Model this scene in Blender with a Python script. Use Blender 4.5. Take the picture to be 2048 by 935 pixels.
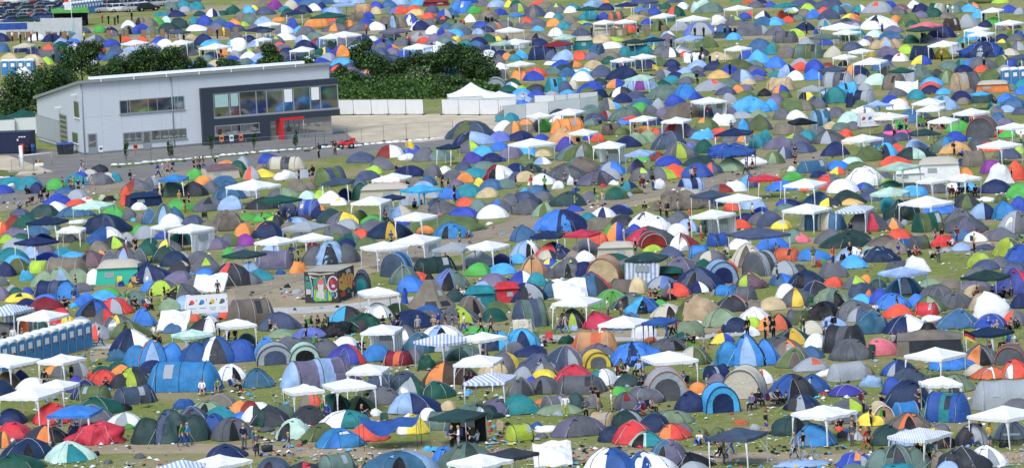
import bpy, math, random
from mathutils import Vector, Matrix, noise
random.seed(7)
R = math.radians
for o in list(bpy.data.objects): bpy.data.objects.remove(o)
scene = bpy.context.scene
COL = scene.collection
# ---------------------------------------------------------------- camera
FPX, CX, CY = 8600.0, 1024.0, 467.5
PITCH, ROLL, HC = 6.86, 2.7, 49.6
cam_d = bpy.data.cameras.new('camera'); cam = bpy.data.objects.new('camera', cam_d); COL.objects.link(cam)
cam_d.sensor_width = 36; cam_d.lens = FPX * 36 / 2048.0
cam_d.clip_start = 1; cam_d.clip_end = 6000
CM = Matrix.Rotation(R(90 - PITCH), 4, 'X') @ Matrix.Rotation(R(-ROLL), 4, 'Z')
cam.matrix_world = Matrix.Translation((0, 0, HC)) @ CM
cam_d.dof.use_dof = True; cam_d.dof.focus_distance = 335; cam_d.dof.aperture_fstop = 2.4
scene.camera = cam
# ---------------------------------------------------------------- sky, sun, exposure
SUN_EL, SUN_AZ = 52, 205          # azimuth measured like the sky texture's rotation
w = bpy.data.worlds.new('World'); scene.world = w; w.use_nodes = True
nt = w.node_tree; sky = nt.nodes.new('ShaderNodeTexSky'); sky.sky_type = 'NISHITA'; sky.sun_disc = False
sky.sun_elevation = R(SUN_EL); sky.sun_rotation = R(SUN_AZ); sky.dust_density = 1.0; sky.air_density = 1.0
bgn = nt.nodes['Background']; nt.links.new(sky.outputs[0], bgn.inputs[0]); bgn.inputs[1].default_value = 0.13
sd = bpy.data.lights.new('sun', 'SUN'); sd.energy = 2.0; sd.angle = R(28); sd.color = (1.0, 0.985, 0.96)
so = bpy.data.objects.new('sun', sd); COL.objects.link(so)
_a = R(SUN_AZ); _e = R(SUN_EL)
_dir = Vector((math.sin(_a) * math.cos(_e), math.cos(_a) * math.cos(_e), math.sin(_e)))
so.rotation_euler = _dir.to_track_quat('Z', 'Y').to_euler()
scene.view_settings.view_transform = 'Standard'; scene.view_settings.look = 'None'
scene.view_settings.exposure = 0.55; scene.view_settings.gamma = 1.0
scene.render.engine = 'CYCLES'
scene.cycles.max_bounces = 5; scene.cycles.diffuse_bounces = 3; scene.cycles.glossy_bounces = 3
scene.cycles.transparent_max_bounces = 8
CR = CM.to_3x3()
def ray(x, y): return CR @ Vector(((x - CX) / FPX, -(y - CY) / FPX, -1.0))
def G(x, y, z=0.0):
    d = ray(x, y); t = (z - HC) / d.z
    return Vector((d.x * t, d.y * t, z))
def depth(p): return -((CR.transposed() @ (p - Vector((0, 0, HC)))).z)
def S(p): return FPX / depth(p)
def proj(p):
    q = CR.transposed() @ (Vector(p) - Vector((0, 0, HC)))
    return (CX + FPX * q.x / -q.z, CY - FPX * q.y / -q.z)
def yaw(p): return -math.atan2(p.x, p.y)
# ---------------------------------------------------------------- materials
PAL = dict(w=(.86,.87,.88), W=(.60,.55,.44), g=(.36,.40,.44), G=(.105,.112,.13), K=(.032,.037,.046), x=(.010,.011,.013), S=(.055,.078,.135),
 B=(.010,.027,.088), b=(.015,.075,.33), a=(.018,.19,.56), c=(.04,.38,.75), s=(.24,.38,.58), d=(.035,.12,.22), T=(.015,.22,.25), z=(.02,.052,.05),
 e=(.009,.075,.05), E=(.08,.32,.05), f=(.20,.27,.16), l=(.36,.50,.03), k=(.095,.13,.045), y=(.72,.50,.03), o=(.66,.16,.035), O=(.60,.32,.12),
 r=(.60,.018,.03), R=(.20,.012,.022), p=(.13,.12,.19), v=(.10,.16,.42), V=(.17,.03,.22), m=(.42,.60,.50), q=(.105,.165,.14), t=(.46,.34,.20),
 n=(.165,.138,.11), N=(.055,.032,.022), P=(.62,.13,.20), M=(.15,.09,.11), I=(.035,.05,.27))
WORD = dict(w='white', W='cream', g='pale grey', G='grey', K='charcoal', x='black', S='slate blue', B='navy', b='royal blue', a='bright blue', c='sky blue',
 s='light blue', d='steel blue', T='teal', z='dark slate green', e='dark green', E='grass green', f='sage green', l='lime green', k='olive', y='yellow', o='orange',
 O='apricot', r='red', R='dark red', p='grey purple', v='periwinkle blue', V='purple', m='mint', q='grey green', t='tan', n='taupe', N='dark brown', P='pink', M='plum brown', I='indigo')
MATS = {}
def newmat(name):
    m = bpy.data.materials.new(name); m.use_nodes = True; n = m.node_tree.nodes; n.clear()
    out = n.new('ShaderNodeOutputMaterial'); p = n.new('ShaderNodeBsdfPrincipled')
    m.node_tree.links.new(p.outputs[0], out.inputs[0]); return m, n, m.node_tree.links, p, out
def fabric(c):
    key = 'fabric_' + c
    if key in MATS: return MATS[key]
    m, n, L, p, out = newmat('nylon_' + WORD.get(c, 'striped').replace(' ', '_') if c in WORD else 'striped_cloth_' + c)
    tc = n.new('ShaderNodeTexCoord'); geo = n.new('ShaderNodeNewGeometry')
    oi = n.new('ShaderNodeObjectInfo')
    if c in PAL: base = n.new('ShaderNodeRGB'); base.outputs[0].default_value = (*PAL[c], 1); bo = base.outputs[0]
    else:
        st = {'i': ((.78,.80,.83), (.30,.42,.66), 16.0), 'j': ((.80,.81,.82), (.52,.58,.68), 30.0)}[c]
        sx = n.new('ShaderNodeSeparateXYZ'); L.new(tc.outputs['Object'], sx.inputs[0])
        add = n.new('ShaderNodeMath'); add.operation = 'ADD'; L.new(sx.outputs[0], add.inputs[0]); L.new(sx.outputs[1], add.inputs[1])
        mu = n.new('ShaderNodeMath'); mu.operation = 'MULTIPLY'; L.new(add.outputs[0], mu.inputs[0]); mu.inputs[1].default_value = st[2]
        si = n.new('ShaderNodeMath'); si.operation = 'SINE'; L.new(mu.outputs[0], si.inputs[0])
        gt = n.new('ShaderNodeMath'); gt.operation = 'GREATER_THAN'; L.new(si.outputs[0], gt.inputs[0]); gt.inputs[1].default_value = 0.1
        mx = n.new('ShaderNodeMix'); mx.data_type = 'RGBA'; L.new(gt.outputs[0], mx.inputs[0]); mx.inputs[6].default_value = (*st[0], 1); mx.inputs[7].default_value = (*st[1], 1)
        bo = mx.outputs[2]
    hs = n.new('ShaderNodeHueSaturation'); hs.inputs['Saturation'].default_value = .95; L.new(bo, hs.inputs['Color'])
    # per tent hue and value drift, plus faded patches
    mr = n.new('ShaderNodeMapRange'); L.new(oi.outputs['Random'], mr.inputs[0]); mr.inputs[3].default_value = 0.485; mr.inputs[4].default_value = 0.515
    L.new(mr.outputs[0], hs.inputs['Hue'])
    no = n.new('ShaderNodeTexNoise'); L.new(geo.outputs['Position'], no.inputs['Vector']); no.inputs['Scale'].default_value = 0.9; no.inputs['Detail'].default_value = 5
    m1 = n.new('ShaderNodeMapRange'); L.new(no.outputs[0], m1.inputs[0]); m1.inputs[1].default_value = .3; m1.inputs[2].default_value = .7
    lo, hi = (.93, 1.03) if c in 'wWgij' else (.78, 1.28)
    m1.inputs[3].default_value = lo; m1.inputs[4].default_value = hi
    m2 = n.new('ShaderNodeMapRange'); L.new(oi.outputs['Random'], m2.inputs[0]); m2.inputs[3].default_value = lo + .02; m2.inputs[4].default_value = hi - .04
    mm = n.new('ShaderNodeMath'); mm.operation = 'MULTIPLY'; L.new(m1.outputs[0], mm.inputs[0]); L.new(m2.outputs[0], mm.inputs[1]); L.new(mm.outputs[0], hs.inputs['Value'])
    L.new(hs.outputs[0], p.inputs['Base Color'])
    p.inputs['Roughness'].default_value = .55; p.inputs['Specular IOR Level'].default_value = .22
    n2 = n.new('ShaderNodeTexNoise'); L.new(geo.outputs['Position'], n2.inputs['Vector']); n2.inputs['Scale'].default_value = 1.7; n2.inputs['Detail'].default_value = 3; n2.inputs['Distortion'].default_value = 1.2
    bu = n.new('ShaderNodeBump'); bu.inputs['Strength'].default_value = .6; bu.inputs['Distance'].default_value = .12; L.new(n2.outputs[0], bu.inputs['Height']); L.new(bu.outputs[0], p.inputs['Normal'])
    tr = n.new('ShaderNodeBsdfTranslucent'); L.new(hs.outputs[0], tr.inputs[0]); ms = n.new('ShaderNodeMixShader'); ms.inputs[0].default_value = .03 if c == 'x' else .10
    L.new(p.outputs[0], ms.inputs[1]); L.new(tr.outputs[0], ms.inputs[2]); L.new(ms.outputs[0], out.inputs[0])
    MATS[key] = m; return m
def plain(name, col, rough=.6, metal=0, var=.12, scale=3.0, bump=0.0, spec=.5):
    if name in MATS: return MATS[name]
    m, n, L, p, out = newmat(name)
    no = n.new('ShaderNodeTexNoise'); g = n.new('ShaderNodeNewGeometry'); L.new(g.outputs['Position'], no.inputs['Vector'])
    no.inputs['Scale'].default_value = scale; no.inputs['Detail'].default_value = 6
    mx = n.new('ShaderNodeMix'); mx.data_type = 'RGBA'; L.new(no.outputs[0], mx.inputs[0])
    mx.inputs[6].default_value = (*[c * (1 - var) for c in col], 1); mx.inputs[7].default_value = (*[min(1, c * (1 + var)) for c in col], 1)
    L.new(mx.outputs[2], p.inputs['Base Color']); p.inputs['Roughness'].default_value = rough; p.inputs['Metallic'].default_value = metal
    p.inputs['Specular IOR Level'].default_value = spec
    if bump:
        b = n.new('ShaderNodeBump'); b.inputs['Strength'].default_value = bump; b.inputs['Distance'].default_value = .05; L.new(no.outputs[0], b.inputs['Height']); L.new(b.outputs[0], p.inputs['Normal'])
    MATS[name] = m; return m
def M(code):
    """material of a face code: palette letter or a named plain material"""
    if len(code) == 1: return fabric(code)
    return MATS[code]
plain('pole_dark', (.03,.03,.035), .5); plain('pole_grey', (.35,.36,.38), .4); plain('pole_white', (.78,.79,.80), .4, var=.04)
plain('skin', (.52,.30,.21), .55, var=.06); plain('skin_dark', (.10,.05,.03), .6)
plain('hair_dark', (.018,.012,.009), .6); plain('hair_blond', (.42,.28,.12), .6); plain('hair_brown', (.08,.042,.022), .6); plain('shoe', (.03,.028,.027), .6)
plain('window_film', (.30,.34,.37), .15, var=.2); plain('mud_flap', (.03,.032,.035), .8)
plain('glass_dark', (.018,.026,.028), .05, var=.3, spec=1.0)
_p = [q for q in MATS['glass_dark'].node_tree.nodes if q.type == 'BSDF_PRINCIPLED'][0]; _p.inputs['IOR'].default_value = 2.6; plain('car_glass', (.012,.016,.020), .12, var=.2); plain('rubber', (.015,.015,.016), .8); plain('chrome', (.5,.5,.52), .25, 1)
# ---------------------------------------------------------------- meshes
class Part:
    def __init__(s, name, V, F, mats, fm=None, smooth=True, subs=None, label=None):
        s.name, s.V, s.F, s.mats, s.fm, s.smooth, s.subs, s.label = name, V, F, mats, fm, smooth, subs or [], label
def mesh_of(name, V, F, mats, fm=None, smooth=True):
    me = bpy.data.meshes.new(name); me.from_pydata([tuple(v) for v in V], [], F)
    for c in mats: me.materials.append(M(c) if isinstance(c, str) else c)
    if fm: me.polygons.foreach_set('material_index', fm)
    if smooth: me.polygons.foreach_set('use_smooth', [True] * len(F))
    me.update(); return me
def link(name, data, parent=None):
    o = bpy.data.objects.new(name, data); COL.objects.link(o)
    if parent: o.parent = parent
    return o
def put_part(p, parent):
    o = link(p.name, mesh_of(p.name, p.V, p.F, p.mats, p.fm, p.smooth), parent)
    if p.label: o['label'] = p.label
    for q in p.subs: put_part(q, o)
    return o
def thing(name, parts, loc, rz=0.0, cat=None, label=None, group=None, sc=1.0):
    if len(parts) == 1 and not parts[0].subs:
        p = parts[0]; o = link(name, mesh_of(name, p.V, p.F, p.mats, p.fm, p.smooth))
    else:
        o = link(name, None); o.empty_display_size = .3
        for p in parts: put_part(p, o)
    o.location = loc; o.rotation_euler = (0, 0, rz); o.scale = (sc, sc, sc)
    if cat: o['category'] = cat
    if label: o['label'] = label
    if group: o['group'] = group
    return o
def structure(name, V, F, mats, fm=None, smooth=False):
    o = link(name, mesh_of(name, V, F, mats, fm, smooth)); o['kind'] = 'structure'; return o
def box(cx, cy, z0, sx, sy, sz, a=0.0):
    c, s = math.cos(a), math.sin(a); V = []
    for z in (z0, z0 + sz):
        for x, y in ((-1,-1),(1,-1),(1,1),(-1,1)):
            X, Y = x * sx / 2, y * sy / 2; V.append((cx + X * c - Y * s, cy + X * s + Y * c, z))
    return V, [(3,2,1,0),(4,5,6,7),(0,1,5,4),(1,2,6,5),(2,3,7,6),(3,0,4,7)]
def tube(pts, r, n=4, r2=None, closed_caps=True):
    pts = [Vector(p) for p in pts]; V = []; F = []; m = len(pts)
    for i, p in enumerate(pts):
        d = (pts[min(i + 1, m - 1)] - pts[max(i - 1, 0)]).normalized()
        u = d.cross(Vector((0, 0, 1)))
        if u.length < .05: u = d.cross(Vector((0, 1, 0)))
        u.normalize(); v = d.cross(u); rr = r if r2 is None else r + (r2 - r) * i / (m - 1)
        for k in range(n):
            a = 2 * math.pi * (k + .5) / n; V.append(p + u * math.cos(a) * rr + v * math.sin(a) * rr)
    for i in range(m - 1):
        for k in range(n): F.append((i*n+k, i*n+(k+1)%n, (i+1)*n+(k+1)%n, (i+1)*n+k))
    if closed_caps: F.append(tuple(range(n))[::-1]); F.append(tuple((m-1)*n+k for k in range(n)))
    return V, F
def join(*vf):
    V = []; F = []
    for v, f in vf:
        b = len(V); V += list(v); F += [tuple(i + b for i in q) for q in f]
    return V, F
def lathe(profile, n=12):
    V = []; F = []
    for r, z in profile:
        for k in range(n):
            a = 2 * math.pi * k / n; V.append((r * math.cos(a), r * math.sin(a), z))
    for i in range(len(profile) - 1):
        for k in range(n): F.append((i*n+k, i*n+(k+1)%n, (i+1)*n+(k+1)%n, (i+1)*n+k))
    F.append(tuple(range(n))[::-1]); F.append(tuple((len(profile)-1)*n+k for k in range(n)))
    return V, F
# ---------------------------------------------------------------- tent builders (local frame: x right, -y to the path side)
def parse(c):
    """'r' / 'a/b' halves / 'a+b' band / 'a.b' door (with '+c' trim) -> main, second, mode, door, roofcode"""
    d = dict(main=c[0], half=None, band=None, door=None, roof=None); i = 1
    while i < len(c):
        if c[i] in '/+.': d[{'/': 'half', '+': 'band', '.': 'door'}[c[i]]] = c[i+1]; i += 2
        else: d['roof'] = c[i]; i += 1
    return d
def dome_surface(w, dp, h, rnd, sag=.10, pr=1.2, pz=.95):
    n = 2.5; ap = rnd.choice((0.15, math.pi - .15, -math.pi / 2, -.8, -2.3, .5)) + rnd.uniform(-.3, .3); ps = rnd.uniform(.15, .5) if rnd.random() < .6 else 0.0
    k_ = 1 + ps * .42 * abs(math.cos(ap)); a, b = w / 2 / k_, dp / 2
    def P(az, t, off=0.0):
        c, s = math.cos(az), math.sin(az); q = max(0.0, math.cos(az - ap)) ** 2 * ps
        r = (abs(c / a) ** n + abs(s / b) ** n) ** (-1 / n) * (1 + q)
        cr = math.cos(t * math.pi / 2) ** (pr + 1.3 * q) if t < .999 else 0.0
        sg = 1 - sag * abs(math.sin(2 * (az - math.pi / 4))) ** .8 * math.sin(min(1, t * 1.15) * math.pi) ** 1.0
        rr = r * cr * sg + off
        return Vector((rr * c - ps * .10 * w * math.cos(ap), rr * s, h * math.sin(t * math.pi / 2) ** pz * (1 - .05 * (1 - sg)) + off * t + .04))
    return P
LETTER = [False]
def dome(w, h, c, rnd, lod, dp=None):
    dp = dp or min(w * rnd.uniform(.78, .98), max(w * .6, 2.6)); cc = parse(c)
    na, nt_ = (32, 9) if lod == 2 else ((24, 6) if lod == 1 else (16, 5))
    peaked = rnd.random() < .35
    P = dome_surface(w, dp, h, rnd, rnd.uniform(.09, .20), rnd.uniform(1.4, 1.75) if peaked else rnd.uniform(.98, 1.38), rnd.uniform(.88, 1.02))
    # wrinkles and sag, so no two flysheets are the same
    sx, sy = rnd.uniform(-50, 50), rnd.uniform(-50, 50); am = (rnd.uniform(.02, .06) if rnd.random() < .8 else rnd.uniform(.10, .20)) * (w / 2.5)
    lean = rnd.uniform(-.08, .08) * h; lean2 = rnd.uniform(-.06, .06) * h
    def Q(az, t, off=0.0):
        p = P(az, t, off); k = noise.noise(Vector((p.x * 1.7 + sx, p.y * 1.7 + sy, p.z * 1.7)))
        f = 1 + am * k * (1 if t < .95 else .3)
        return Vector((p.x * f + lean * (p.z / h) ** 2, p.y * f + lean2 * (p.z / h) ** 2, p.z * (1 + am * k * .6)))
    V = []; F = []; fm = []
    ts = [i / nt_ for i in range(nt_)]
    q4 = na // 4; mats = [cc['main']]
    sec = cc['half'] or cc['band']
    if sec: mats.append(sec)
    wq = rnd.choice((2, 2, 2, 3, 1)); w0 = rnd.choice((0, 0, q4 // 4, q4 // 2)); w1 = w0 + rnd.choice((q4 // 2, q4 // 2, q4)); band_low = rnd.random() < .3
    def pick(sct, k, t):
        if cc['half']: return 1 if math.cos(math.pi / 4 + math.pi / 2 * (sct + (k + .5) / q4)) > 0 else 0
        if cc['band']: return 1 if sct == wq and w0 <= k < w1 and not (band_low and t < .3) else 0
        return 0
    for sct in range(4):            # four panels meeting in a crease over the poles
        b0 = len(V); m4 = q4 + 1
        for t in ts:
            for k in range(m4): V.append(Q(math.pi / 4 + math.pi / 2 * (sct + k / q4), t))
        top = len(V); V.append(Q(math.pi / 4 + math.pi / 2 * (sct + .5), 1.0))
        for i in range(nt_):
            for k in range(q4):
                if i < nt_ - 1: f = (b0+i*m4+k, b0+i*m4+k+1, b0+(i+1)*m4+k+1, b0+(i+1)*m4+k)
                else: f = (b0+i*m4+k, b0+i*m4+k+1, top)
                F.append(f); fm.append(pick(sct, k, i / nt_))
    parts = [Part('flysheet', V, F, mats, fm)]
    if lod >= 1:
        # groundsheet tub showing under the fly
        gv = [(P(2*math.pi*k/na, 0).x * .985, P(2*math.pi*k/na, 0).y * .985, z) for z in (0.0, .10) for k in range(na)]
        gf = [(k, (k+1) % na, na + (k+1) % na, na + k) for k in range(na)]
        parts.append(Part('groundsheet', gv, gf, ['mud_flap']))
        pc = rnd.choice(['pole_dark', 'pole_dark', 'pole_grey', cc['main'], 'K']) if cc['main'] not in 'xKB' else rnd.choice(['pole_grey', 'pole_dark', 'S'])
        if lod == 2 or rnd.random() < .5:
            for a0 in (math.pi/4, 3*math.pi/4):
                pts = [Q(a0, t, .012) for t in (0, .2, .4, .6, .8)] + [Q(a0, 1.0) + Vector((0, 0, .02))] + [Q(a0 + math.pi, t, .012) for t in (.8, .6, .4, .2, 0)]
                v, f = tube(pts, .022 if lod == 2 else .024, 4); parts.append(Part('pole_sleeve', v, f, [pc]))
    if cc['door'] or (lod == 2 and rnd.random() < .6):
        az0 = -math.pi/2 + rnd.uniform(-.5, .5) * (0.3 if cc['door'] else 1); hw = .42 if cc['door'] else rnd.uniform(.24, .36); tm = .74 if cc['door'] else .62
        dv = []; df = []; nu, nv = 7, 6
        for j in range(nv + 1):
            for i in range(nu):
                t = tm * j / nv; sh = math.sqrt(max(0.0, 1 - (j / nv) ** 2.4)); a_ = az0 + hw * sh * (2 * i / (nu - 1) - 1)
                dv.append(Q(a_, t, .02))
        for j in range(nv):
            for i in range(nu - 1): df.append((j*nu+i, j*nu+i+1, (j+1)*nu+i+1, (j+1)*nu+i))
        dc = cc['door'] or rnd.choice([cc['main'], cc['main'], 'x', 'x', 'mud_flap', 'window_film', sec or cc['main']])  # black picks paint in the dark inside of an open door
        subs = []
        if lod == 2:
            rim = [Q(az0 + hw * math.sqrt(max(0, 1 - (j/nv)**2.4)), tm*j/nv, .028) for j in range(nv+1)] + [Q(az0 - hw * math.sqrt(max(0, 1 - (j/nv)**2.4)), tm*j/nv, .028) for j in range(nv-1, -1, -1)]
            v, f = tube(rim, .013, 4); subs.append(Part('zip', v, f, [rnd.choice(['pole_grey', 'pole_dark', 'l' if sec == 'l' else 'pole_dark'])]))
        parts.append(Part('door', dv, df, [dc], subs=subs))
    if LETTER[0]:
        for k in range(6):
            a0 = -math.pi/2 - .10 + k * .115 + (.05 if k > 1 else 0); a1 = a0 + .085
            parts.append(Part('lettering', [Q(a0, .50, .035), Q(a1, .50, .035), Q(a1, .62, .035), Q(a0, .62, .035)], [(0,1,2,3)], ['w'], smooth=False))
    if lod == 2 and rnd.random() < .7:   # hooded vent near the top
        az0 = rnd.choice((-math.pi/2, -math.pi/2 + .7, -math.pi/2 - .7)); t0 = rnd.uniform(.55, .72); bp = Q(az0, t0, .0); hp = Q(az0, t0 + .14, .01)
        sd_ = Vector((-math.sin(az0), math.cos(az0), 0)) * .22; out = Vector((math.cos(az0), math.sin(az0), .25)) * .14
        parts.append(Part('vent', [bp - sd_, bp + sd_, hp, bp + out + Vector((0, 0, .05))], [(0, 3, 2), (3, 1, 2), (0, 1, 3)], [sec or cc['main']], smooth=False))
    if lod == 2 and rnd.random() < .6:
        for a0 in (-math.pi/4, -3*math.pi/4):
            p0 = Q(a0, .35, .02); d = Vector((p0.x, p0.y, 0)).normalized(); p1 = Vector((p0.x, p0.y, 0)) + d * rnd.uniform(.7, 1.1)
            v, f = tube([p0, p1], .008, 3); parts.append(Part('guy_line', v, f, ['pole_white']))
    return parts, dp
def tunnel(w, h, c, rnd, lod, dp=None, arch=False):
    """barrel along local x; arch=True: barrel along y with an open arched front towards -y"""
    cc = parse(c); L = w; D = dp or max(1.9, h * 1.35)
    nx, na = (18, 12) if lod == 2 else (11, 8)
    hoops = 3 if L > 4 else 2
    def prof(u):                      # u -1..1 along the barrel
        e = abs(u)
        env = 1.0 if e < .62 else max(0.0, 1 - ((e - .62) / .38) ** 1.7)
        if arch and u < 0: env = 1.0 if u > -.93 else .97
        ph = (u + .62) / 1.24 * (hoops - 1) if hoops > 1 else 0
        s_ = .055 * abs(math.sin(math.pi * ph)) if e < .62 else 0
        return env * (1 - s_)
    us = [-1 + 2 * i / nx for i in range(nx + 1)]
    sx = rnd.uniform(0, 90)
    def Pp(u, a, off=0.0):
        f = prof(u); fh = f ** .8; fw = .35 + .65 * f if not (arch and u < 0) else f
        k = 1 + .03 * noise.noise(Vector((u * 3 + sx, a * 1.3, sx)))
        x = L / 2 * u; y = -(D / 2 * fw * k + off) * math.cos(a); z = (h * fh * k + off) * math.sin(a) ** .85 if 0 < a < math.pi else 0
        if z < .02 and 0 < a < math.pi: z = .02
        if arch: return Vector((y, x, z + .03))
        return Vector((x, y, z + .03))
    V = [Pp(u, math.pi * j / na) for u in us for j in range(na + 1)]; F = []; fm = []
    mats = [cc['main']]; sec = cc['half'] or cc['band']
    if sec: mats.append(sec)
    for i in range(nx):
        um = (us[i] + us[i+1]) / 2
        for j in range(na):
            F.append((i*(na+1)+j, i*(na+1)+j+1, (i+1)*(na+1)+j+1, (i+1)*(na+1)+j))
            k = 0
            if cc['half'] and not arch: k = 1 if um > 0 else 0
            elif cc['half']: k = 1 if um < 0 else 0
            elif cc['band'] and not arch: k = 1 if (-.15 < um < .35 or um < -.62) else 0
            fm.append(k)
    parts = [Part('flysheet', V, F, mats, fm)]
    hc = (cc['band'] if arch and cc['band'] else None) or rnd.choice(['pole_dark', 'pole_dark', 'K', 'pole_grey', 'B'])
    if lod >= 1:
        for q in range(hoops):
            u = -.62 + 1.24 * q / (hoops - 1)
            if arch and q == 0: u = -.97
            pts = [Pp(u, math.pi * j / na, .012) for j in range(na + 1)]; v, f = tube(pts, 0.04 if (arch and q == 0) else .026, 4); parts.append(Part('hoop', v, f, [hc]))
    if arch:
        # front wall recessed in the arch, with a door panel standing slightly proud
        pts = [Pp(-.93, math.pi * j / na, -.03) for j in range(na + 1)]
        V2 = [Vector((0, pts[0].y - .02, .03))] + pts; F2 = [(0, j + 1, j + 2) for j in range(na)]
        parts.append(Part('front_wall', V2, F2, [cc['half'] or cc['main']], smooth=False))
        if cc['door']:
            hw, hh = D * .30, h * .74; y0 = pts[0].y - .03; m_ = 8
            Vd = [(-hw, y0, .05), (hw, y0, .05)] + [(hw * math.cos(math.pi * i / m_) , y0, hh * .45 + hh * .55 * math.sin(math.pi * i / m_)) for i in range(m_ + 1)]
            parts.append(Part('door', Vd, [tuple(range(len(Vd)))], [cc['door']], smooth=False))
    elif lod >= 1:
        dcol = cc['door'] or rnd.choice(['window_film', None, cc['main'], 'K'])
        if dcol:
            q = rnd.choice((-.42, .1, .3)); wv = []; wf = []
            for i in range(4):
                for j in range(4): wv.append(Pp(q + .24 * i / 3, math.pi * (.14 + .24 * j / 3), .02))
            for i in range(3):
                for j in range(3): wf.append((i*4+j, (i+1)*4+j, (i+1)*4+j+1, i*4+j+1))
            parts.append(Part('window' if dcol != cc['door'] else 'door', wv, wf, [dcol]))
        if lod == 2:
            for u in (-.62, .62):
                for a in (math.pi * .25, math.pi * .75):
                    p0 = Pp(u, a, .02); p1 = Vector((p0.x * 1.15, p0.y + (-.9 if p0.y < 0 else .9), 0)); v, f = tube([p0, p1], .008, 3); parts.append(Part('guy_line', v, f, ['pole_white']))
    return parts, (L if arch else D)
def xf(parts, dx=0, dy=0, a=0.0, sx=1.0, name=None):
    c, s = math.cos(a), math.sin(a)
    for p in parts:
        p.V = [Vector((dx + v[0] * c - v[1] * s, dy + v[0] * s + v[1] * c, v[2])) for v in p.V]
        if name and p.name == 'flysheet': p.name = name
        xf(p.subs, dx, dy, a)
    return parts
def family(w, h, c, rnd, lod):
    """big family tent: tall centre dome and two lower sleeping wings"""
    cc = parse(c); sec = cc['half'] or cc['band'] or cc['main']; d = min(4.2, w * .5)
    P, _ = dome(w * .56, h, cc['main'] + ('+' + sec if not cc['half'] else '') + '.' + (cc['door'] or rnd.choice(['K', cc['main'], 's'])), rnd, lod, d)
    out = list(P)
    for sgn in (-1, 1):
        wing, _ = dome(w * .46, h * .80, cc['half'] or cc['main'], rnd, 1, d * .86)
        xf(wing, sgn * w * .27, 0)
        wing[0].name = 'sleeping_wing'; wing[0].subs = [p for p in wing[1:] if p.name in ('groundsheet', 'pole_sleeve')]
        out.append(wing[0])
    # awning door with clear window on the front
    return out, d
def teepee(w, h, c, rnd, lod):
    n = 8; cc = parse(c); V = []; F = []; fm = []
    rings = [(1.0, 0.03), (.74, .22), (.45, .5), (.2, .78), (.085, .9), (.02, 1.0)]
    for r, z in rings:
        for k in range(n):
            a = 2*math.pi*(k+.5)/n; V.append((w/2*r*math.cos(a), w/2*.92*r*math.sin(a), h*z))
    for i in range(len(rings)-1):
        for k in range(n): F.append((i*n+k, i*n+(k+1)%n, (i+1)*n+(k+1)%n, (i+1)*n+k)); fm.append(0 if i < 3 else 1)
    parts = [Part('flysheet', V, F, [cc['main'], 'x'], fm, smooth=False)]
    def patch(k, r0, r1, fx0, fx1, off, col, nm):
        a0 = 2*math.pi*(k+.5)/n; a1 = 2*math.pi*(k+1.5)/n
        def q(fr, fx):
            r = 1 - fr; z = fr * h
            zz = 0
            for (ra, za), (rb, zb) in zip(rings, rings[1:]):
                if za <= fr <= zb: r = ra + (rb-ra)*(fr-za)/(zb-za)
            A = Vector((w/2*r*math.cos(a0), w/2*.92*r*math.sin(a0), z)); B = Vector((w/2*r*math.cos(a1), w/2*.92*r*math.sin(a1), z))
            o = Vector((math.cos((a0+a1)/2), math.sin((a0+a1)/2), .4)) * off
            return A.lerp(B, fx) + o
        parts.append(Part(nm, [q(r0, fx0), q(r0, fx1), q(r1, fx1), q(r1, fx0)], [(0,1,2,3)], [col], smooth=False))
    patch(5, .08, .22, .15, .85, .03, 'K', 'door_flap'); patch(6, .08, .2, .1, .8, .03, 'K', 'door_flap'); patch(6, .34, .48, .25, .75, .03, 'window_film', 'window')
    return parts, w * .9
def heap(w, h, c, rnd, lod):
    """crumpled cloth, bag or collapsed tent"""
    n, m = (16, 6) if lod else (9, 4); V = []; F = []; d = w * rnd.uniform(.5, .8); s0 = rnd.uniform(0, 99)
    for i in range(m):
        t = i / (m - 1)
        for k in range(n):
            a = 2 * math.pi * k / n; q = 1 + .45 * noise.noise(Vector((math.cos(a) * 1.6 + s0, math.sin(a) * 1.6, t * 2.2)))
            r = math.cos(t * math.pi / 2) ** .8 * q; z = h * (math.sin(t * math.pi / 2) ** 1.1) * (1 + .5 * noise.noise(Vector((math.cos(a) * 2 * r, math.sin(a) * 2 * r + s0, t))))
            V.append((w / 2 * r * math.cos(a), d / 2 * r * math.sin(a), max(0.01, z)))
    F = [(i*n+k, i*n+(k+1)%n, (i+1)*n+(k+1)%n, (i+1)*n+k) for i in range(m-1) for k in range(n)]
    return [Part('cloth', V, F, [c[0]])], d
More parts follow.
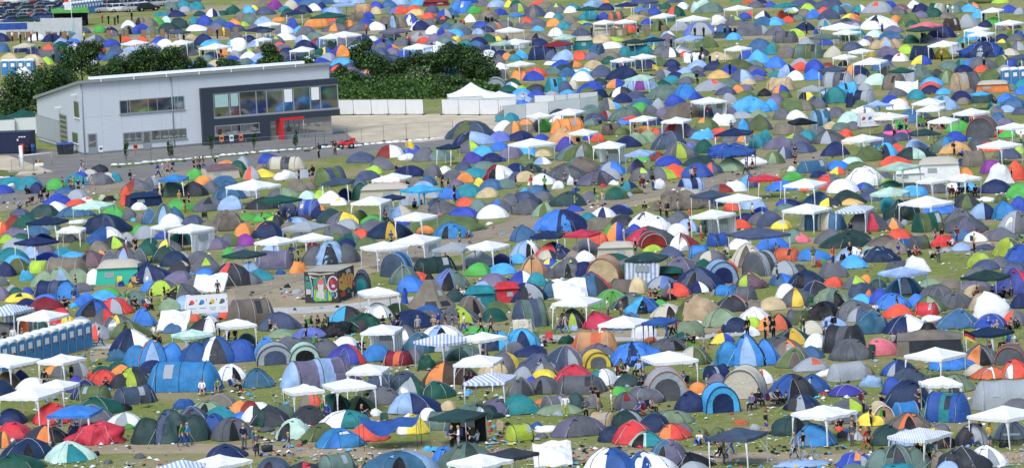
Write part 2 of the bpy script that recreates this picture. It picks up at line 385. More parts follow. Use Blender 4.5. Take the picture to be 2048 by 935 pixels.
def cabin(w, h, c, rnd, lod):
    cc = parse(c); wall, roof = cc['main'], None
    if cc['roof']: roof = {'4': 'W', '5': 'M', '6': 'W'}[cc['roof']] if cc['roof'] in '456' else cc['roof']
    if c == 'M4': wall, roof = 'mint_tarp', 'W'
    if roof is None: roof = wall
    if c == 'o6': roof = 'W'
    d = min(w * .8, 3.2); wh = h * (.72 if h > 1.3 else .6); ov = .12
    bx = w * .06
    V = [(-w/2, -d/2, 0), (w/2, -d/2, 0), (w/2, d/2, 0), (-w/2, d/2, 0), (-w/2 + bx, -d/2 + .1, wh), (w/2 - bx, -d/2 + .1, wh), (w/2 - bx, d/2 - .1, wh), (-w/2 + bx, d/2 - .1, wh)]
    parts = [Part('wall', V, [(0,1,5,4),(1,2,6,5),(2,3,7,6),(3,0,4,7)], [wall], smooth=False)]
    nx = 9; RV = []; RF = []
    for i in range(nx):
        u = -1 + 2*i/(nx-1); zz = h - (abs(u) > .7) * (abs(u) - .7) / .3 * (h - wh) * .8; sg = .05 * math.sin(math.pi * i * .75)
        RV += [((w/2 - bx + ov) * u, -d/2 - ov, wh - .04), ((w/2 - bx) * u, -d/4, (wh + zz)/2 - .03 + sg * .3), ((w/2 - bx) * u, 0, zz - abs(sg)*.6), ((w/2 - bx + ov) * u, d/2 + ov, wh - .04)]
    for i in range(nx-1):
        for j in range(3): RF.append((i*4+j, (i+1)*4+j, (i+1)*4+j+1, i*4+j+1))
    parts.append(Part('roof', RV, RF, [roof]))
    if cc['door']:
        parts.append(Part('doorway', [(-w*.40, -d/2 + .0, .04), (w*.40, -d/2 + .0, .04), (w*.37, -d/2 + .06, wh*.86), (-w*.37, -d/2 + .06, wh*.86)], [(0,1,2,3)], [cc['door']], smooth=False))  # flat panel; its black paints in the shade inside the open front
    elif lod:
        q = rnd.uniform(-.3, .1) * w
        parts.append(Part('window', [(q, -d/2 + .02, wh*.42), (q + w*.22, -d/2 + .02, wh*.42), (q + w*.21, -d/2 + .055, wh*.74), (q + .02, -d/2 + .055, wh*.74)], [(0,1,2,3)], ['window_film'], smooth=False))
    return parts, d
MATS['mint_tarp'] = plain('mint_tarp', (.03,.45,.33), .5)
def canopy_part(W, D, zE, zP, col, rnd, tilt=0.0, name='canopy', rag=0.0):
    n = 10; V = []; F = []
    s0 = rnd.uniform(0, 99)
    for i in range(n + 1):
        for j in range(n + 1):
            u, v = -1 + 2*i/n, -1 + 2*j/n; m_ = max(abs(u), abs(v)); q = min(abs(u), abs(v)) / max(m_, 1e-6)
            z = zE + (zP - zE) * (1 - m_) ** 1.08 - .07 * (1 - q) * m_ * (1 - m_) * 2 - .05 * (1 - q ** 2) * m_ ** 4 + rag * noise.noise(Vector((u * 2 + s0, v * 2, s0)))
            V.append((u * W/2, v * D/2, z))
    id_ = lambda i, j: i * (n + 1) + j
    for i in range(n):
        for j in range(n): F.append((id_(i, j), id_(i+1, j), id_(i+1, j+1), id_(i, j+1)))
    ring = [id_(i, 0) for i in range(n)] + [id_(n, j) for j in range(n)] + [id_(i, n) for i in range(n, 0, -1)] + [id_(0, j) for j in range(n, 0, -1)]
    b = len(V)
    for q, k in enumerate(ring): x, y, z = V[k]; V.append((x * 1.006, y * 1.006, z - .19 - .035 * (q % 2)))
    for q in range(len(ring)): F.append((ring[q], ring[(q+1) % len(ring)], b + (q+1) % len(ring), b + q))
    return Part(name, V, F, [col], smooth=False), V
def gazebo(W, c, rnd, opts='', zE=2.05, sagging=0.0, D=None):
    col = c[0]; D = D or W; zP = zE + .16 * W
    roofP, _ = canopy_part(W, D, zE, zP, col, rnd, rag=sagging)
    parts = [roofP]
    white = col in 'wWgms'; lc = 'pole_white' if white else ('pole_grey' if col != 'i' else 'i')
    for sx, sy in ((-1,-1), (1,-1), (1,1), (-1,1)):
        x, y = sx * (W/2 - .05), sy * (D/2 - .05)
        if white or col in 'bicrjBSa':      # fabric leg covers, wide under the eave
            cw = col if white or col in 'bijc' else 'w'
            k = .30 if white else .14
            pr = [(k, zE - .02), (.12, zE - .55), (.075, 1.0), (.07, 0)]
            V = []; F = []
            for hw, z in pr:
                V += [(x, y, z), (x - sx * hw, y, z), (x - sx * .03, y - sy * .03, z), (x, y - sy * hw, z)]
            for i in range(3):
                for j in range(4): F.append((i*4+j, i*4+(j+1) % 4, (i+1)*4+(j+1) % 4, (i+1)*4+j))
            parts.append(Part('leg', V, F, [cw], smooth=False))
        else:
            v, f = tube([(x, y, 0), (x, y, zE)], .03, 4); parts.append(Part('leg', v, f, [lc]))
    def wall(x0, y0, x1, y1, nm='side_wall', cw=None):
        n = 8; V = []; F = []
        for i in range(n + 1):
            u = i / n; dx, dy = (y1 - y0), -(x1 - x0); l = math.hypot(dx, dy); k = .05 * math.sin(i * 2.3)
            V += [(x0 + (x1-x0)*u + dx/l*k, y0 + (y1-y0)*u + dy/l*k, .03), (x0 + (x1-x0)*u, y0 + (y1-y0)*u, zE - .04)]
        for i in range(n): F.append((2*i, 2*i+2, 2*i+3, 2*i+1))
        mx, my = (x0+x1)/2, (y0+y1)/2; ex, ey = (x1-x0)*.2, (y1-y0)*.2; nx_, ny_ = (y1-y0), -(x1-x0); l = math.hypot(nx_, ny_); nx_, ny_ = nx_/l*.08, ny_/l*.08
        subs = []
        for s_ in (1, -1):
            subs.append(Part('window', [(mx-ex+nx_*s_, my-ey+ny_*s_, 1.0), (mx+ex+nx_*s_, my+ey+ny_*s_, 1.0), (mx+ex+nx_*s_, my+ey+ny_*s_, 1.6), (mx-ex+nx_*s_, my-ey+ny_*s_, 1.6)], [(0,1,2,3)], ['window_film'], smooth=False))
        parts.append(Part(nm, V, F, [cw or ('j' if col in 'wz' else col)], smooth=False, subs=subs))
    if 'W' in opts: wall(-W/2+.06, D/2-.06, W/2-.06, D/2-.06)
    if 'R' in opts: wall(W/2-.06, -D/2+.06, W/2-.06, D/2-.06)
    if 'L' in opts: wall(-W/2+.06, -D/2+.06, W/2-.06, -D/2+.06, cw='i')
    if 'B' in opts: wall(-W/2+.06, D/2-.06, W/2-.06, D/2-.06, cw='x')
    kx, ky, tw = rnd.gauss(0, .035), rnd.gauss(0, .035), rnd.uniform(-.05, .05)      # frames lean and twist a little
    def skew(ps):
        for p in ps:
            p.V = [(v[0] + kx * v[2] + tw * v[1] * v[2] * .3, v[1] + ky * v[2] - tw * v[0] * v[2] * .3, v[2] * (1 + tw * v[0] * .25)) for v in p.V]; skew(p.subs)
    skew(parts)
    return parts
def tipped(w, h, c, rnd):
    """a party-tent canopy that has fallen over, its legs still in the corners"""
    W = min(2.9, w * .75); a = math.asin(min(.82, .7 * h / W))
    p, _ = canopy_part(W, W, 0, .42, c[0], rnd, rag=.32)
    def T(v): y, z = v[1] + W/2, v[2]; return Vector((v[0], y * math.cos(a) - z * math.sin(a) - W*.4*math.cos(a), y * math.sin(a) + z * math.cos(a) + .22))
    p.V = [T(v) for v in p.V]; parts = [p]
    for sx, sy in ((-1,-1),(1,-1),(1,1),(-1,1)):
        st = T((sx * W/2 * .96, sy * W/2 * .96, 0)); en = st + Vector((sx * rnd.uniform(.2, .7), rnd.uniform(.5, 1.3), 0)); en.z = .03 if sy > 0 else .06
        v, f = tube([st, en], .03, 4); parts.append(Part('leg', v, f, ['pole_white'], smooth=False))
    return parts, W * math.cos(a)
def frame_wreck(w, h, c, rnd):
    parts = []; W = 2.6
    V, F = heap(w * .8, .25, c, rnd, 1)[0][0].V, heap(w * .8, .25, c, rnd, 1)[0][0].F
    parts.append(Part('cloth', V, F, [c[0]]))
    for i in range(6):
        x0 = rnd.uniform(-w*.45, w*.45); v, f = tube([(x0, rnd.uniform(-.6, .6), .05), (x0 + rnd.uniform(-1.2, 1.2), rnd.uniform(-.5, .5), rnd.uniform(.8, h))], .03, 4)
        parts.append(Part('pole', v, f, ['pole_grey' if i % 2 else 's']))
    return parts
# ---------------------------------------------------------------- ground
def ground_mat():
    m, n, L, p, out = newmat('trampled_grass'); g = n.new('ShaderNodeNewGeometry')
    def noi(sc, det=6, rough=.6, dist=0.0):
        t = n.new('ShaderNodeTexNoise'); L.new(g.outputs['Position'], t.inputs['Vector']); t.inputs['Scale'].default_value = sc; t.inputs['Detail'].default_value = det; t.inputs['Roughness'].default_value = rough; t.inputs['Distortion'].default_value = dist; return t
    def mix(f, a, b):
        x = n.new('ShaderNodeMix'); x.data_type = 'RGBA'; L.new(f, x.inputs[0])
        for i, v in ((6, a), (7, b)):
            if isinstance(v, tuple): x.inputs[i].default_value = (*v, 1)
            else: L.new(v, x.inputs[i])
        return x.outputs[2]
    def rng(o, a, b):
        r = n.new('ShaderNodeMapRange'); L.new(o, r.inputs[0]); r.inputs[1].default_value = a; r.inputs[2].default_value = b; return r.outputs[0]
    c = mix(rng(noi(.22).outputs[0], .35, .65), (.105, .175, .026), (.20, .25, .045))
    c = mix(rng(noi(1.6, 8, .7).outputs[0], .38, .64), c, (.29, .29, .09))
    c = mix(rng(noi(.09, 7, .65, .6).outputs[0], .48, .62), c, (.34, .285, .155))
    c = mix(rng(noi(7.0, 6, .8).outputs[0], .50, .75), c, (.055, .085, .018))
    L.new(c, p.inputs['Base Color']); p.inputs['Roughness'].default_value = .9; p.inputs['Specular IOR Level'].default_value = .2
    b = n.new('ShaderNodeBump'); b.inputs['Strength'].default_value = .9; b.inputs['Distance'].default_value = .12; L.new(noi(5.0, 8, .8).outputs[0], b.inputs['Height']); L.new(b.outputs[0], p.inputs['Normal'])
    return m
MATS['grass'] = ground_mat()
structure('ground', [(-2500, 0, 0), (2500, 0, 0), (2500, 5500, 0), (-2500, 5500, 0)], [(0,1,2,3)], ['grass'])
def soil(name, c1, c2, sc=1.2, ragged=True, rough=.9):
    """bare surface whose rim breaks up into the grass (vertex attribute 'rim': 0 at the edge, 1 inside)"""
    m, n, L, p, out = newmat(name); g = n.new('ShaderNodeNewGeometry')
    t = n.new('ShaderNodeTexNoise'); L.new(g.outputs['Position'], t.inputs['Vector']); t.inputs['Scale'].default_value = sc; t.inputs['Detail'].default_value = 8; t.inputs['Roughness'].default_value = .7
    x = n.new('ShaderNodeMix'); x.data_type = 'RGBA'; L.new(t.outputs[0], x.inputs[0]); x.inputs[6].default_value = (*c1, 1); x.inputs[7].default_value = (*c2, 1)
    t2 = n.new('ShaderNodeTexNoise'); L.new(g.outputs['Position'], t2.inputs['Vector']); t2.inputs['Scale'].default_value = .25; t2.inputs['Detail'].default_value = 5
    x2 = n.new('ShaderNodeMix'); x2.data_type = 'RGBA'; x2.blend_type = 'MULTIPLY'; x2.inputs[0].default_value = .6; L.new(x.outputs[2], x2.inputs[6])
    r2 = n.new('ShaderNodeMapRange'); L.new(t2.outputs[0], r2.inputs[0]); r2.inputs[1].default_value = .3; r2.inputs[2].default_value = .7; r2.inputs[3].default_value = .72; r2.inputs[4].default_value = 1.15
    L.new(r2.outputs[0], x2.inputs[7]); L.new(x2.outputs[2], p.inputs['Base Color']); p.inputs['Roughness'].default_value = rough; p.inputs['Specular IOR Level'].default_value = .25
    b = n.new('ShaderNodeBump'); b.inputs['Strength'].default_value = .5; b.inputs['Distance'].default_value = .05; L.new(t.outputs[0], b.inputs['Height']); L.new(b.outputs[0], p.inputs['Normal'])
    if ragged:
        at = n.new('ShaderNodeAttribute'); at.attribute_name = 'rim'; t3 = n.new('ShaderNodeTexNoise'); L.new(g.outputs['Position'], t3.inputs['Vector']); t3.inputs['Scale'].default_value = .9; t3.inputs['Detail'].default_value = 8; t3.inputs['Roughness'].default_value = .75
        a = n.new('ShaderNodeMath'); a.operation = 'ADD'; L.new(at.outputs['Fac'], a.inputs[0]); L.new(t3.outputs[0], a.inputs[1])
        r = n.new('ShaderNodeMapRange'); L.new(a.outputs[0], r.inputs[0]); r.inputs[1].default_value = .62; r.inputs[2].default_value = .95
        L.new(r.outputs[0], p.inputs['Alpha'])
    MATS[name] = m
soil('sand', (.44,.37,.25), (.66,.57,.42), .5); soil('dry_earth', (.27,.215,.135), (.43,.355,.23), 1.4); soil('gravel_path', (.21,.175,.125), (.36,.31,.22), 2.0)
soil('asphalt', (.155,.15,.14), (.25,.24,.215), 1.0, ragged=True); soil('concrete', (.42,.41,.38), (.55,.54,.50), 2.0, ragged=False)
soil('verge_grass', (.07,.12,.02), (.16,.19,.05), 2.0)
def ribbon(name, pts, hw, mat, z=.004):
    """track along picture points; hw = half width in picture pixels, taken on the ground"""
    P = []
    n = len(pts)
    for i in range(n - 1):
        p0, p1, p2, p3 = (pts[max(i-1, 0)], pts[i], pts[i+1], pts[min(i+2, n-1)])
        for k in range(8):
            t = k / 8; f = lambda a, b, c, d: .5*((2*b) + (-a+c)*t + (2*a-5*b+4*c-d)*t*t + (-a+3*b-3*c+d)*t**3
                                                 )
            P.append((f(p0[0], p1[0], p2[0], p3[0]), f(p0[1], p1[1], p2[1], p3[1])))
    P.append(pts[-1]); V = []; F = []; rim = []
    offs = (-1.25, -.75, 0, .75, 1.25)
    for i, (x, y) in enumerate(P):
        h = (hw[0] + (hw[1] - hw[0]) * i / (len(P) - 1)) * (1 + .18 * noise.noise(Vector((i * .35, hw[0], y * .01))))
        for o_ in offs:
            v = G(x, y + o_ * h); v.z = z; V.append(v); rim.append(0.0 if abs(o_) > 1 else 1.0)
    m = len(offs)
    for i in range(len(P) - 1):
        for j in range(m - 1): F.append((i*m+j, i*m+j+1, (i+1)*m+j+1, (i+1)*m+j))
    o = structure(name, V, F, [mat]); at = o.data.attributes.new('rim', 'FLOAT', 'POINT'); at.data.foreach_set('value', rim); return o
def patch(name, pts, mat, z=.004, inset=.12):
    c = (sum(p[0] for p in pts) / len(pts), sum(p[1] for p in pts) / len(pts)); n = len(pts); V = []; rim = []
    for sc, rr in ((1.0, 0.0), (1 - inset, 1.0)):
        for x, y in pts: v = G(c[0] + (x - c[0]) * sc, c[1] + (y - c[1]) * sc); v.z = z; V.append(v); rim.append(rr)
    F = [(i, (i+1) % n, n + (i+1) % n, n + i) for i in range(n)] + [tuple(range(n, 2*n))]
    o = structure(name, V, F, [mat]); at = o.data.attributes.new('rim', 'FLOAT', 'POINT'); at.data.foreach_set('value', rim); return o
patch('yard', [(640,232),(760,229),(880,227),(1000,226),(1062,214),(1100,220),(1075,244),(1000,256),(940,264),(905,275),(860,288),(780,294),(700,300),(650,282)], 'sand', .004, .06)
patch('car_park', [(-40,300),(50,296),(170,306),(420,288),(690,262),(720,285),(850,284),(960,272),(940,290),(760,306),(620,320),(430,346),(240,376),(90,398),(-40,412)], 'asphalt', .006, .05)
patch('sand_mound', [(-20,312),(16,310),(60,326),(112,344),(60,352),(-20,352)], 'sand', .010, .15)
patch('verge', [(-10,338),(40,344),(30,352),(-10,352)], 'verge_grass', .014, .2)
ribbon('grass_strip', [(222,332),(340,322),(480,308),(600,298),(700,290)], (3, 2.2), 'verge_grass', .012)
ribbon('left_road', [(-20,420),(90,398),(180,383),(260,368),(330,352),(430,337)], (8, 5), 'gravel_path', .010)
ribbon('main_path', [(470,590),(540,566),(612,544),(720,520),(880,492),(1024,452),(1165,415),(1290,386),(1420,364),(1536,335),(1600,318),(1660,306)], (13, 8), 'gravel_path', .008)
ribbon('worn_verge', [(470,600),(600,570),(720,538),(880,505),(1024,466),(1165,430),(1290,396),(1420,376),(1560,345)], (16, 8), 'dry_earth', .004)
patch('worn_clearing', [(430,560),(520,552),(620,556),(720,565),(790,590),(830,606),(800,625),(700,636),(600,650),(530,648),(470,630),(420,600)], 'dry_earth', .006, .2)
ribbon('side_path', [(540,622),(640,618),(760,606),(860,596)], (5, 5), 'concrete', .012)
ribbon('paved_path', [(1060,672),(1150,675),(1230,678),(1330,676),(1420,672),(1500,664)], (3.4, 3.4), 'concrete', .014)
ribbon('bottom_track', [(-20,897),(200,897),(400,896),(560,901),(750,905),(1000,907),(1200,908),(1420,912),(1700,917),(1900,917),(2070,912)], (9, 10), 'dry_earth', .004)
ribbon('short_path', [(170,692),(200,692),(232,692)], (4, 4), 'concrete', .012)
ribbon('cross_track', [(1540,484),(1620,480),(1780,484),(1900,488),(2060,490)], (5, 6), 'dry_earth', .004)
ribbon('far_track', [(1240,90),(1360,82),(1480,76),(1600,74),(1690,80)], (4, 4), 'dry_earth', .004)
ribbon('far_track', [(180,62),(280,48),(380,24),(480,14),(560,8)], (5, 4), 'dry_earth', .006)
ribbon('worn_ground', [(250,78),(330,74),(420,76),(520,72),(640,66),(800,64),(900,62),(1020,72),(1200,72)], (4, 4), 'dry_earth', .006)
ribbon('right_path', [(1770,280),(1830,272),(1870,268)], (4, 4), 'gravel_path', .006)
ribbon('worn_ground', [(1080,680),(1200,668),(1330,664),(1460,655),(1560,640)], (7, 6), 'dry_earth', .004)
ribbon('worn_ground', [(180,712),(260,700),(380,690)], (8, 6), 'dry_earth', .004)
# ---------------------------------------------------------------- the grey company building
plain('grey_cladding', (.37,.405,.44), .5, var=.04, scale=.6); plain('dark_cladding', (.022,.034,.052), .45, var=.15); plain('roof_membrane', (.78,.80,.80), .6, var=.05); plain('frame_alu', (.30,.32,.34), .4, .3, var=.05)
plain('portal_red', (.55,.015,.025), .4); plain('white_film', (.75,.77,.78), .5, var=.04); plain('curtain', (.33,.50,.47), .6); plain('plinth', (.16,.17,.18), .8)
def clad(name, col):
    m = plain(name, col, .55, var=.05, scale=.5); n = m.node_tree.nodes; L = m.node_tree.links; p = [q for q in n if q.type == 'BSDF_PRINCIPLED'][0]
    tc = n.new('ShaderNodeTexCoord'); sx = n.new('ShaderNodeSeparateXYZ'); L.new(tc.outputs['Object'], sx.inputs[0])
    mu = n.new('ShaderNodeMath'); mu.operation = 'MULTIPLY'; mu.inputs[1].default_value = 38; L.new(sx.outputs[2], mu.inputs[0]); si = n.new('ShaderNodeMath'); si.operation = 'SINE'; L.new(mu.outputs[0], si.inputs[0])
    b = n.new('ShaderNodeBump'); b.inputs['Strength'].default_value = .14; b.inputs['Distance'].default_value = .03; L.new(si.outputs[0], b.inputs['Height']); L.new(b.outputs[0], p.inputs['Normal']); return m
clad('ribbed_cladding', (.52,.56,.60)); clad('ribbed_dark', (.020,.032,.050))
K1_ = 2.9214
def zp(x, y): return (x / K1_, 60 + y / K1_)
C0 = G(*zp(490, 730)); E0 = G(*zp(1942, 612)); ax = (E0 - C0); WLEN = ax.length; ax.normalize(); ay = Vector((-ax.y, ax.x, 0))
def wallpt(x, y, origin, u, off=0.0):
    """picture point -> (distance along the wall, height) on the vertical wall plane through origin"""
    nrm = Vector((-u.y, u.x, 0)); o = origin - nrm * off; d = ray(*zp(x, y)); c = Vector((0, 0, HC)); t = (o - c).dot(nrm) / d.dot(nrm); q = c + d * t
    return (q - o).dot(u), q.z
BR = math.atan2(ax.y, ax.x)
def wallbox(u0, u1, z0, z1, y0, y1):      # y: outward negative
    return box((u0+u1)/2, (y0+y1)/2, z0, u1-u0, y1-y0, z1-z0)
hF = wallpt(460, 308, C0, ax)[1]; hR = wallpt(1922, 207, C0, ax)[1]; hF = (hF + hR) / 2
_n = ax; _d = ray(*zp(229, 660)); _t = (C0 - Vector((0, 0, HC))).dot(_n) / _d.dot(_n); DEP = (Vector((0, 0, HC)) + _d * _t - C0).dot(ay)
_d = ray(*zp(207, 402)); _t = (C0 - Vector((0, 0, HC))).dot(_n) / _d.dot(_n); hB = (Vector((0, 0, HC)) + _d * _t).z; print('building', DEP, hB, hF)
uR = wallpt(1922, 240, C0, ax)[0]
parts = []
V = [(0,0,0),(uR,0,0),(uR,DEP,0),(0,DEP,0),(0,0,hF),(uR,0,hF),(uR,DEP,hB),(0,DEP,hB)]
wall = Part('wall', V, [(0,1,5,4),(1,2,6,5),(2,3,7,6),(3,0,4,7)], ['ribbed_cladding'], smooth=False)
parts.append(wall)
rv = [(-.35,-.5,hF+.02),(uR+.1,-.5,hF+.02),(uR+.1,DEP+.4,hB+.02),(-.35,DEP+.4,hB+.02)]; rv = rv + [(x,y,z+.32) for x,y,z in rv]
roof = Part('roof', rv, [(0,1,2,3),(4,5,6,7),(0,1,5,4),(1,2,6,5),(2,3,7,6),(3,0,4,7)], ['frame_alu','roof_membrane'], [0,1,0,0,0,0], smooth=False)
mv = box(uR*.47, .25, hF+.36, uR*.86, .9, .28); roof.subs.append(Part('roof_edge', *mv, ['roof_membrane'], smooth=False))
for i in range(7): roof.subs.append(Part('roof_bracket', *box(uR*(.08+.13*i), -.56, hF+.02, .10, .12, .45), ['white_film'], smooth=False))
parts.append(roof)
def window(x0, y0, x1, y1, pos, off=.0, panes=None, mat='glass_dark', name='window', origin=None, u=None, sill=True):
    """corner points in the survey sheet; pos = relative mullion positions"""
    origin = origin or C0; u = u or ax
    a = wallpt(x0, y0, origin, u, off); b = wallpt(x1, y1, origin, u, off); u0, u1 = sorted((a[0], b[0])); z0, z1 = sorted((a[1], b[1]))
    return u0, u1, z0, z1
def glazed(u0, u1, z0, z1, y, pos, mats=None, name='window', transom=None, fr=.10):
    v, f = wallbox(u0, u1, z0, z1, y - .05, y + .02); w_ = Part(name, v, f, ['frame_alu'], smooth=False)
    ed = [u0 + fr] + [u0 + (u1-u0) * p for p in pos] + [u1 - fr]
    for i in range(len(ed) - 1):
        a, b = ed[i] + (fr/2 if i else 0), ed[i+1] - (fr/2 if i < len(ed)-2 else 0); mt = (mats or {}).get(i, 'glass_dark')
        w_.subs.append(Part('pane', *wallbox(a, b, z0 + fr, z1 - fr, y - .075, y - .045), ['glass_dark'], smooth=False))
        if mt != 'glass_dark': w_.subs.append(Part('blind', *wallbox(a + .08, b - .08, z0 + (z1-z0) * .42, z1 - fr - .05, y - .10, y - .078), [mt], smooth=False))
    v, f = wallbox(u0 - .08, u1 + .08, z0 - .10, z0 + .0, y - .16, y + .02); w_.subs.append(Part('sill', v, f, ['frame_alu'], smooth=False))
    return w_
q = window(700, 492, 1074, 383, 0); u0, u1, z0, z1 = q; zc = wallpt(702, 492, C0, ax)[1]; zt = wallpt(1072, 383, C0, ax)[1]
parts.append(glazed(u0, u1, zc, zt, 0, [.12, .16, .44, .58, .85, .90]))
u0 = wallpt(720, 640, C0, ax)[0]; u1 = wallpt(1089, 600, C0, ax)[0]; z0 = wallpt(1090, 630, C0, ax)[1]; z1 = wallpt(1087, 571, C0, ax)[1]
ud0, ud1 = wallpt(834, 640, C0, ax)[0], wallpt(882, 640, C0, ax)[0]
parts.append(glazed(u0, ud0 - .05, z0, z1, 0, [.33, .66])); parts.append(glazed(ud1 + .05, u1, z0, z1, 0, [.25, .5, .76]))
def door(u0, u1, z1, y):
    d = Part('door', *wallbox(u0, u1, .05, z1, y - .08, y + .02), ['frame_alu'], smooth=False)
    d.subs.append(Part('pane', *wallbox(u0 + .14, u1 - .14, .9, z1 - .14, y - .10, y - .075), ['glass_dark'], smooth=False)); d.subs.append(Part('handle', *wallbox(u0 + .05, u0 + .10, 1.0, 1.2, y - .15, y - .08), ['chrome'], smooth=False)); return d
parts.append(door(ud0, ud1, z1, 0)); parts.append(door(wallpt(516, 700, C0, ax)[0], wallpt(568, 700, C0, ax)[0], 2.5, 0))
# dark front block, standing proud of the grey wall
OFF = .7; B0_ = wallpt(1172, 342, C0, ax, OFF); B1_ = wallpt(1974, 282, C0, ax, OFF); zb = wallpt(1986, 498, C0, ax, OFF)[1]; zu = wallpt(1980, 462, C0, ax, OFF)[1]
ub0, ub1 = B0_[0], B1_[0]; ztop = (B0_[1] + B1_[1]) / 2
sub = []
w0 = wallpt(1242, 368, C0, ax, OFF); w1 = wallpt(1974, 317, C0, ax, OFF); wz1 = (w0[1] + w1[1]) / 2; wz0 = (wallpt(1254, 515, C0, ax, OFF)[1] + wallpt(1980, 458, C0, ax, OFF)[1]) / 2
# the block: floor band, top band, left pier
for (a, b, c, d, nm) in ((ub0, ub1, wz1, ztop, 'fascia'), (ub0, ub1 + .05, zb, wz0 - .1, 'floor_band'), (ub0, w0[0], wz0 - .1, wz1, 'pier'), (ub0, wallpt(1580, 600, C0, ax, OFF)[0], .0, zb, 'lower_wall')):
    y1 = 3.5 if a == ub0 and nm != 'lower_wall' and nm != 'pier' else .02
    parts.append(Part(nm, *wallbox(a, b, c, d, -OFF, y1), ['ribbed_dark'], smooth=False))
pos = [(x - 1242) / (1974 - 1242.) for x in (1338, 1395, 1493, 1553, 1650, 1710, 1808, 1868)]
parts.append(glazed(w0[0], ub1 - .02, wz0, wz1, -OFF + .16, pos, {0: 'curtain', 1: 'curtain', 5: 'white_film', 7: 'white_film'}, fr=.16))
parts.append(Part('side_glazing', *box(ub1 - .12, 1.7, wz0, .08, 3.4, wz1 - wz0), ['glass_dark'], smooth=False))
parts.append(Part('rear_pier', *box(ub1 - .1, 3.7, zb, .5, .5, ztop - zb), ['ribbed_dark'], smooth=False))
a0 = wallpt(1256, 618, C0, ax, OFF); a1 = wallpt(1514, 540, C0, ax, OFF)
parts.append(glazed(a0[0], a1[0], a0[1], a1[1], -OFF - .01, [.37, .58]))
e0 = wallpt(1582, 632, C0, ax, 0)[0]; e1 = wallpt(1938, 605, C0, ax, 0)[0]
parts.append(glazed(e0, e1, .35, zb - .02, -.02, [.25, .38, .47, .6, .78], name='entrance_glazing', fr=.12))
r0 = wallpt(1645, 640, C0, ax, 1.2)[0]; r1 = wallpt(1782, 600, C0, ax, 1.2)[0]; rz_ = wallpt(1645, 516, C0, ax, 1.2)[1]
portal = Part('entrance_portal', *join(wallbox(r0, r1, rz_ - .28, rz_, -1.2, -.0), wallbox(r0, r0 + .36, .0, rz_ - .28, -1.2, -.0)), ['portal_red'], smooth=False)
portal.subs = [Part('column', *tube([(r1 - .1, -1.1, 0), (r1 - .1, -1.1, rz_ - .35)], .05, 6), ['frame_alu'])]
parts.append(portal); parts.append(Part('plinth', *join(wallbox(-.03, ub0 - .02, 0, .25, -.04, 0.0), box(-.02, DEP/2, 0, .06, DEP, .25)), ['plinth'], smooth=False))
plain('joint', (.42,.46,.49), .6)
for k in range(1, 6): parts.append(Part('panel_joint', *wallbox(ub0 * k / 6 - .02, ub0 * k / 6 + .02, .25, hF - .05, -.012, .0), ['joint'], smooth=False))
parts.append(Part('panel_joint', *wallbox(0, ub0 - .02, hF * .52, hF * .52 + .035, -.014, 0), ['joint'], smooth=False))
for u_ in (.12, uR * .36): parts.append(Part('downpipe', *tube([(u_, -.10, .1), (u_, -.10, hF - .1)], .06, 6), ['frame_alu']))
# gable side (facing left in the picture)
sdn = ay
def sidept(x, y):
    nrm = ax; d = ray(*zp(x, y)); c = Vector((0, 0, HC)); t = (C0 - c).dot(nrm) / d.dot(nrm); q = c + d * t; return (q - C0).dot(ay), q.z
def sidebox(v0, v1, z0, z1, x0, x1): return box((x0+x1)/2, (v0+v1)/2, z0, x1-x0, abs(v1-v0), z1-z0)
def sidewin(x0, y0, x1, y1, mat='glass_dark', nm='window'):
    a, b = sidept(x0, y0), sidept(x1, y1); v0, v1 = sorted((a[0], b[0])); z0, z1 = sorted((a[1], b[1])); z0 = max(z0, .05)
    w_ = Part(nm, *sidebox(v0, v1, z0, z1, -.06, .02), ['frame_alu'], smooth=False)
    if mat == 'shutter':
        for k in range(14):
            vv = v0 + (v1-v0)*(k+.5)/14; w_.subs.append(Part('slat', *sidebox(vv - (v1-v0)/40, vv + (v1-v0)/40, z0 + .1, z1 - .12, -.10, -.055), ['grey_cladding'], smooth=False))
    elif mat == 'gate':
        for k in range(6):
            w_.subs.append(Part('pane', *sidebox(v0 + .3, v1 - .3, z0 + .25 + (z1-z0)*k/6.3, z0 + (z1-z0)*(k+1)/6.3, -.09, -.055), ['glass_dark'], smooth=False))
    else: w_.subs.append(Part('pane', *sidebox(v0 + .1, v1 - .1, z0 + .1, z1 - .1, -.09, -.055), ['glass_dark'], smooth=False)); w_.subs.append(Part('sill', *sidebox(v0 - .1, v1 + .1, z0 - .1, z0, -.16, 0), ['white_film'], smooth=False))
    return w_
parts += [sidewin(438, 508, 460, 420), sidewin(427, 655, 455, 602), sidewin(358, 665, 390, 497, 'gate', 'roller_door'), sidewin(218, 622, 346, 530, 'shutter', 'louvre_panel')]
for x, y in ((446, 381), (352, 455)):
    v, z = sidept(x, y); parts.append(Part('wall_lamp', *box(-.35, v, z, .7, .22, .16), ['white_film'], smooth=False))
o = thing('office_building', parts, C0, BR, 'building', 'long grey two storey office building with dark glazed corner block and red entrance portal')
BUILD = o
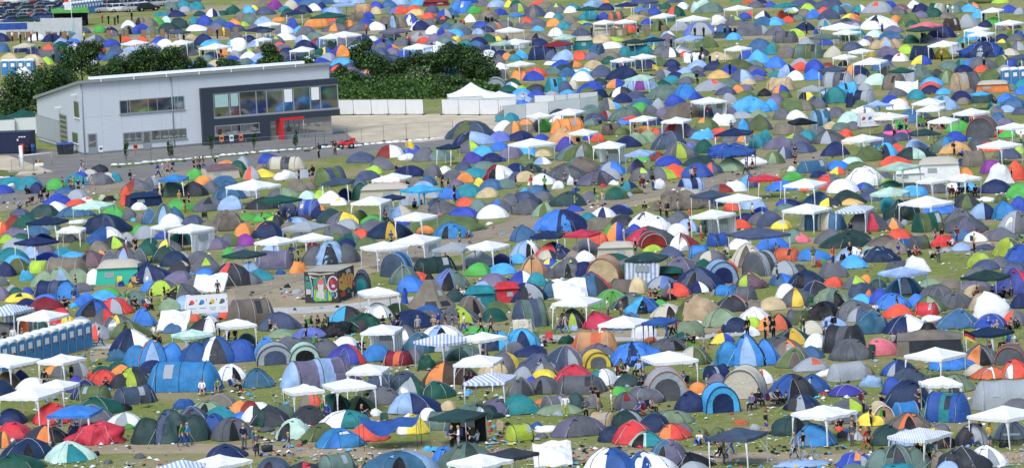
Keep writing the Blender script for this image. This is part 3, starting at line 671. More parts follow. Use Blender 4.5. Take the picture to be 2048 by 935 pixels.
# ---------------------------------------------------------------- fences
plain('wire', (.33,.34,.34), .4, .6); plain('fence_sheet', (.66,.68,.68), .6, var=.09, scale=1.2)
plain('hoarding_sheet', (.46,.48,.50), .7, var=.22, scale=.8)
def mesh_panel(p, q, h=1.95, sheet=False, dense=True):
    """one building-site fence panel from p to q (ground points), local frame on p"""
    L = (q - p).length; ps = []
    fr = [tube([(0, 0, .12), (0, 0, h)], .032, 5), tube([(L, 0, .12), (L, 0, h)], .032, 5), tube([(0, 0, h), (L, 0, h)], .024, 4), tube([(0, 0, .15), (L, 0, .15)], .02, 4)]
    ps.append(Part('frame', *join(*fr), ['wire'], smooth=False))
    if sheet:
        n = 10; V = []; F = []
        for i in range(n + 1):
            for z in (.1, h * .35, h * .7, h - .02): V.append((.04 + (L - .08) * i / n, -.03 + .03 * math.sin(i * 1.7 + z * 3), z))
        for i in range(n):
            for j in range(3): F.append((i*4+j, (i+1)*4+j, (i+1)*4+j+1, i*4+j+1))
        ps.append(Part('sheet', V, F, ['fence_sheet']))
    else:
        ws = [tube([(L * i / 16, 0, .15), (L * i / 16, 0, h)], .004, 3, closed_caps=False) for i in range(1, 16)] + [tube([(0, 0, .15 + (h-.15) * i / 7), (L, 0, .15 + (h-.15) * i / 7)], .004, 3, closed_caps=False) for i in range(1, 7)]
        ps.append(Part('wire_mesh', *join(*ws), ['wire'], smooth=False))
    ps.append(Part('foot', *box(0, 0, 0, .22, .7, .13), ['K'], smooth=False)); return ps
FENCES = []
def fence(pts, step, sheet, what):
    for (x0, y0), (x1, y1) in zip(pts, pts[1:]):
        A, B = G(x0, y0), G(x1, y1); n = max(1, round((B - A).length / step))
        for i in range(n):
            p, q = A.lerp(B, i / n), A.lerp(B, (i + 1) / n); a = math.atan2(q.y - p.y, q.x - p.x)
            o = thing('fence_panel', mesh_panel(p, q, sheet=sheet), p, a, 'fence', group=('white sheeted' if sheet else 'bare wire mesh') + ' fence panels'); mx, my = proj((p + q) / 2 + Vector((0, 0, 1)))
            FENCES.append((o, what, mx, my))
VS = 3.117
def vz(*pts): return [(400 + x / VS, 100 + y / VS) for x, y in pts]
fence([(24,353),(112,345)], 3.5, False, 'wire mesh fence panel'); fence([(90,346),(172,340),(238,335),(303,329),(368,323),(430,317),(493,310),(557,305),(614,301)], 3.6, False, 'wire mesh fence panel')
fence(vz((668,632),(830,575),(1010,590),(1147,570),(1430,552),(1578,545)), 3.6, False, 'wire mesh fence panel')
fence(vz((866,406),(958,406),(1070,405),(1175,404),(1285,404),(1395,404)), 6, True, 'white sheeted fence panel'); fence(vz((1395,404),(1510,404)), 5, False, 'wire mesh fence panel')
fence(vz((1510,404),(1615,404)), 5, True, 'white sheeted fence panel'); fence(vz((1615,406),(1745,407),(1862,406),(1975,404)), 6, True, 'white sheeted fence panel')
fence([(1070,222),(1110,221),(1135,219),(1160,217),(1196,214)], 6, True, 'white sheeted fence panel'); fence([(1008,244),(1052,238),(1098,235),(1162,228),(1197,223)], 6, True, 'white sheeted fence panel'); fence([(1002,244),(1008,244)], 9, False, 'wire mesh fence panel')
fence([(932,75),(972,78),(1048,80),(1108,78),(1160,78),(1230,76),(1300,74)], 3.6, False, 'wire mesh fence panel')
# white sand bags along the fence foot
def bags(name, pts, label):
    ps = []; A = [G(*p) for p in pts]; V = []; F = []; rnd = random.Random(len(pts))
    for p, q in zip(A, A[1:]):
        n = max(1, int((q - p).length / .8))
        for i in range(n):
            c = p.lerp(q, (i + .5) / n) - A[0] + Vector((rnd.uniform(-.1, .1), rnd.uniform(-.3, .3), 0)); hp = heap(rnd.uniform(.9, 1.4), rnd.uniform(.08, .22), 'w', rnd, 0)[0][0]
            b = len(V); a = rnd.uniform(0, 3); V += [(c.x + v[0]*math.cos(a) - v[1]*math.sin(a), c.y + v[0]*math.sin(a) + v[1]*math.cos(a), v[2]) for v in hp.V]; F += [tuple(b + j for j in f) for f in hp.F]
    thing(name, [Part('sheet', V, F, ['w'])], A[0], 0, 'ground sheet', label)
# ---------------------------------------------------------------- people
def skin_mesh(name, chains, level=1):
    """chains: list of [(pos, radius), ...]; a chain may start with ('@', i, j) = vertex j of chain i. Grown into one surface."""
    V = []; E = []; Rr = []; idx = {}
    for ci, ch in enumerate(chains):
        prev = None
        for k, q in enumerate(ch):
            if q[0] == '@': prev = idx[(q[1], q[2])]; idx[(ci, k)] = prev; continue
            V.append(q[0]); Rr.append(q[1] if isinstance(q[1], tuple) else (q[1], q[1])); i = len(V) - 1; idx[(ci, k)] = i
            if prev is not None: E.append((prev, i))
            prev = i
    me = bpy.data.meshes.new(name); me.from_pydata(V, E, []); o = bpy.data.objects.new(name, me); COL.objects.link(o)
    md = o.modifiers.new('s', 'SKIN'); md.use_smooth_shade = True
    if not me.skin_vertices: me.attributes  # layer appears with the modifier
    sv = me.skin_vertices[0].data if me.skin_vertices else None
    if sv is None:
        bpy.context.view_layer.objects.active = o; bpy.ops.mesh.customdata_skin_add(); sv = me.skin_vertices[0].data
    for i, r in enumerate(Rr): sv[i].radius = r
    sv[0].use_root = True
    sb = o.modifiers.new('u', 'SUBSURF'); sb.levels = level; sb.render_levels = level
    dg = bpy.context.evaluated_depsgraph_get(); dg.update()
    out = bpy.data.meshes.new_from_object(o.evaluated_get(dg)); out.name = name
    bpy.data.objects.remove(o); return out
def hand(w, d, side, out):
    """five fingers of different length, slightly curled, thumb leaving the side of the palm"""
    w = Vector(w); d = Vector(d).normalized(); s = Vector((side, 0, 0)); s = (s - d * s.dot(d)).normalized(); f = d.cross(s) * side
    palm = w + d * .075
    base = len(out); out.append([('@', *hand.at), (w + d * .03, (.026, .016)), (palm, (.038, .014))])
    bi = base
    for k, (off, ln) in enumerate(((-.030, .062), (-.010, .075), (.010, .070), (.029, .055))):
        b = palm + d * .02 + Vector((0, 1, 0)) * off
        out.append([('@', bi, 2), (b, .010), (b + d * ln * .5 + s * -.006, .009), (b + d * ln - s * .022, .008)])
    out.append([('@', bi, 1), (w + d * .045 + Vector((0, -.034, 0)), .012), (w + d * .085 + Vector((0, -.052, 0)), .009)])
def person_meshes(pose):
    hip, chest, neck, head = Vector((0, 0, .93)), Vector((0, .01, 1.28)), Vector((0, .01, 1.47)), Vector((0, -.015, 1.62))
    hj = [Vector((s * .09, 0, .90)) for s in (-1, 1)]; sh = [Vector((s * .185, .01, 1.40)) for s in (-1, 1)]
    kn = [Vector((s * .10, -.015, .49)) for s in (-1, 1)]; an = [Vector((s * .105, .02, .09)) for s in (-1, 1)]; toe = [a + Vector((s_ * .02, -.15, -.05)) for a, s_ in zip(an, (-1, 1))]
    el = [Vector((s * .25, .03, 1.12)) for s in (-1, 1)]; wr = [Vector((s * .27, -.05, .88)) for s in (-1, 1)]
    if pose == 'b': el[1] = Vector((.25, .04, 1.12)); wr[1] = Vector((.12, -.22, 1.16)); kn[0].y = -.05; an[0].x = -.14; toe[0].x = -.2
    if pose == 'c': el = [Vector((-.24, -.02, 1.12)), Vector((.24, -.02, 1.12))]; wr = [Vector((-.08, -.24, 1.20)), Vector((.10, -.22, 1.28))]; head += Vector((0, -.03, -.01))
    if pose == 'w':
        kn = [Vector((-.09, -.20, .52)), Vector((.09, .05, .50))]; an = [Vector((-.09, -.33, .12)), Vector((.09, .34, .20))]
        toe = [Vector((-.10, -.47, .09)), Vector((.10, .24, .06))]; el = [Vector((-.24, .13, 1.14)), Vector((.24, -.09, 1.13))]; wr = [Vector((-.25, .16, .90)), Vector((.22, -.26, .96))]
    if pose in 'tg':
        drop = -.45 if pose == 't' else -.79
        for v in [hip, chest, neck, head] + sh + el + wr + hj: v.z += drop
        if pose == 't': kn = [Vector((s * .13, -.44, .50)) for s in (-1, 1)]; an = [Vector((s * .14, -.50, .09)) for s in (-1, 1)]
        else: kn = [Vector((s * .17, -.36, .42)) for s in (-1, 1)]; an = [Vector((s * .15, -.55, .08)) for s in (-1, 1)]
        toe = [a + Vector((0, -.15, -.04)) for a in an]
        el = [Vector((s * .24, -.10, sh[0].z - .26)) for s in (-1, 1)]; wr = [Vector((s * .14, -.34, (kn[0].z + .10))) for s in (-1, 1)]
        for v in [chest, neck, head] + sh: v.y += .06
    up = (head - neck).normalized(); face = Vector((0, -1, 0))
    ch = [[(hip, (.125, .095)), (hip.lerp(chest, .45), (.115, .085)), (chest, (.135, .095)), (neck - up * .05, (.085, .07)), (neck, (.05, .052)), (head - up * .055, (.062, .07)), (head + up * .01, (.076, .092)), (head + up * .075, (.066, .082)), (head + up * .115, (.03, .04))]]
    ch.append([('@', 0, 6), (head + face * .105 + up * -.012, .013)])                              # nose
    for s in (-1, 1): ch.append([('@', 0, 6), (head + Vector((s * .085, .005, 0)), (.014, .018))])      # ears
    for i in (0, 1):
        ch.append([('@', 0, 0), (hj[i], (.085, .088)), (hj[i].lerp(kn[i], .5), (.070, .074)), (kn[i], (.052, .056)), (kn[i].lerp(an[i], .35), (.052, .054)), (an[i], (.034, .038)), (an[i].lerp(toe[i], .5) + Vector((0, 0, -.01)), (.035, .03)), (toe[i], (.034, .022))])
    for i in (0, 1):
        k = len(ch); ch.append([('@', 0, 3), (sh[i], (.055, .055)), (sh[i].lerp(el[i], .5), (.044, .044)), (el[i], (.036, .036)), (el[i].lerp(wr[i], .4), (.034, .034)), (wr[i], (.024, .020))])
        hand.at = (k, 5); hand(wr[i], wr[i] - el[i], (-1, 1)[i], ch)
    body = skin_mesh('person_body', ch, 1)
    body.materials.append(M('skin')); body.materials.append(M('hair_dark')); body.materials.append(M('shoe')); body.materials.append(M('r'))
    for p in body.polygons:
        c = p.center; l = c - head
        if l.y < -.055 and abs(l.z - .012) < .014 and .018 < abs(l.x) < .05: p.material_index = 1      # eyes
        elif l.y < -.05 and abs(l.z + .052) < .010 and abs(l.x) < .028: p.material_index = 3          # mouth
        elif any((c - t).length < .12 and c.z < a.z + .02 for t, a in zip(toe, an)) or any((c - a).length < .09 and c.z < a.z + .03 for a in an): p.material_index = 2
    e = .018
    shirt = [[(hip + Vector((0, 0, -.03)), (.15, .118)), (hip.lerp(chest, .45), (.138, .105)), (chest, (.158, .115)), (neck - up * .055, (.098, .08)), (neck - up * .015, (.062, .062))]]
    for i in (0, 1): shirt.append([('@', 0, 3), (sh[i], (.075, .075)), (sh[i].lerp(el[i], .5), (.064, .064)), (el[i], (.054, .054)), (el[i].lerp(wr[i], .75), (.042, .042))])
    tee = [list(shirt[0])] + [[('@', 0, 3), (sh[i], (.075, .075)), (sh[i].lerp(el[i], .62), (.066, .066))] for i in (0, 1)]
    tro = [[(hip + Vector((0, 0, .02)), (.14, .112)), (hip - Vector((0, 0, .03)), (.14, .112))]]
    for i in (0, 1): tro.append([('@', 0, 1), (hj[i] - Vector((0, 0, .03)), (.10, .104)), (hj[i].lerp(kn[i], .5), (.088, .092)), (kn[i], (.070, .074)), (kn[i].lerp(an[i], .5), (.064, .068)), (an[i] + Vector((0, 0, .02)), (.056, .062))])
    sho = [list(tro[0])] + [[('@', 0, 1), (hj[i] - Vector((0, 0, .03)), (.10, .104)), (hj[i].lerp(kn[i], .5), (.094, .098)), (hj[i].lerp(kn[i], .9), (.09, .094))] for i in (0, 1)]
    A = skin_mesh('shirt', shirt, 1); B = skin_mesh('shirt', tee, 1); T = skin_mesh('trousers', tro, 1); H = skin_mesh('shorts', sho, 1)
    def hairm(long):
        V = []; F = []; n, m = 12, 6
        for i in range(m + 1):
            t = math.pi * .62 * i / m
            for k in range(n):
                a = 2 * math.pi * k / n; rr = math.sin(t); x, y, z = .088 * rr * math.cos(a), .104 * rr * math.sin(a) + .012, .112 * math.cos(t) + .028
                if y < -.05 and z < .075: z = .075 + (z - .075) * .15; y = -.095
                V.append(head + Vector((x, y, z)))
        if long:
            for dz, sc_ in ((-.10, 1.0), (-.22, .95)):
                for k in range(n):
                    a = 2 * math.pi * k / n; y = max(.104 * math.sin(a) * sc_ + .012, -.02 if abs(math.cos(a)) > .6 else .04); V.append(head + Vector((.092 * math.cos(a) * sc_, y + .02, dz)))
        rows = m + 1 + (2 if long else 0)
        for i in range(rows - 1):
            for k in range(n): F.append((i*n+k, i*n+(k+1)%n, (i+1)*n+(k+1)%n, (i+1)*n+k))
        me = bpy.data.meshes.new('hair'); me.from_pydata([tuple(v) for v in V], [], F); me.polygons.foreach_set('use_smooth', [True] * len(F)); return me
    bp = bpy.data.meshes.new('backpack'); c = chest + Vector((0, .20, .0)); v, f = box(c.x, c.y, c.z - .26, .30, .20, .48); bp.from_pydata(v, [], f)
    for me in (A, B, T, H): me.materials.clear(); me.materials.append(None)
    hs, hl = hairm(False), hairm(True)
    for me in (hs, hl, bp): me.materials.append(None)
    return dict(body=body, long=A, tee=B, trousers=T, shorts=H, hair=hs, hairl=hl, pack=bp)
POSES = {k: person_meshes(k) for k in 'abcwtg'}
def slot(o, mat):
    o.material_slots[0].link = 'OBJECT'; o.material_slots[0].material = mat
def person(loc, rz, sc, pose, cols, rnd):
    pm = POSES[pose]; root = link('person', pm['body']); root.location = loc; root.rotation_euler = (0, 0, rz); root.scale = (sc, sc, sc)
    tee = rnd.random() < .45; short = cols[1] in 'tsdWy' and rnd.random() < .7 or rnd.random() < .2
    a = link('shirt', pm['tee' if tee else 'long'], root); slot(a, M(cols[0] if cols[0] in PAL else 'x'))
    b = link('shorts' if short else 'trousers', pm['shorts' if short else 'trousers'], root); slot(b, M(cols[1] if cols[1] in PAL else 'S'))
    lg = rnd.random() < .35; h = link('hair', pm['hairl' if lg else 'hair'], root); hc = rnd.choice(['hair_dark', 'hair_brown', 'hair_brown', 'hair_blond']); slot(h, M(hc))
    root['category'] = 'person'
    return root, ('shirt' if tee else 'top'), ('shorts' if short else 'trousers'), hc.split('_')[1], lg
# ---------------------------------------------------------------- survey of the camp
# one text per part of the meadow: (left, top, scale) of the survey sheet, then
# kind x base width height colours   (colours: a solid, a/b halves, a+b band, a.b door, x there painting the dark inside of an open one)
SHEETS = {}
SHEETS['B0'] = (0, 701, 4, '''
D 20 355 200 130 B; D 70 310 200 150 N; D 170 255 130 110 B; D 255 325 230 115 w; D 365 250 90 45 T; D 640 210 130 130 G/g
D 425 190 110 75 o; D 480 215 120 95 G+l; D 820 165 140 45 e; D 950 165 150 85 e; D 975 190 155 85 o; D 1220 175 180 110 B
D 1080 290 240 165 K+l; D 960 300 150 120 K; D 830 275 220 130 r; D 735 245 110 80 r/K; D 610 330 150 140 I; D 690 390 220 165 B
U 755 405 320 135 k; U 1080 435 390 165 S; U 1480 340 660 260 a.g -18; D 1850 240 230 145 w; D 790 510 330 155 e; D 745 600 330 180 G+l
D 425 582 270 175 r; D 90 590 220 135 B; D 1005 608 250 120 w+g; Q 1375 738 630 265 z+S; D 110 715 270 155 r; D 25 775 110 140 K/o
D 370 740 330 150 K+o; D 620 705 150 115 S; D 780 750 380 190 r; D 220 868 370 175 B; D 560 885 350 175 m.T; D 130 965 380 150 e
D 1810 870 280 130 B; D 1865 718 300 195 G; D 1715 665 200 170 b; D 1545 580 240 140 S; D 1660 520 250 125 f; D 1760 550 220 110 T
D 1765 465 250 120 n; F 1470 465 190 80 b; D 1920 500 140 105 o; D 2000 500 140 110 R; D 1940 560 150 75 a; D 2030 570 170 135 w/z
Z -260 -80 115 85 w; Z -150 80 330 125 w; Z 300 515 698 105 w; Z 270 510 650 305 w; Z -20 310 500 385 w; Z 370 715 828 520 a
Z 1500 1750 2030 940 w; Z 1230 1500 1700 970 i
M 1460 770 205 Eb w; M 1505 755 185 cb w; M 1955 790 215 BG s; M 2030 800 190 TG s; M 1620 325 100 wG t; M 1745 335 120 Ex t; M 1880 300 110 gx t
M 360 220 80 xx s; M 850 290 80 xx g; M 610 610 70 Bx g; M 575 185 90 xx s; H2 1160 455 90 K; F 1115 860 100 40 G; F 865 905 70 35 G; F 770 838 60 30 x; F 1035 625 80 40 E; F 1000 480 110 55 x
''')
SHEETS['B1'] = (512, 701, 4, '''
D 15 290 230 160 d; U 500 305 660 245 p+s; D 690 262 270 95 s+R; D 1000 320 240 145 S; D 1180 325 240 165 S; D 1250 370 250 170 e+g; D 1450 385 220 150 e
D 1020 430 240 150 G; D 830 470 220 110 k.x; D 440 450 170 115 n/r; D 630 490 230 150 e.x; D 1260 505 380 180 s/B; D 20 480 170 70 w; D 120 602 270 170 K+z
D 225 545 210 120 q; D 430 597 285 165 K; D 725 620 370 155 w/T; D 305 712 270 180 m; D 520 722 240 150 k; D 670 774 340 165 a L; D 910 724 275 155 r
D 1245 670 215 180 w/y; D 1380 560 150 110 w; U 1480 640 280 160 q; D 1770 555 370 145 q/z; D 1890 530 270 145 p; D 1540 480 130 85 t
D 1520 268 290 190 N+o; D 1690 270 180 150 N; D 1910 190 220 130 t; D 1980 180 260 180 G+y; F 1370 155 150 115 e
D 140 990 250 140 S; D 385 1010 260 125 K+r; U 650 985 360 170 q; D 1150 1005 560 205 d+s; D 1515 922 190 170 a; D 1700 960 460 245 q+z
Z 685 1000 1045 180 w; Z 210 300 560 350 w; Z 530 640 965 320 w; Z 1550 1890 1955 115 w; Z 1650 1990 2080 262 i; Z 1380 1680 1850 560 z B; Z 1520 1800 2060 935 w
AW 1080 790 470 90 b
M 265 842 195 Gs w; M 10 800 160 GK s; H4 90 805 80 K; M 880 935 80 xx g; M 935 915 80 px g; M 1340 885 50 xx g; M 1625 760 165 ws s; M 1570 745 150 xx s
M 1720 712 120 xx s; M 1770 705 80 wb g; M 1690 225 60 Gx t; M 1728 225 55 Rx t; M 570 480 75 bb t; H2 1100 650 110 R; H2 1030 600 110 e; H2 1950 670 100 t
F 1575 345 60 40 a; F 1440 805 90 40 c; F 1370 800 70 35 c; F 960 520 90 60 w; F 1700 350 60 25 c; F 80 650 140 40 G
''')
SHEETS['B2'] = (1024, 701, 4, '''
U 65 725 250 140 l; D 60 510 260 170 T; D 80 360 210 160 G; D 90 240 150 120 g; D 250 220 180 72 y; D 300 200 110 80 c; D 255 347 260 150 G+r; D 160 300 120 100 b
D 500 250 270 145 r; U 540 355 380 175 G; D 650 330 200 130 G; D 215 200 330 190 S; D 260 204 230 135 G+g; D 720 280 230 145 T/w; D 930 285 200 105 z; D 870 362 140 80 E
H 1230 402 330 265 g.G+o; D 1070 425 250 155 G; D 920 472 190 145 G+R; U 345 500 150 140 G; D 380 515 320 90 f; D 510 465 170 145 z; D 650 460 130 110 G
D 1430 492 240 180 B; H 1665 497 270 232 c.B; D 1490 350 150 105 o; H 1860 388 320 262 W.W; U 1640 240 250 130 B; D 1640 270 130 95 p; D 2000 268 165 125 w+r
D 540 687 390 180 p+G; U 720 610 270 125 t; D 925 602 240 130 z+g; D 1135 650 235 155 B; D 1285 592 270 120 f; D 800 732 190 135 B; D 975 747 300 200 r; D 1290 714 240 135 r+o
D 1370 690 170 125 G; D 1080 770 255 138 m/T; D 1250 932 330 240 d/p; D 1440 930 280 130 x; D 790 990 400 230 w/b; D 1090 990 380 200 w+b; D 1500 690 130 80 k; D 1650 690 120 85 k
X 330 932 390 182 w; D 1450 995 210 115 g; Z -200 0 225 865 K; Z 1030 1145 1490 105 w; Z 1561 1885 2053 720 S
F 890 165 120 55 w; F 850 240 110 40 w; F 280 650 200 60 w; F 235 700 110 45 G; F 200 625 90 60 b; F 230 425 110 40 o; F 370 520 90 40 g; F 1660 640 50 20 o; F 1945 630 90 45 g; F 1830 590 120 30 o
M 435 542 200 wl s; M 595 500 130 Gx s; M 695 482 195 xt s; M 655 340 80 xx s; M 800 487 170 wt s; M 1020 492 110 bb t; M 1120 492 120 tx t; M 1920 430 100 px t
M 1980 412 110 xx t; M 880 192 110 kx t; M 1010 182 110 sx t; M 1050 262 100 Bx t; M 1370 252 90 bx t; M 1500 700 60 wb g; M 1560 705 60 bb g; M 1660 862 220 xx w; M 1745 832 210 Gb w; M 1695 862 220 xx w; M 2035 662 190 xb s
M 1565 272 90 gG s
''')
SHEETS['B3'] = (1536, 701, 4, '''
D 350 166 250 115 g+o; U 640 252 380 170 g; D 780 192 120 90 n; F 480 207 180 60 w; D 190 387 370 215 b/K; D 355 332 240 152 b; D 285 482 270 142 B+g; D 635 367 260 100 I
F 830 290 180 95 s; D 1050 205 260 140 b/B; Z 1080 1375 1585 72 w; D 1465 157 340 125 a; D 1665 202 170 102 W; D 1790 230 290 106 o+w; D 1985 222 240 162 r+B
U 1900 475 560 255 g.g 5; D 1990 482 220 110 G; D 1135 300 270 172 S; D 1005 352 175 152 b; D 1120 455 335 238 B; X2 1240 1290 1590 290 w; D 1500 332 250 152 f
U 1435 580 440 260 b+T -20; U 1105 540 260 135 a; D 650 492 270 112 G+l; D 610 582 330 112 G; H 905 585 170 160 t+w; D 820 600 200 110 y; D 205 677 330 172 z
D 375 767 310 192 a; X2 180 470 720 545 w; D 1120 622 310 132 n+o; D 955 750 240 165 z; D 1100 772 200 162 s; D 1350 777 250 160 y/x; D 1385 650 130 72 G
Z 935 1235 1460 722 j; D 1630 762 250 190 K/g; D 1950 712 250 165 g; Z 1600 1930 2200 560 w; D 710 942 260 140 b+o; Q 1045 972 530 235 q+z; D 1400 960 190 170 n
D 1565 982 370 222 K; D 1745 932 270 190 w; D 1450 990 190 115 s; D 690 1010 230 110 q; D 1040 1015 300 115 T
M 35 412 110 gx t; M 85 402 110 xx t; M 140 405 80 kx g; M 765 500 190 Gx s; M 910 432 100 xx g; M 1215 422 120 xB s; M 825 602 170 xB s; M 935 592 155 xg s; M 580 602 80 xx g
M 680 602 90 nx g; M 785 792 190 ro w; M 812 785 185 Kx w; M 212 867 220 gx w; M 285 857 230 xT w; M 1775 772 200 yd s; M 1200 822 110 xx s; M 1245 832 110 xr s; M 1290 832 125 Tx s
M 1350 832 125 wr s; F 700 715 120 60 w; F 600 695 90 55 G; F 630 665 50 40 b; F 570 640 60 35 r; H5 1950 750 110 w; F 1890 775 90 45 x; F 270 200 0 0 w; X3 270 925 520 260 s
''')
SHEETS['R40'] = (0, 500, 4, '''
D 150 195 190 135 k; D 45 212 160 130 B; D 20 285 90 80 G; U 315 190 140 110 l; U 530 212 400 162 n; F 210 245 130 80 c; Q 490 292 470 162 f+q; D 765 277 150 135 w
C 960 272 340 205 M4; D 1205 266 345 177 B; D 1450 190 170 110 K+t; D 1415 190 130 65 a; D 1430 272 210 112 p; D 1650 180 230 125 G+l; D 1650 166 110 65 o; D 1640 200 140 55 a
D 1850 287 320 205 K+r; D 2000 277 150 112 G; D 1990 232 180 150 s; X 1680 342 400 148 w; D 1570 302 180 90 G; U 440 397 390 162 B+S; D 540 397 175 152 a; D 660 332 150 72 G
D 685 442 150 112 a; D 100 352 100 80 g; D 130 387 130 97 e; D 165 414 210 75 y+K; D 215 442 140 60 B; D 225 352 90 60 b; D 20 402 110 122 p; D 370 480 235 110 R; D 485 592 180 140 r
D 370 422 180 72 a; D 860 377 210 77 E; D 830 422 220 102 c; D 1070 447 230 127 q; D 760 527 250 147 b.x; D 915 514 280 138 r+g; D 845 612 195 150 G/r; D 1145 614 195 165 a
D 950 662 230 152 G+y; D 1030 710 290 157 k; D 1050 812 310 195 B/w; F 940 885 180 85 d; D 1210 332 150 92 a; D 1300 362 230 130 G+l; D 1440 402 250 140 l/G; D 1500 397 200 130 G
Z 125 385 550 560 w; Z -150 110 270 510 i W; D 650 602 150 75 g; D 545 592 100 75 y; D 780 720 185 145 g.r; U 60 690 260 120 G; D 320 622 110 75 e; X 1390 662 310 190 w; D 1400 662 190 90 d
D 1660 662 215 145 K/w; D 1800 552 90 82 r; D 1560 572 80 72 r; D 1700 540 110 60 s; U 2010 612 440 235 n; Z 1375 1490 1715 705 m W; Q 1230 927 490 218 a+o; Q 1750 907 625 224 b+w
D 1980 772 150 112 z; Z 1765 1800 2090 625 w
M 40 705 75 xx s; M 110 685 75 wx s; M 175 665 40 xx g; M 595 440 140 Bt s; M 470 440 75 Gx g; M 520 450 85 xx g; M 1020 450 135 Et s; M 1085 455 90 xx t; M 1180 460 95 wx t; M 1165 455 55 rx g
M 1215 445 140 xx s; M 1320 465 180 xd s; M 1355 460 150 xd s; M 1745 375 140 xx s; M 1235 700 110 wx s; M 1165 740 80 GG g; M 1270 695 30 xx g; M 800 768 155 wb w; M 1750 672 130 xx s
M 1885 715 100 xx s; M 1830 690 70 Bx g; M 610 270 75 xx s; H2 950 290 80 y; H2 1085 290 60 O; F 1045 300 40 40 y; F 970 290 60 45 b; F 590 460 80 40 c; H7 180 670 90 o; M 180 690 60 xx s
''')
SHEETS['R41'] = (512, 500, 4, '''
D 190 642 300 157 S; F 340 182 150 88 o; D 30 242 165 92 T; H 850 342 130 172 S.T; U 1130 222 290 217 a+S 60; D 1190 272 215 165 q.q; U 1430 192 380 147 z; Y 1400 475 400 310 n
D 1300 252 160 82 r; D 1240 337 200 137 a; D 1550 317 290 185 v/q; D 1560 319 170 112 w; D 1590 414 150 105 z; D 1780 207 200 112 E; D 1970 197 200 97 c; C 1800 480 250 205 T
D 1815 302 110 55 s; C 2010 418 210 172 r; D 1720 522 215 167 n+s; D 1930 497 175 92 k; D 1620 592 290 167 G+l; D 730 590 270 152 c/K; D 880 650 290 157 e; D 975 547 210 132 w
D 1130 512 180 92 k; D 1245 622 310 152 B; D 1375 542 250 112 b; D 1390 572 140 102 G; D 205 702 200 72 f; D 440 707 260 102 v; X 620 700 310 105 x; D 250 802 180 122 G+o
D 410 852 220 172 G; D 560 852 210 152 G; D 720 772 170 87 w; D 90 882 220 202 a; H 150 917 280 172 g.S; H 390 907 240 162 m.x; D 715 920 290 180 I+r; D 965 890 215 142 a
D 1085 812 130 72 b; D 1210 757 210 174 G; D 1485 712 310 122 w+s; D 1310 824 240 172 d; D 1490 812 140 62 g; D 1760 667 200 57 E; D 1820 802 150 67 n; D 1940 802 260 165 B/c
U 1140 926 275 125 R+o; D 1265 902 160 137 G; D 1660 872 290 125 q; D 1620 880 180 100 z
Z 775 1105 1120 665 w W; Z 835 900 1170 370 w; Z 1260 1495 1740 760 i; Z 1610 1790 2010 735 w
M 120 652 115 xW g; M 405 617 65 xx s; M 448 612 90 xx s; M 500 612 95 xx s; M 560 607 95 kx s; M 1020 577 60 xx s; M 1080 582 75 Bx s; M 1135 527 40 xx s; M 1300 637 115 gG s
M 1425 587 70 tx s; M 1465 587 100 bG s; M 1520 582 80 xr s; M 1575 592 80 BG s; M 1625 647 155 xk s; M 1668 642 140 wb w; M 1800 627 120 Bx w; M 1885 642 135 nx w; M 1610 332 50 xx g
M 1655 350 50 wx g; M 1680 322 50 xx g; M 490 712 45 Gx s; M 850 790 85 xx t; M 955 745 40 xx g; M 1830 822 45 Rx g; F 250 300 50 30 x; F 330 345 90 35 g; F 200 195 70 40 b; F 1000 640 40 30 P; F 920 890 60 25 w
F 1190 430 50 90 b; P 1180 420 330 z
''')
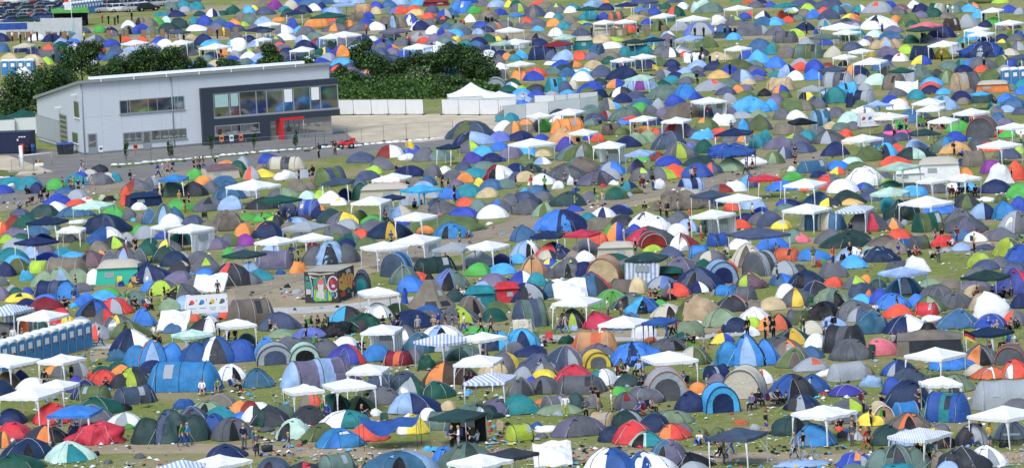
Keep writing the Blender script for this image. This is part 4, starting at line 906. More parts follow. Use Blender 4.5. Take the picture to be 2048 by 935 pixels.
SHEETS['R42'] = (1024, 500, 4, '''
D 170 217 205 190 O+n; D 315 172 175 112 b+y; D 430 222 260 162 G+l; D 580 217 175 132 B; H 745 260 262 212 t+o; C 1220 242 300 117 e.x; D 1350 192 245 142 p; D 1500 312 355 187 B+S; H 1670 270 242 192 s.B
D 1530 132 120 67 e; D 1745 182 110 102 r; U 1990 212 340 212 g+G 50; D 1830 127 150 132 n; D 1910 307 222 147 M+l; D 80 272 195 112 b+w; D 200 292 140 122 T; D 120 412 292 162 B+g; D 330 382 175 147 d
D 640 362 275 202 d+r; X 470 400 390 170 w; U 920 357 350 132 n; D 1010 352 140 140 t; D 800 462 290 157 E; D 950 472 230 137 q+g; D 1050 502 240 132 c/b; D 1200 312 242 112 v+g
D 1320 377 212 122 G+r; D 1500 342 172 97 B+w; U 1715 367 165 87 a; U 1865 412 180 127 G; D 1500 572 350 250 t+k; D 1440 570 160 120 k; D 1770 492 262 142 K+o; D 1180 472 130 82 E; D 1250 542 252 122 W
D 1680 617 292 162 f; D 1940 592 222 142 w; D 1790 657 202 127 B+g; D 1930 622 130 92 l; D 2030 642 112 112 o; D 1915 687 130 80 w; U 150 622 350 245 q+S; D 490 624 202 167 K+l; D 700 632 242 142 r
D 940 637 280 152 d; X 90 702 190 165 W; D 80 787 262 167 c.B; D 20 822 160 92 G; D 160 852 222 97 B; U 665 818 385 178 O+o; F 440 747 125 67 e; D 700 877 270 137 p+G; D 985 927 392 217 a.B
H 672 942 205 137 y.G; D 430 942 312 192 S+p; D 1460 917 242 152 W/k; D 1260 807 292 112 G; D 1360 717 132 62 e; F 1410 695 310 120 f; D 1690 747 160 90 y/b; Q 1885 927 505 268 a+B
Z 880 1170 1235 85 z L; Z 305 590 718 440 w; Z 680 975 1100 610 w; Z 1040 1245 1330 590 b; F 1060 702 210 120 w
M 770 492 115 wG s; M 875 502 112 Gk s; M 370 667 155 Wb w; M 430 667 165 Ws w; M 1265 365 125 ss s; M 1110 372 70 rx s; M 1180 372 85 Ex s; M 1150 372 70 xx s; M 1265 702 185 xx w; M 1295 700 180 gx w
M 1385 742 82 Tx g; M 1455 742 88 xx g; M 1540 842 165 gG s; M 1885 632 105 xx s; M 2028 657 115 xx s; M 150 402 55 px g; M 15 547 35 tx g; M 45 547 35 nx g; M 875 932 60 kx t; M 1030 932 60 bx t; M 560 540 60 Rx g
H2 295 745 100 r; H2 200 745 80 k; P 1395 840 115 g; F 780 885 60 45 l; F 1110 735 100 45 o; F 1500 600 110 40 w; F 1640 520 110 40 W; F 500 640 70 40 s; F 330 465 50 25 w; F 1200 410 90 40 x; F 1270 400 90 50 x
''')
SHEETS['R43'] = (1536, 500, 4, '''
D 140 202 202 124 g; D 250 192 122 82 K; D 110 282 182 102 d/a; D 310 302 272 152 B; D 390 372 222 132 K+B; D 150 387 162 127 w; D 240 452 237 162 G+y; D 500 452 292 157 f+q; D 525 302 152 92 r
D 700 307 202 107 G+l; D 780 267 92 77 o; U 1080 172 322 92 G; F 1190 172 205 120 w; D 450 559 242 149 x; D 700 562 302 172 G; F 750 382 220 120 S; F 810 402 70 80 o; D 750 432 162 87 c; D 900 432 162 142 b
D 1000 477 252 147 a; D 1045 542 202 117 r; D 1190 452 132 110 a; D 1290 492 242 137 k+f; U 1270 527 217 114 r; D 1350 402 252 132 G; D 1510 467 252 147 G; D 1715 492 202 152 t; F 1790 547 290 190 w
D 1300 302 162 75 f; D 1460 312 172 87 n; D 1560 302 152 72 k; D 890 262 152 72 k; D 1220 267 122 72 k; D 880 302 122 72 z; D 1090 352 252 142 d+g; D 1700 142 192 132 l; D 1850 142 142 102 G; D 1745 162 192 92 S
D 1690 232 222 102 G; D 1980 352 332 227 I+r; Z 1540 1825 1950 240 z; D 2010 352 122 62 e; D 2020 467 152 132 B; D 1520 624 312 164 d; D 1780 622 247 117 b; D 1985 602 182 122 r/G; D 830 667 262 197 d
D 720 577 152 117 g/S; D 1100 667 332 162 B/w; U 240 602 225 127 G/k; D 90 642 182 142 x+o; D 340 672 202 112 W; D 190 757 302 142 e+y; D 90 802 242 132 G; D 170 852 232 147 n+o; D 380 782 162 122 w
U 610 832 412 242 K+G -25; D 660 882 292 182 G; D 915 842 252 147 P; D 210 934 242 167 n+k; D 350 867 182 107 d+y; D 1700 922 282 180 G+o; H 1940 917 232 157 G+o; Z 1580 1810 1985 690 B; Z 890 1060 1290 210 s
M 75 212 90 ex s; M 1035 512 155 xx s; M 860 482 65 wx g; M 20 662 170 xB s; M 45 662 130 xx s; M 265 652 100 Ex s; M 290 652 125 xd s; M 450 657 115 WK s; M 520 637 125 xx s; M 1000 722 70 gx t; M 1050 722 75 xx t
M 1085 722 75 tx t; M 1130 712 60 wx t; M 1895 782 125 Ex t; M 1990 777 60 xx g; M 1775 772 45 xx g; M 1770 592 60 bx g; M 1830 592 35 tx g; M 1985 602 70 xx g; M 1940 602 60 nx g; M 1670 357 60 rx g; M 1730 360 75 xx g; M 1790 357 65 xx g
M 1885 350 55 xx g; M 1945 345 65 xx g; P 1572 935 300 D; F 1310 565 180 45 w; H2 330 465 70 e; H2 820 850 60 e; F 600 345 0 0 w; C2 1290 835 480 245 N
''')
SHEETS['R30'] = (0, 310, 4, '''
D 95 247 190 77 T; D 235 277 202 109 T; D 290 307 122 97 B; D 30 307 152 72 b; D 450 282 152 97 E; D 610 247 192 99 T; D 645 177 102 47 b; D 715 157 122 42 W; D 780 237 222 102 G+g; F 800 142 132 62 K; D 870 217 112 82 W
D 925 214 92 84 T; D 530 307 152 62 d; D 620 364 177 94 g+B; D 465 402 212 102 b; D 460 462 162 97 w; D 615 417 162 67 r; D 695 387 112 52 w+r; D 355 492 232 100 z; D 160 487 142 57 S; D 605 495 272 98 d
Z 575 800 925 425 m; D 910 522 202 122 E; D 120 577 152 104 R; D 215 587 207 107 e; Z 220 455 568 550 B; D 400 602 152 82 q; D 15 632 122 102 r+y; D 130 652 192 77 p; D 60 707 112 77 l; D 180 697 162 77 e; D 300 642 162 82 d
D 140 782 242 127 g; Z 110 275 472 720 B; Z 428 640 670 612 w; D 345 692 162 67 B; D 590 692 192 92 n; D 560 700 120 70 K; D 640 772 202 102 k; D 250 827 142 102 s; D 375 797 162 87 G; D 500 807 152 72 T; D 380 842 182 67 b
D 585 827 167 57 c; D 80 852 262 117 T; D 130 882 192 87 c; D 745 897 232 142 M; D 815 815 60 50 o; D 795 777 152 97 n; D 920 747 212 107 K+l; D 850 702 262 137 b/w; D 1025 692 122 82 g; D 845 627 342 167 B+S; D 1040 522 112 102 G
F 1110 440 130 60 w; D 1130 532 82 82 n; Q 1305 547 342 162 q/d; D 1370 562 172 97 w; D 1120 632 122 77 E; D 1175 672 187 114 g; D 1545 562 152 84 S; D 1670 622 152 102 n; D 1825 607 252 202 n; D 1670 447 232 117 G+K
D 1845 442 192 122 s+w; C 1150 412 262 122 B; F 1020 402 112 137 r; D 1430 444 192 97 E; D 1550 332 202 127 K; D 1455 292 82 72 l; D 1270 322 152 82 G+y; Z 1250 1470 1500 200 a; D 1390 332 222 130 q; D 1095 287 232 107 G+R
D 1210 252 122 87 G/g; D 1565 194 127 90 E; C 1760 192 272 122 W5; D 1625 242 132 84 o; D 1810 97 142 57 o; D 1900 127 132 87 e; D 1950 117 122 114 g; D 1900 177 122 82 k; D 1790 252 202 92 d; D 1690 307 142 112 G; D 1830 357 232 162 d
D 2010 197 122 117 g+r; Z 1190 1310 1460 590 w; Z 1340 1530 1720 620 w R; D 1450 722 202 122 e.x; D 1950 652 132 112 o; F 1990 522 142 62 E; D 1835 730 152 112 G+k; D 1960 722 132 97 V; D 1180 802 162 112 e; D 1345 772 202 107 G+y
D 1330 862 232 147 z+l; D 1400 892 212 132 B; D 1465 852 122 82 g; D 1600 872 202 112 G; D 1830 832 102 102 E; D 1930 802 152 77 p; Q 995 892 385 167 G+R; Z 1790 1990 2150 820 z; D 1200 722 122 62 e; F 1300 672 122 62 b
M 655 132 90 Bw w; M 670 135 85 gs w; M 1045 197 80 xb s; M 1265 152 92 bB w; M 1305 162 115 wg w; M 1345 152 98 rx w; M 1380 142 102 ex w; M 1555 107 88 xx s; M 1580 107 95 nx s; M 1630 107 100 Rb w; M 1600 107 95 Gx s; M 1725 77 68 xx s
M 505 252 75 xE s; M 570 252 80 Rx s; M 590 250 75 EG s; M 630 250 65 xx s; M 670 272 90 BW s; M 740 277 122 Wt w; M 1015 722 65 wx s; M 1090 732 78 xB s; M 1440 352 70 yt s; M 1480 402 72 xo s; M 1515 417 125 xx s
M 240 402 82 xB t; M 330 377 90 xb t; M 385 345 60 xx g; M 310 292 62 nx g; M 215 312 72 xx g; M 360 300 60 xx g; M 160 430 50 xx g; F 980 305 30 20 r; F 820 360 60 50 W; F 880 370 120 40 x; F 935 365 60 60 f; F 90 250 60 20 w
F 620 545 180 30 w; F 1070 530 60 25 c; H2 1640 530 60 x
''')
SHEETS['R31'] = (512, 310, 4, '''
D 100 67 152 87 b; U 235 120 345 112 W+G; D 60 180 152 72 y; D 30 130 90 60 n; F 240 197 192 77 w; D 330 297 172 112 n; D 440 282 92 82 n; U 600 258 312 167 S+k 40; D 840 62 212 95 S; D 1000 120 172 112 G; D 940 157 152 77 l
D 895 202 182 82 S; D 1225 177 242 97 B; D 1415 177 132 112 G; D 1510 152 112 67 w; D 1750 184 212 89 T; D 1675 224 132 90 o+r; D 1790 270 92 92 y; D 1945 212 222 142 R/w; D 1830 117 202 72 q; D 1660 122 122 77 S; D 1740 57 132 72 b
D 1890 57 162 62 b; D 1575 197 142 82 G; D 1700 337 207 114 T; D 1600 250 120 60 p; D 1545 352 162 102 a; Z 515 740 785 230 S; Z 910 1135 1235 205 w; C 1040 372 392 152 W; Z 1145 1300 1500 300 c; Z 745 990 1080 392 w R
Z 1105 1330 1460 520 w; Z 205 445 600 600 g; Z -20 175 330 715 w; Z 290 395 620 690 w; Z 828 965 1220 765 w; Z 1060 1350 1485 710 w R; Z 1400 1655 1760 765 g; Z 1655 1895 2040 755 w; Z -245 0 205 275 w
D 215 337 222 77 G/f; D 415 357 122 77 m; D 520 347 112 72 l; D 595 387 177 110 w; D 665 402 122 62 w+y; D 715 360 132 97 B; D 860 360 182 152 e+l; D 830 262 122 92 S; D 1100 237 152 52 r; D 1280 262 152 92 n; D 1380 247 112 87 d
D 1340 287 162 82 s; D 1265 402 192 112 g; Z 1000 1100 1190 355 B; D 1470 472 262 134 S/G; D 1420 345 140 60 g; D 1370 477 192 92 n; D 1150 510 217 117 s/W; D 1680 412 152 77 r; D 1780 454 167 107 q; D 1940 462 202 117 G+a; D 1895 510 222 120 w
D 1660 510 227 97 b; D 2030 412 132 112 G; F 1530 615 640 112 k; D 1560 667 267 137 a; D 1360 630 130 65 o; D 1065 667 335 142 B+y; D 930 602 182 97 G; D 1160 572 132 62 b; D 830 532 152 97 k; D 940 547 182 77 E; D 700 562 242 112 G+y
D 600 542 192 122 z; D 730 597 187 87 g; D 640 642 192 97 G+r; D 630 682 112 62 k; D 755 732 182 117 e/q; D 730 742 132 82 B; D 840 670 132 82 r; D 895 757 192 107 k; U 425 490 232 142 v+b; D 260 492 152 122 S; D 510 512 132 117 B+o
Z 0 180 370 385 e; D 60 432 252 102 K; D 80 532 182 72 E; D 145 577 152 97 K+l; D 100 667 242 147 B+o; D 320 547 152 52 s; D 265 602 132 72 n; D 400 520 120 40 N; Q 600 872 455 187 s/G; U 150 917 335 167 p; D 1965 882 147 97 B
D 1780 892 232 132 g; D 360 662 152 52 G; D 450 740 90 50 r
M 430 207 112 xx s; M 345 177 78 xx s; M 455 160 80 xx s; M 185 492 68 xx s; M 270 502 88 bb s; M 290 822 112 bG s; M 340 852 115 xx s; M 990 652 62 tx g; M 1085 667 65 bB s; M 1635 697 98 EG w; M 1710 697 92 kn w; M 1525 462 65 cx g
M 1125 107 42 xx g; M 1210 257 58 yx s; M 915 272 58 xx s; M 1490 202 60 xx s; M 1540 242 62 xx s; M 1590 292 52 xx s; M 1330 400 40 Bx g; M 1270 400 50 bx g; P 1222 270 470 y; F 1950 225 60 25 R; F 2020 210 80 50 g; F 1870 560 60 25 w; F 1470 490 50 25 P
''')
SHEETS['R32'] = (1024, 310, 4, '''
D 430 212 322 147 G+k; D 560 147 282 142 n+q; D 690 242 282 127 p; D 800 152 202 104 a+g; D 795 202 152 102 g; D 1000 132 122 107 p; D 1040 207 192 112 G+l; D 1200 197 192 107 G+l; D 1250 87 192 87 b+g; D 1300 182 202 120 r; D 1480 182 232 122 b
D 1595 152 162 97 S+r; D 1750 132 197 122 f; D 1500 87 222 92 z; F 1930 84 242 62 w; D 935 292 132 84 T/B; F 980 312 142 47 k; D 820 357 202 110 k+e; D 610 372 147 87 G+o; D 450 412 272 127 z; D 90 402 262 117 S; D 120 477 217 132 G; D 260 492 162 117 f+k
U 1435 292 252 112 s+B; D 1360 442 385 177 n+W; D 1670 302 182 72 G/R; F 1790 292 180 80 w; D 1895 264 137 112 c/S; Z 1875 1960 2150 210 r; Z 1425 1575 1770 345 S; Z 1635 1825 2010 375 w; D 1930 437 192 102 s; D 1755 447 117 77 r
Z 1425 1660 1800 505 w W; D 1870 532 132 72 B+r; D 1990 502 152 92 b; D 1990 557 182 107 G+l; D 400 612 402 192 a/B; D 500 452 122 57 b; D 605 522 122 67 T; X 385 602 275 115 w; D 730 502 182 90 w+B; D 860 482 192 87 B+a; D 700 602 212 112 n
D 590 600 130 60 n; D 790 657 102 107 E; D 880 562 182 92 K+l; D 850 687 152 157 o/b; D 1080 577 262 132 w+G; D 1150 607 242 132 w+v; D 980 642 132 97 b; D 1330 572 202 132 G+l; D 1405 617 172 112 s; D 1325 647 162 104 w; D 1100 722 372 162 G+r
H 1125 742 200 120 R+W; D 1370 767 212 152 w/R; U 1645 734 192 112 b; Z 1720 1900 2230 670 S; D 1820 752 182 92 w; D 95 690 197 137 d; D 120 817 232 142 s/w; Z 140 370 430 660 B; Z 415 620 720 650 r; D 690 717 152 112 r
D 340 827 292 142 r/B; D 300 837 172 82 W/K; D 590 777 202 112 G; D 500 837 132 82 n; D 585 852 152 92 w; C 845 827 292 142 W; D 820 837 212 62 e; D 1130 772 132 57 l; D 1270 817 182 97 S; D 50 867 142 82 c; U 1500 824 162 110 a
D 1580 852 252 92 G+W; D 1890 892 272 207 W.n
M 35 287 122 xE s; M 75 182 115 cG s; M 160 180 115 xx s; M 155 282 125 rt s; M 265 302 142 Ex s; M 255 172 75 Gx s; M 425 252 132 pG s; M 510 302 112 Bb s; M 505 402 92 Ee s; M 690 412 112 Et s; M 725 402 120 ts s; M 660 302 112 ex s; M 885 252 92 xx w
M 1025 252 112 kx s; M 1060 312 160 xb s; M 1130 282 165 xb s; M 1150 200 0 xx s; M 1440 182 92 Wx s; M 1465 182 100 Rx s; M 1875 162 132 SK w; M 1925 157 132 RK w; M 1065 432 62 xx s; M 1190 442 90 xx s; M 1240 452 82 xx s; M 1330 442 95 gG s
M 280 482 122 Wd s; M 1425 622 112 Rx s; M 1515 642 100 Wr s; M 900 672 102 my s; M 990 742 80 xx s; M 1640 782 55 tx g; M 1725 792 82 wx g; F 370 270 100 60 w; F 470 240 60 70 w; F 520 240 60 40 g; F 510 290 70 30 b; F 1180 270 100 75 w; F 730 255 60 20 r; F 110 300 80 35 c; F 1420 470 30 35 o; F 820 240 90 35 w; F 940 328 60 30 g
''')
SHEETS['R33'] = (1536, 310, 4, '''
U 360 147 292 110 d; D 555 117 187 77 a; D 560 157 112 62 y/r; D 715 120 162 72 k; D 670 72 152 57 m; D 770 252 292 177 w; D 600 307 222 122 w; D 200 202 152 67 E; D 410 182 132 62 B+o; Z 125 375 485 255 w; D 110 287 222 92 a; D 320 287 162 57 g+r
D 490 272 212 127 r/G; D 630 297 172 87 r; D 770 282 142 67 b/d; D 940 247 202 57 l; D 980 257 152 52 e; D 940 202 132 67 G; D 1010 97 222 97 r; Z 865 1080 1225 120 m; C 1370 192 332 182 w6; C 1130 217 232 112 w; D 1440 162 122 57 r; D 1580 182 112 87 o
Z 1185 1320 1440 225 w; Z 1410 1570 1705 205 w; D 1310 307 252 102 G; Z 805 1080 1130 320 m; Z 1035 1300 1490 410 w; D 830 364 222 97 S; D 635 394 242 124 z; D 405 392 202 107 d+P; D 490 414 192 72 K+y; D 665 402 152 57 O; D 160 407 172 57 b/B; D 140 452 152 62 q
D 20 567 192 127 S; Z 110 365 515 460 w; Z 490 780 805 455 i R; D 110 594 152 77 y+W; U 440 607 402 162 d+W; D 790 612 302 217 G+r; D 965 442 132 130 T; D 1075 527 262 192 z; D 1370 472 282 107 a; D 1230 472 132 92 n; U 1285 622 312 172 k+e
D 1530 562 252 142 G; D 1580 622 332 142 G+p; D 1585 437 192 132 K+k; D 1820 307 242 117 B; D 1797 152 182 124 V; D 1990 202 140 165 r; D 1720 517 202 142 s/B; D 1900 517 212 162 a; D 2010 482 152 162 b; D 2010 347 192 122 E; D 1985 627 272 202 g/G
F 1850 232 200 152 w; D 200 704 192 117 q; D 265 702 122 87 P; D 500 707 212 122 G+r; D 650 740 362 142 z; D 920 752 232 112 n; D 1020 792 202 122 n; D 1050 674 192 90 r; U 1125 752 132 87 b; U 1210 757 182 117 G/k; F 1405 732 205 87 r
D 895 854 277 132 B+m; D 790 822 132 102 f; U 150 852 252 115 o; D 355 845 247 107 a; D 1930 812 242 157 l/G; D 2010 862 212 152 b
M 365 897 190 kt s; M 520 882 162 rb s; M 660 867 185 xx s; M 730 887 162 wb s; M 665 602 72 xx s; M 1045 842 145 bG s; M 1340 702 128 Gb s; M 1395 722 155 xy s; M 1510 702 132 xb s; M 1475 702 52 wx g; M 1650 777 158 yx s; M 1365 827 122 xG s; M 1310 822 82 Wx g
M 1180 802 82 PR g; M 1130 792 60 Bx g; M 1880 202 110 bb s; M 1950 217 118 xx s; M 1475 302 60 Rx t; M 1530 302 65 Bx t; M 1600 307 80 xx t; M 1660 312 75 xx t; M 220 57 72 xx s; F 600 900 110 60 G; F 400 895 70 40 R; F 470 905 90 50 G; F 600 870 60 80 x; F 445 870 50 40 E; F 1750 370 140 35 w; F 1860 385 100 60 k; F 1430 775 90 30 g; F 190 130 70 40 w; F 1090 560 60 40 g; F 1740 760 160 50 S
''')
SHEETS['A4'] = (1024, 155, 4, '''
U 365 132 235 137 c+T 15; D 430 130 110 110 S; D 490 97 92 82 W; D 80 124 97 62 l; D 195 122 152 72 K; D 200 192 182 102 b; D 635 127 202 102 b; D 610 147 152 67 k; F 690 167 162 72 B; D 700 62 112 62 z; D 835 87 147 77 b+o; Z 905 1100 1160 20 m; D 1030 102 262 122 s+V
D 1225 177 262 132 q; D 1300 232 152 102 b; D 1415 177 192 82 p/b; D 1385 177 177 155 a; D 1590 107 252 97 g+r; D 1735 82 142 77 q; D 1710 142 152 72 S; D 1810 127 97 72 o; D 1740 212 112 92 g; D 1870 177 172 77 k; D 1905 282 292 152 c; D 2020 152 102 67 x
D 760 262 132 102 G/W; D 815 257 112 62 c; D 880 157 182 87 K+w; D 985 167 152 57 S; D 1040 232 182 77 d; D 1170 262 112 102 g+G; D 920 352 262 132 q; D 1025 277 152 82 E; D 1110 297 112 77 G; D 1215 317 122 82 p; D 1380 324 282 129 n; Z 1420 1530 1715 210 w W; D 1740 307 122 77 p
D 660 357 162 77 S; D 750 330 100 70 R/g; U 450 452 312 132 o 20; D 415 542 232 157 O+t; Z 110 210 330 322 w; Z 310 510 585 295 w; D 110 437 152 112 n+o; D 10 452 102 102 o; D 235 434 152 117 K/E; D 95 400 90 75 p; U 800 462 202 102 n.x; Z 935 1090 1160 345 w; Z 1190 1370 1440 360 w
D 880 457 132 62 k; D 1060 447 152 57 o; D 1170 472 132 72 r/G; D 1000 537 182 102 f; D 1090 527 182 112 f; D 1330 482 292 137 p+R; D 1260 577 252 157 S; D 1550 422 172 112 k+o; F 1690 387 202 92 w; D 1845 407 142 82 G; D 1975 424 192 132 G+k; Z 1585 1870 1900 460 B; F 1540 497 202 82 c
D 1660 492 152 92 r; F 1850 480 90 130 c; D 1970 562 127 112 T; D 2030 520 90 110 T; D 1740 640 332 112 b.x; Z 1570 1880 1920 610 b; D 1340 647 242 142 G+l; D 1440 562 182 72 G; D 1535 607 142 120 e; D 1415 580 95 55 v; D 70 502 192 82 B; D 235 532 142 87 b; D 430 594 152 127 I; Z 455 620 700 455 w
D 690 517 102 72 r; D 640 500 130 80 b; D 920 562 222 107 B; D 480 662 222 132 q; D 550 662 232 167 k+n; Z 630 860 905 560 w W; D 740 642 182 82 q; Z 880 1100 1130 622 s; Z -40 130 345 555 w; D 1165 667 122 77 R; D 1050 672 122 62 E
M 95 237 112 wB s; M 265 170 50 xx s; M 640 370 60 sx g; M 665 375 55 xx g; M 705 370 60 bx g; M 1580 282 75 xx g; M 1630 285 80 xx g; H8 962 460 70 r; F 320 560 60 25 s; M 1755 385 40 bx g; F 1200 300 0 0 w
''')
SHEETS['A5'] = (1536, 155, 4, '''
U 100 107 262 112 t; D 100 127 122 72 b+o; D 60 227 152 102 p; D 20 267 112 97 c; D 130 165 110 60 k; D 160 247 112 82 k; Z 205 420 440 105 g; D 310 200 130 95 x/y; D 440 162 122 77 s; U 640 152 200 122 c 15; D 545 207 192 147 T; U 770 212 212 117 B/g; F 660 242 72 150 B; D 740 240 132 62 k
D 265 267 207 99 k+n; X 1110 140 360 120 w; D 1030 152 132 72 G; D 1185 177 132 87 T+P; D 985 227 147 90 b; D 1085 222 82 62 o; X2 765 880 1010 235 s; F 760 292 202 62 w; D 550 320 142 94 G; D 650 384 172 117 m; D 110 337 132 97 G; D 230 337 152 80 w; U 420 387 212 137 d+s; F 480 300 80 50 w
Z 805 1005 1125 335 w; D 160 457 202 117 n; D 260 382 152 62 S; Z 150 200 385 375 x; D 400 467 142 82 G; D 310 512 152 97 T; D 495 532 272 122 G.g; D 220 542 212 102 G+l; D 90 572 222 107 p; D 270 605 192 100 S; D 130 652 132 107 S+g; D 50 692 152 107 k.f; Z 590 775 930 515 w; D 540 627 202 122 B
D 620 497 122 92 r; D 975 452 92 82 v; F 1045 475 170 50 P; D 920 547 192 102 S; D 930 642 202 127 c.B; D 810 667 232 122 k; D 1035 617 117 97 r; D 1180 582 152 92 s; D 1170 659 272 109 z+m; Z 1135 1180 1400 465 z; D 1410 602 192 142 q/a; D 1505 517 152 92 b; D 1500 615 222 112 O; D 1050 427 132 87 E; D 1530 437 187 102 E
Z 1120 1370 1400 215 w; D 1390 264 222 127 s+T; Z 1160 1370 1400 265 w; Z 1270 1465 1530 360 w; Z 1480 1650 1780 300 w; H 1720 482 232 172 G.G+o; D 1830 367 142 92 d; D 1700 582 192 137 G; D 1770 592 172 82 r; Z 1820 1950 2100 415 w; Z 1670 1870 2040 565 w; D 1900 452 152 72 r; D 1920 482 152 62 E; D 1930 652 172 102 S
D 2010 612 82 82 l; U 1650 717 222 142 n; D 1550 707 112 62 B; D 1725 207 182 102 z; D 1545 190 152 87 B; D 1610 177 112 97 G; D 1905 199 132 77 a; D 1965 254 182 107 d; C 1800 117 252 97 o6; D 1900 382 142 62 p; D 1840 640 80 50 k; D 1750 465 130 60 e
M 220 677 142 xx s; M 775 297 60 Bx s; M 1010 482 132 Wx s; M 1115 472 112 xx s; M 1105 352 45 rx s; M 1205 392 90 xb g; M 1235 400 110 Wb s; M 1275 390 80 Rx g; M 1310 410 75 xx s; M 1390 415 80 xP g; M 1420 410 75 Wx g; M 1490 622 112 xx s; M 1555 610 45 bx g; M 1820 272 110 xW s; M 1560 310 60 xx s; M 1645 320 60 gx s; P 1205 690 400 g; H8 1705 260 60 c
''')
SHEETS['V'] = (400, 100, 3.117, '''
D 1190 670 152 82 R/w; D 1325 660 112 72 b; F 1300 687 122 42 w; D 1400 692 132 90 G; D 1495 692 142 80 q; Z 1465 1560 1620 615 B; D 1690 552 272 117 S+k; D 1700 592 222 87 B/s; D 1870 572 142 72 v; D 1680 642 132 87 G+l; D 1760 665 132 72 c; D 1700 707 122 77 I; D 1820 702 132 64 B; D 1890 507 112 72 w
D 1985 567 112 62 B; D 1955 532 102 92 n/o; D 1865 630 112 62 a; M 742 674 97 xx s; M 843 657 97 xx s; P 1290 810 245 y
''')
SHEETS['T2'] = (1024, 0, 4, '''
D 60 95 140 70 G+l; D 185 135 160 110 S+n; D 215 60 140 60 r; D 355 105 150 85 G+l; D 480 75 110 45 T; D 470 105 100 55 w; Z -40 60 105 130 a; D 125 228 110 100 r; D 160 225 250 95 G; D 310 145 90 50 w+r; D 370 160 80 55 T; D 335 217 125 75 o; D 470 192 140 72 n; Z 510 620 705 82 e; D 620 160 170 75 T
F 655 70 170 70 s; U 835 160 150 70 G+o; D 730 160 100 65 b; Z 810 950 1005 50 B; Z 965 1100 1170 25 S; D 1030 100 100 40 a; D 1045 130 90 50 n; D 1135 122 110 65 b; F 1000 165 200 40 t; Z 1100 1240 1315 142 w; D 1180 250 120 100 k.x; D 1080 195 90 45 b; Z 650 760 840 192 w; Z 810 890 1000 188 w; C 775 290 250 90 W
D 1305 135 150 90 e+r; D 1230 75 90 50 e; D 1370 78 95 62 w; D 1485 80 140 80 n; D 1590 105 200 90 q; F 1520 100 160 100 m; Z 1690 1800 1925 82 w; D 1860 155 100 55 b; D 1900 130 60 40 r; Z 1305 1430 1590 172 w; D 1345 248 150 85 g; D 1510 284 262 112 v+g; F 1655 200 130 75 w; D 1780 205 140 80 G+l; D 1690 165 110 65 n; D 1885 245 150 80 G; D 1980 285 150 90 G/g
D 2010 150 110 65 w/B; D 200 335 220 80 n.x; D 205 250 90 45 c; D 350 292 110 75 w; Z 315 480 505 308 m; C 575 400 150 112 T6; D 720 345 160 70 t; D 790 392 180 60 w; D 790 335 180 40 l; Z 250 430 495 366 R; U 250 482 252 122 B; D 425 486 172 94 s; D 320 480 110 80 S; D 70 472 110 75 c; D 10 450 80 50 o; D 20 490 100 60 T; Z -120 60 155 355 w
U 680 458 160 112 d; U 990 452 305 92 T; D 785 485 200 80 n; Z 880 980 1090 345 z; Z 1020 1130 1220 332 B; Z 785 890 990 495 w; Z 950 1040 1160 470 w; D 550 480 120 80 r; D 640 480 140 70 p; D 1260 462 140 87 G+w; D 1190 440 130 80 G; D 1130 415 60 50 l; D 1375 425 120 75 w; D 1380 455 70 45 r; Z 1300 1460 1535 322 s; D 1560 385 170 95 k; D 1790 567 285 97 k; Z 1700 1840 1925 402 w
D 1870 472 110 70 b; D 1970 508 170 118 c; D 1985 420 200 120 d; X 1440 512 160 95 w; D 1650 485 190 75 t; D 1300 607 142 92 B; D 1380 612 142 77 s; D 1215 634 162 84 G/g; D 1655 630 172 74 O; D 1740 590 120 70 b; D 1840 657 192 107 S/s; D 890 637 232 112 B; D 720 614 172 102 S; D 395 535 140 60 b; D 415 594 152 84 z; D 320 602 142 72 q; D 500 540 110 55 K/o; D 655 554 142 77 t; Z -60 60 190 530 w
D 60 642 132 112 o; D 190 617 172 82 r; D 1150 527 222 72 k; F 330 520 140 30 w; F 550 580 170 30 w; D 570 205 130 40 l; D 1530 450 110 60 K; D 270 70 120 60 n; D 30 60 100 60 e; D 1120 60 130 50 S; F 1900 30 130 40 o; F 1820 10 150 20 T; D 1990 30 90 40 B; D 1300 25 130 30 S; D 720 30 110 50 o; D 1010 20 100 30 b
M 1705 302 80 xx w; M 1750 302 110 xx w; M 1785 302 100 xx w; M 1465 272 60 xx s; M 1535 275 65 xx s; M 1630 285 75 wx s; M 1010 290 75 xs s; M 640 270 60 xx s; M 1440 525 90 gx s; M 1505 525 100 xe s; M 1530 520 100 wG s; M 1585 530 75 xx g; M 1645 525 85 wx s; M 1485 640 65 xx s; M 1275 345 45 xx s; M 845 285 50 ox g; M 1745 600 50 xx g; P 1125 600 90 y; P 1100 660 70 D; M 1520 410 50 xx s
K1 700 290 45; K1 810 290 45; K1 905 290 45; K1 1085 290 55; K1 1215 275 45; K1 545 280 45
''')
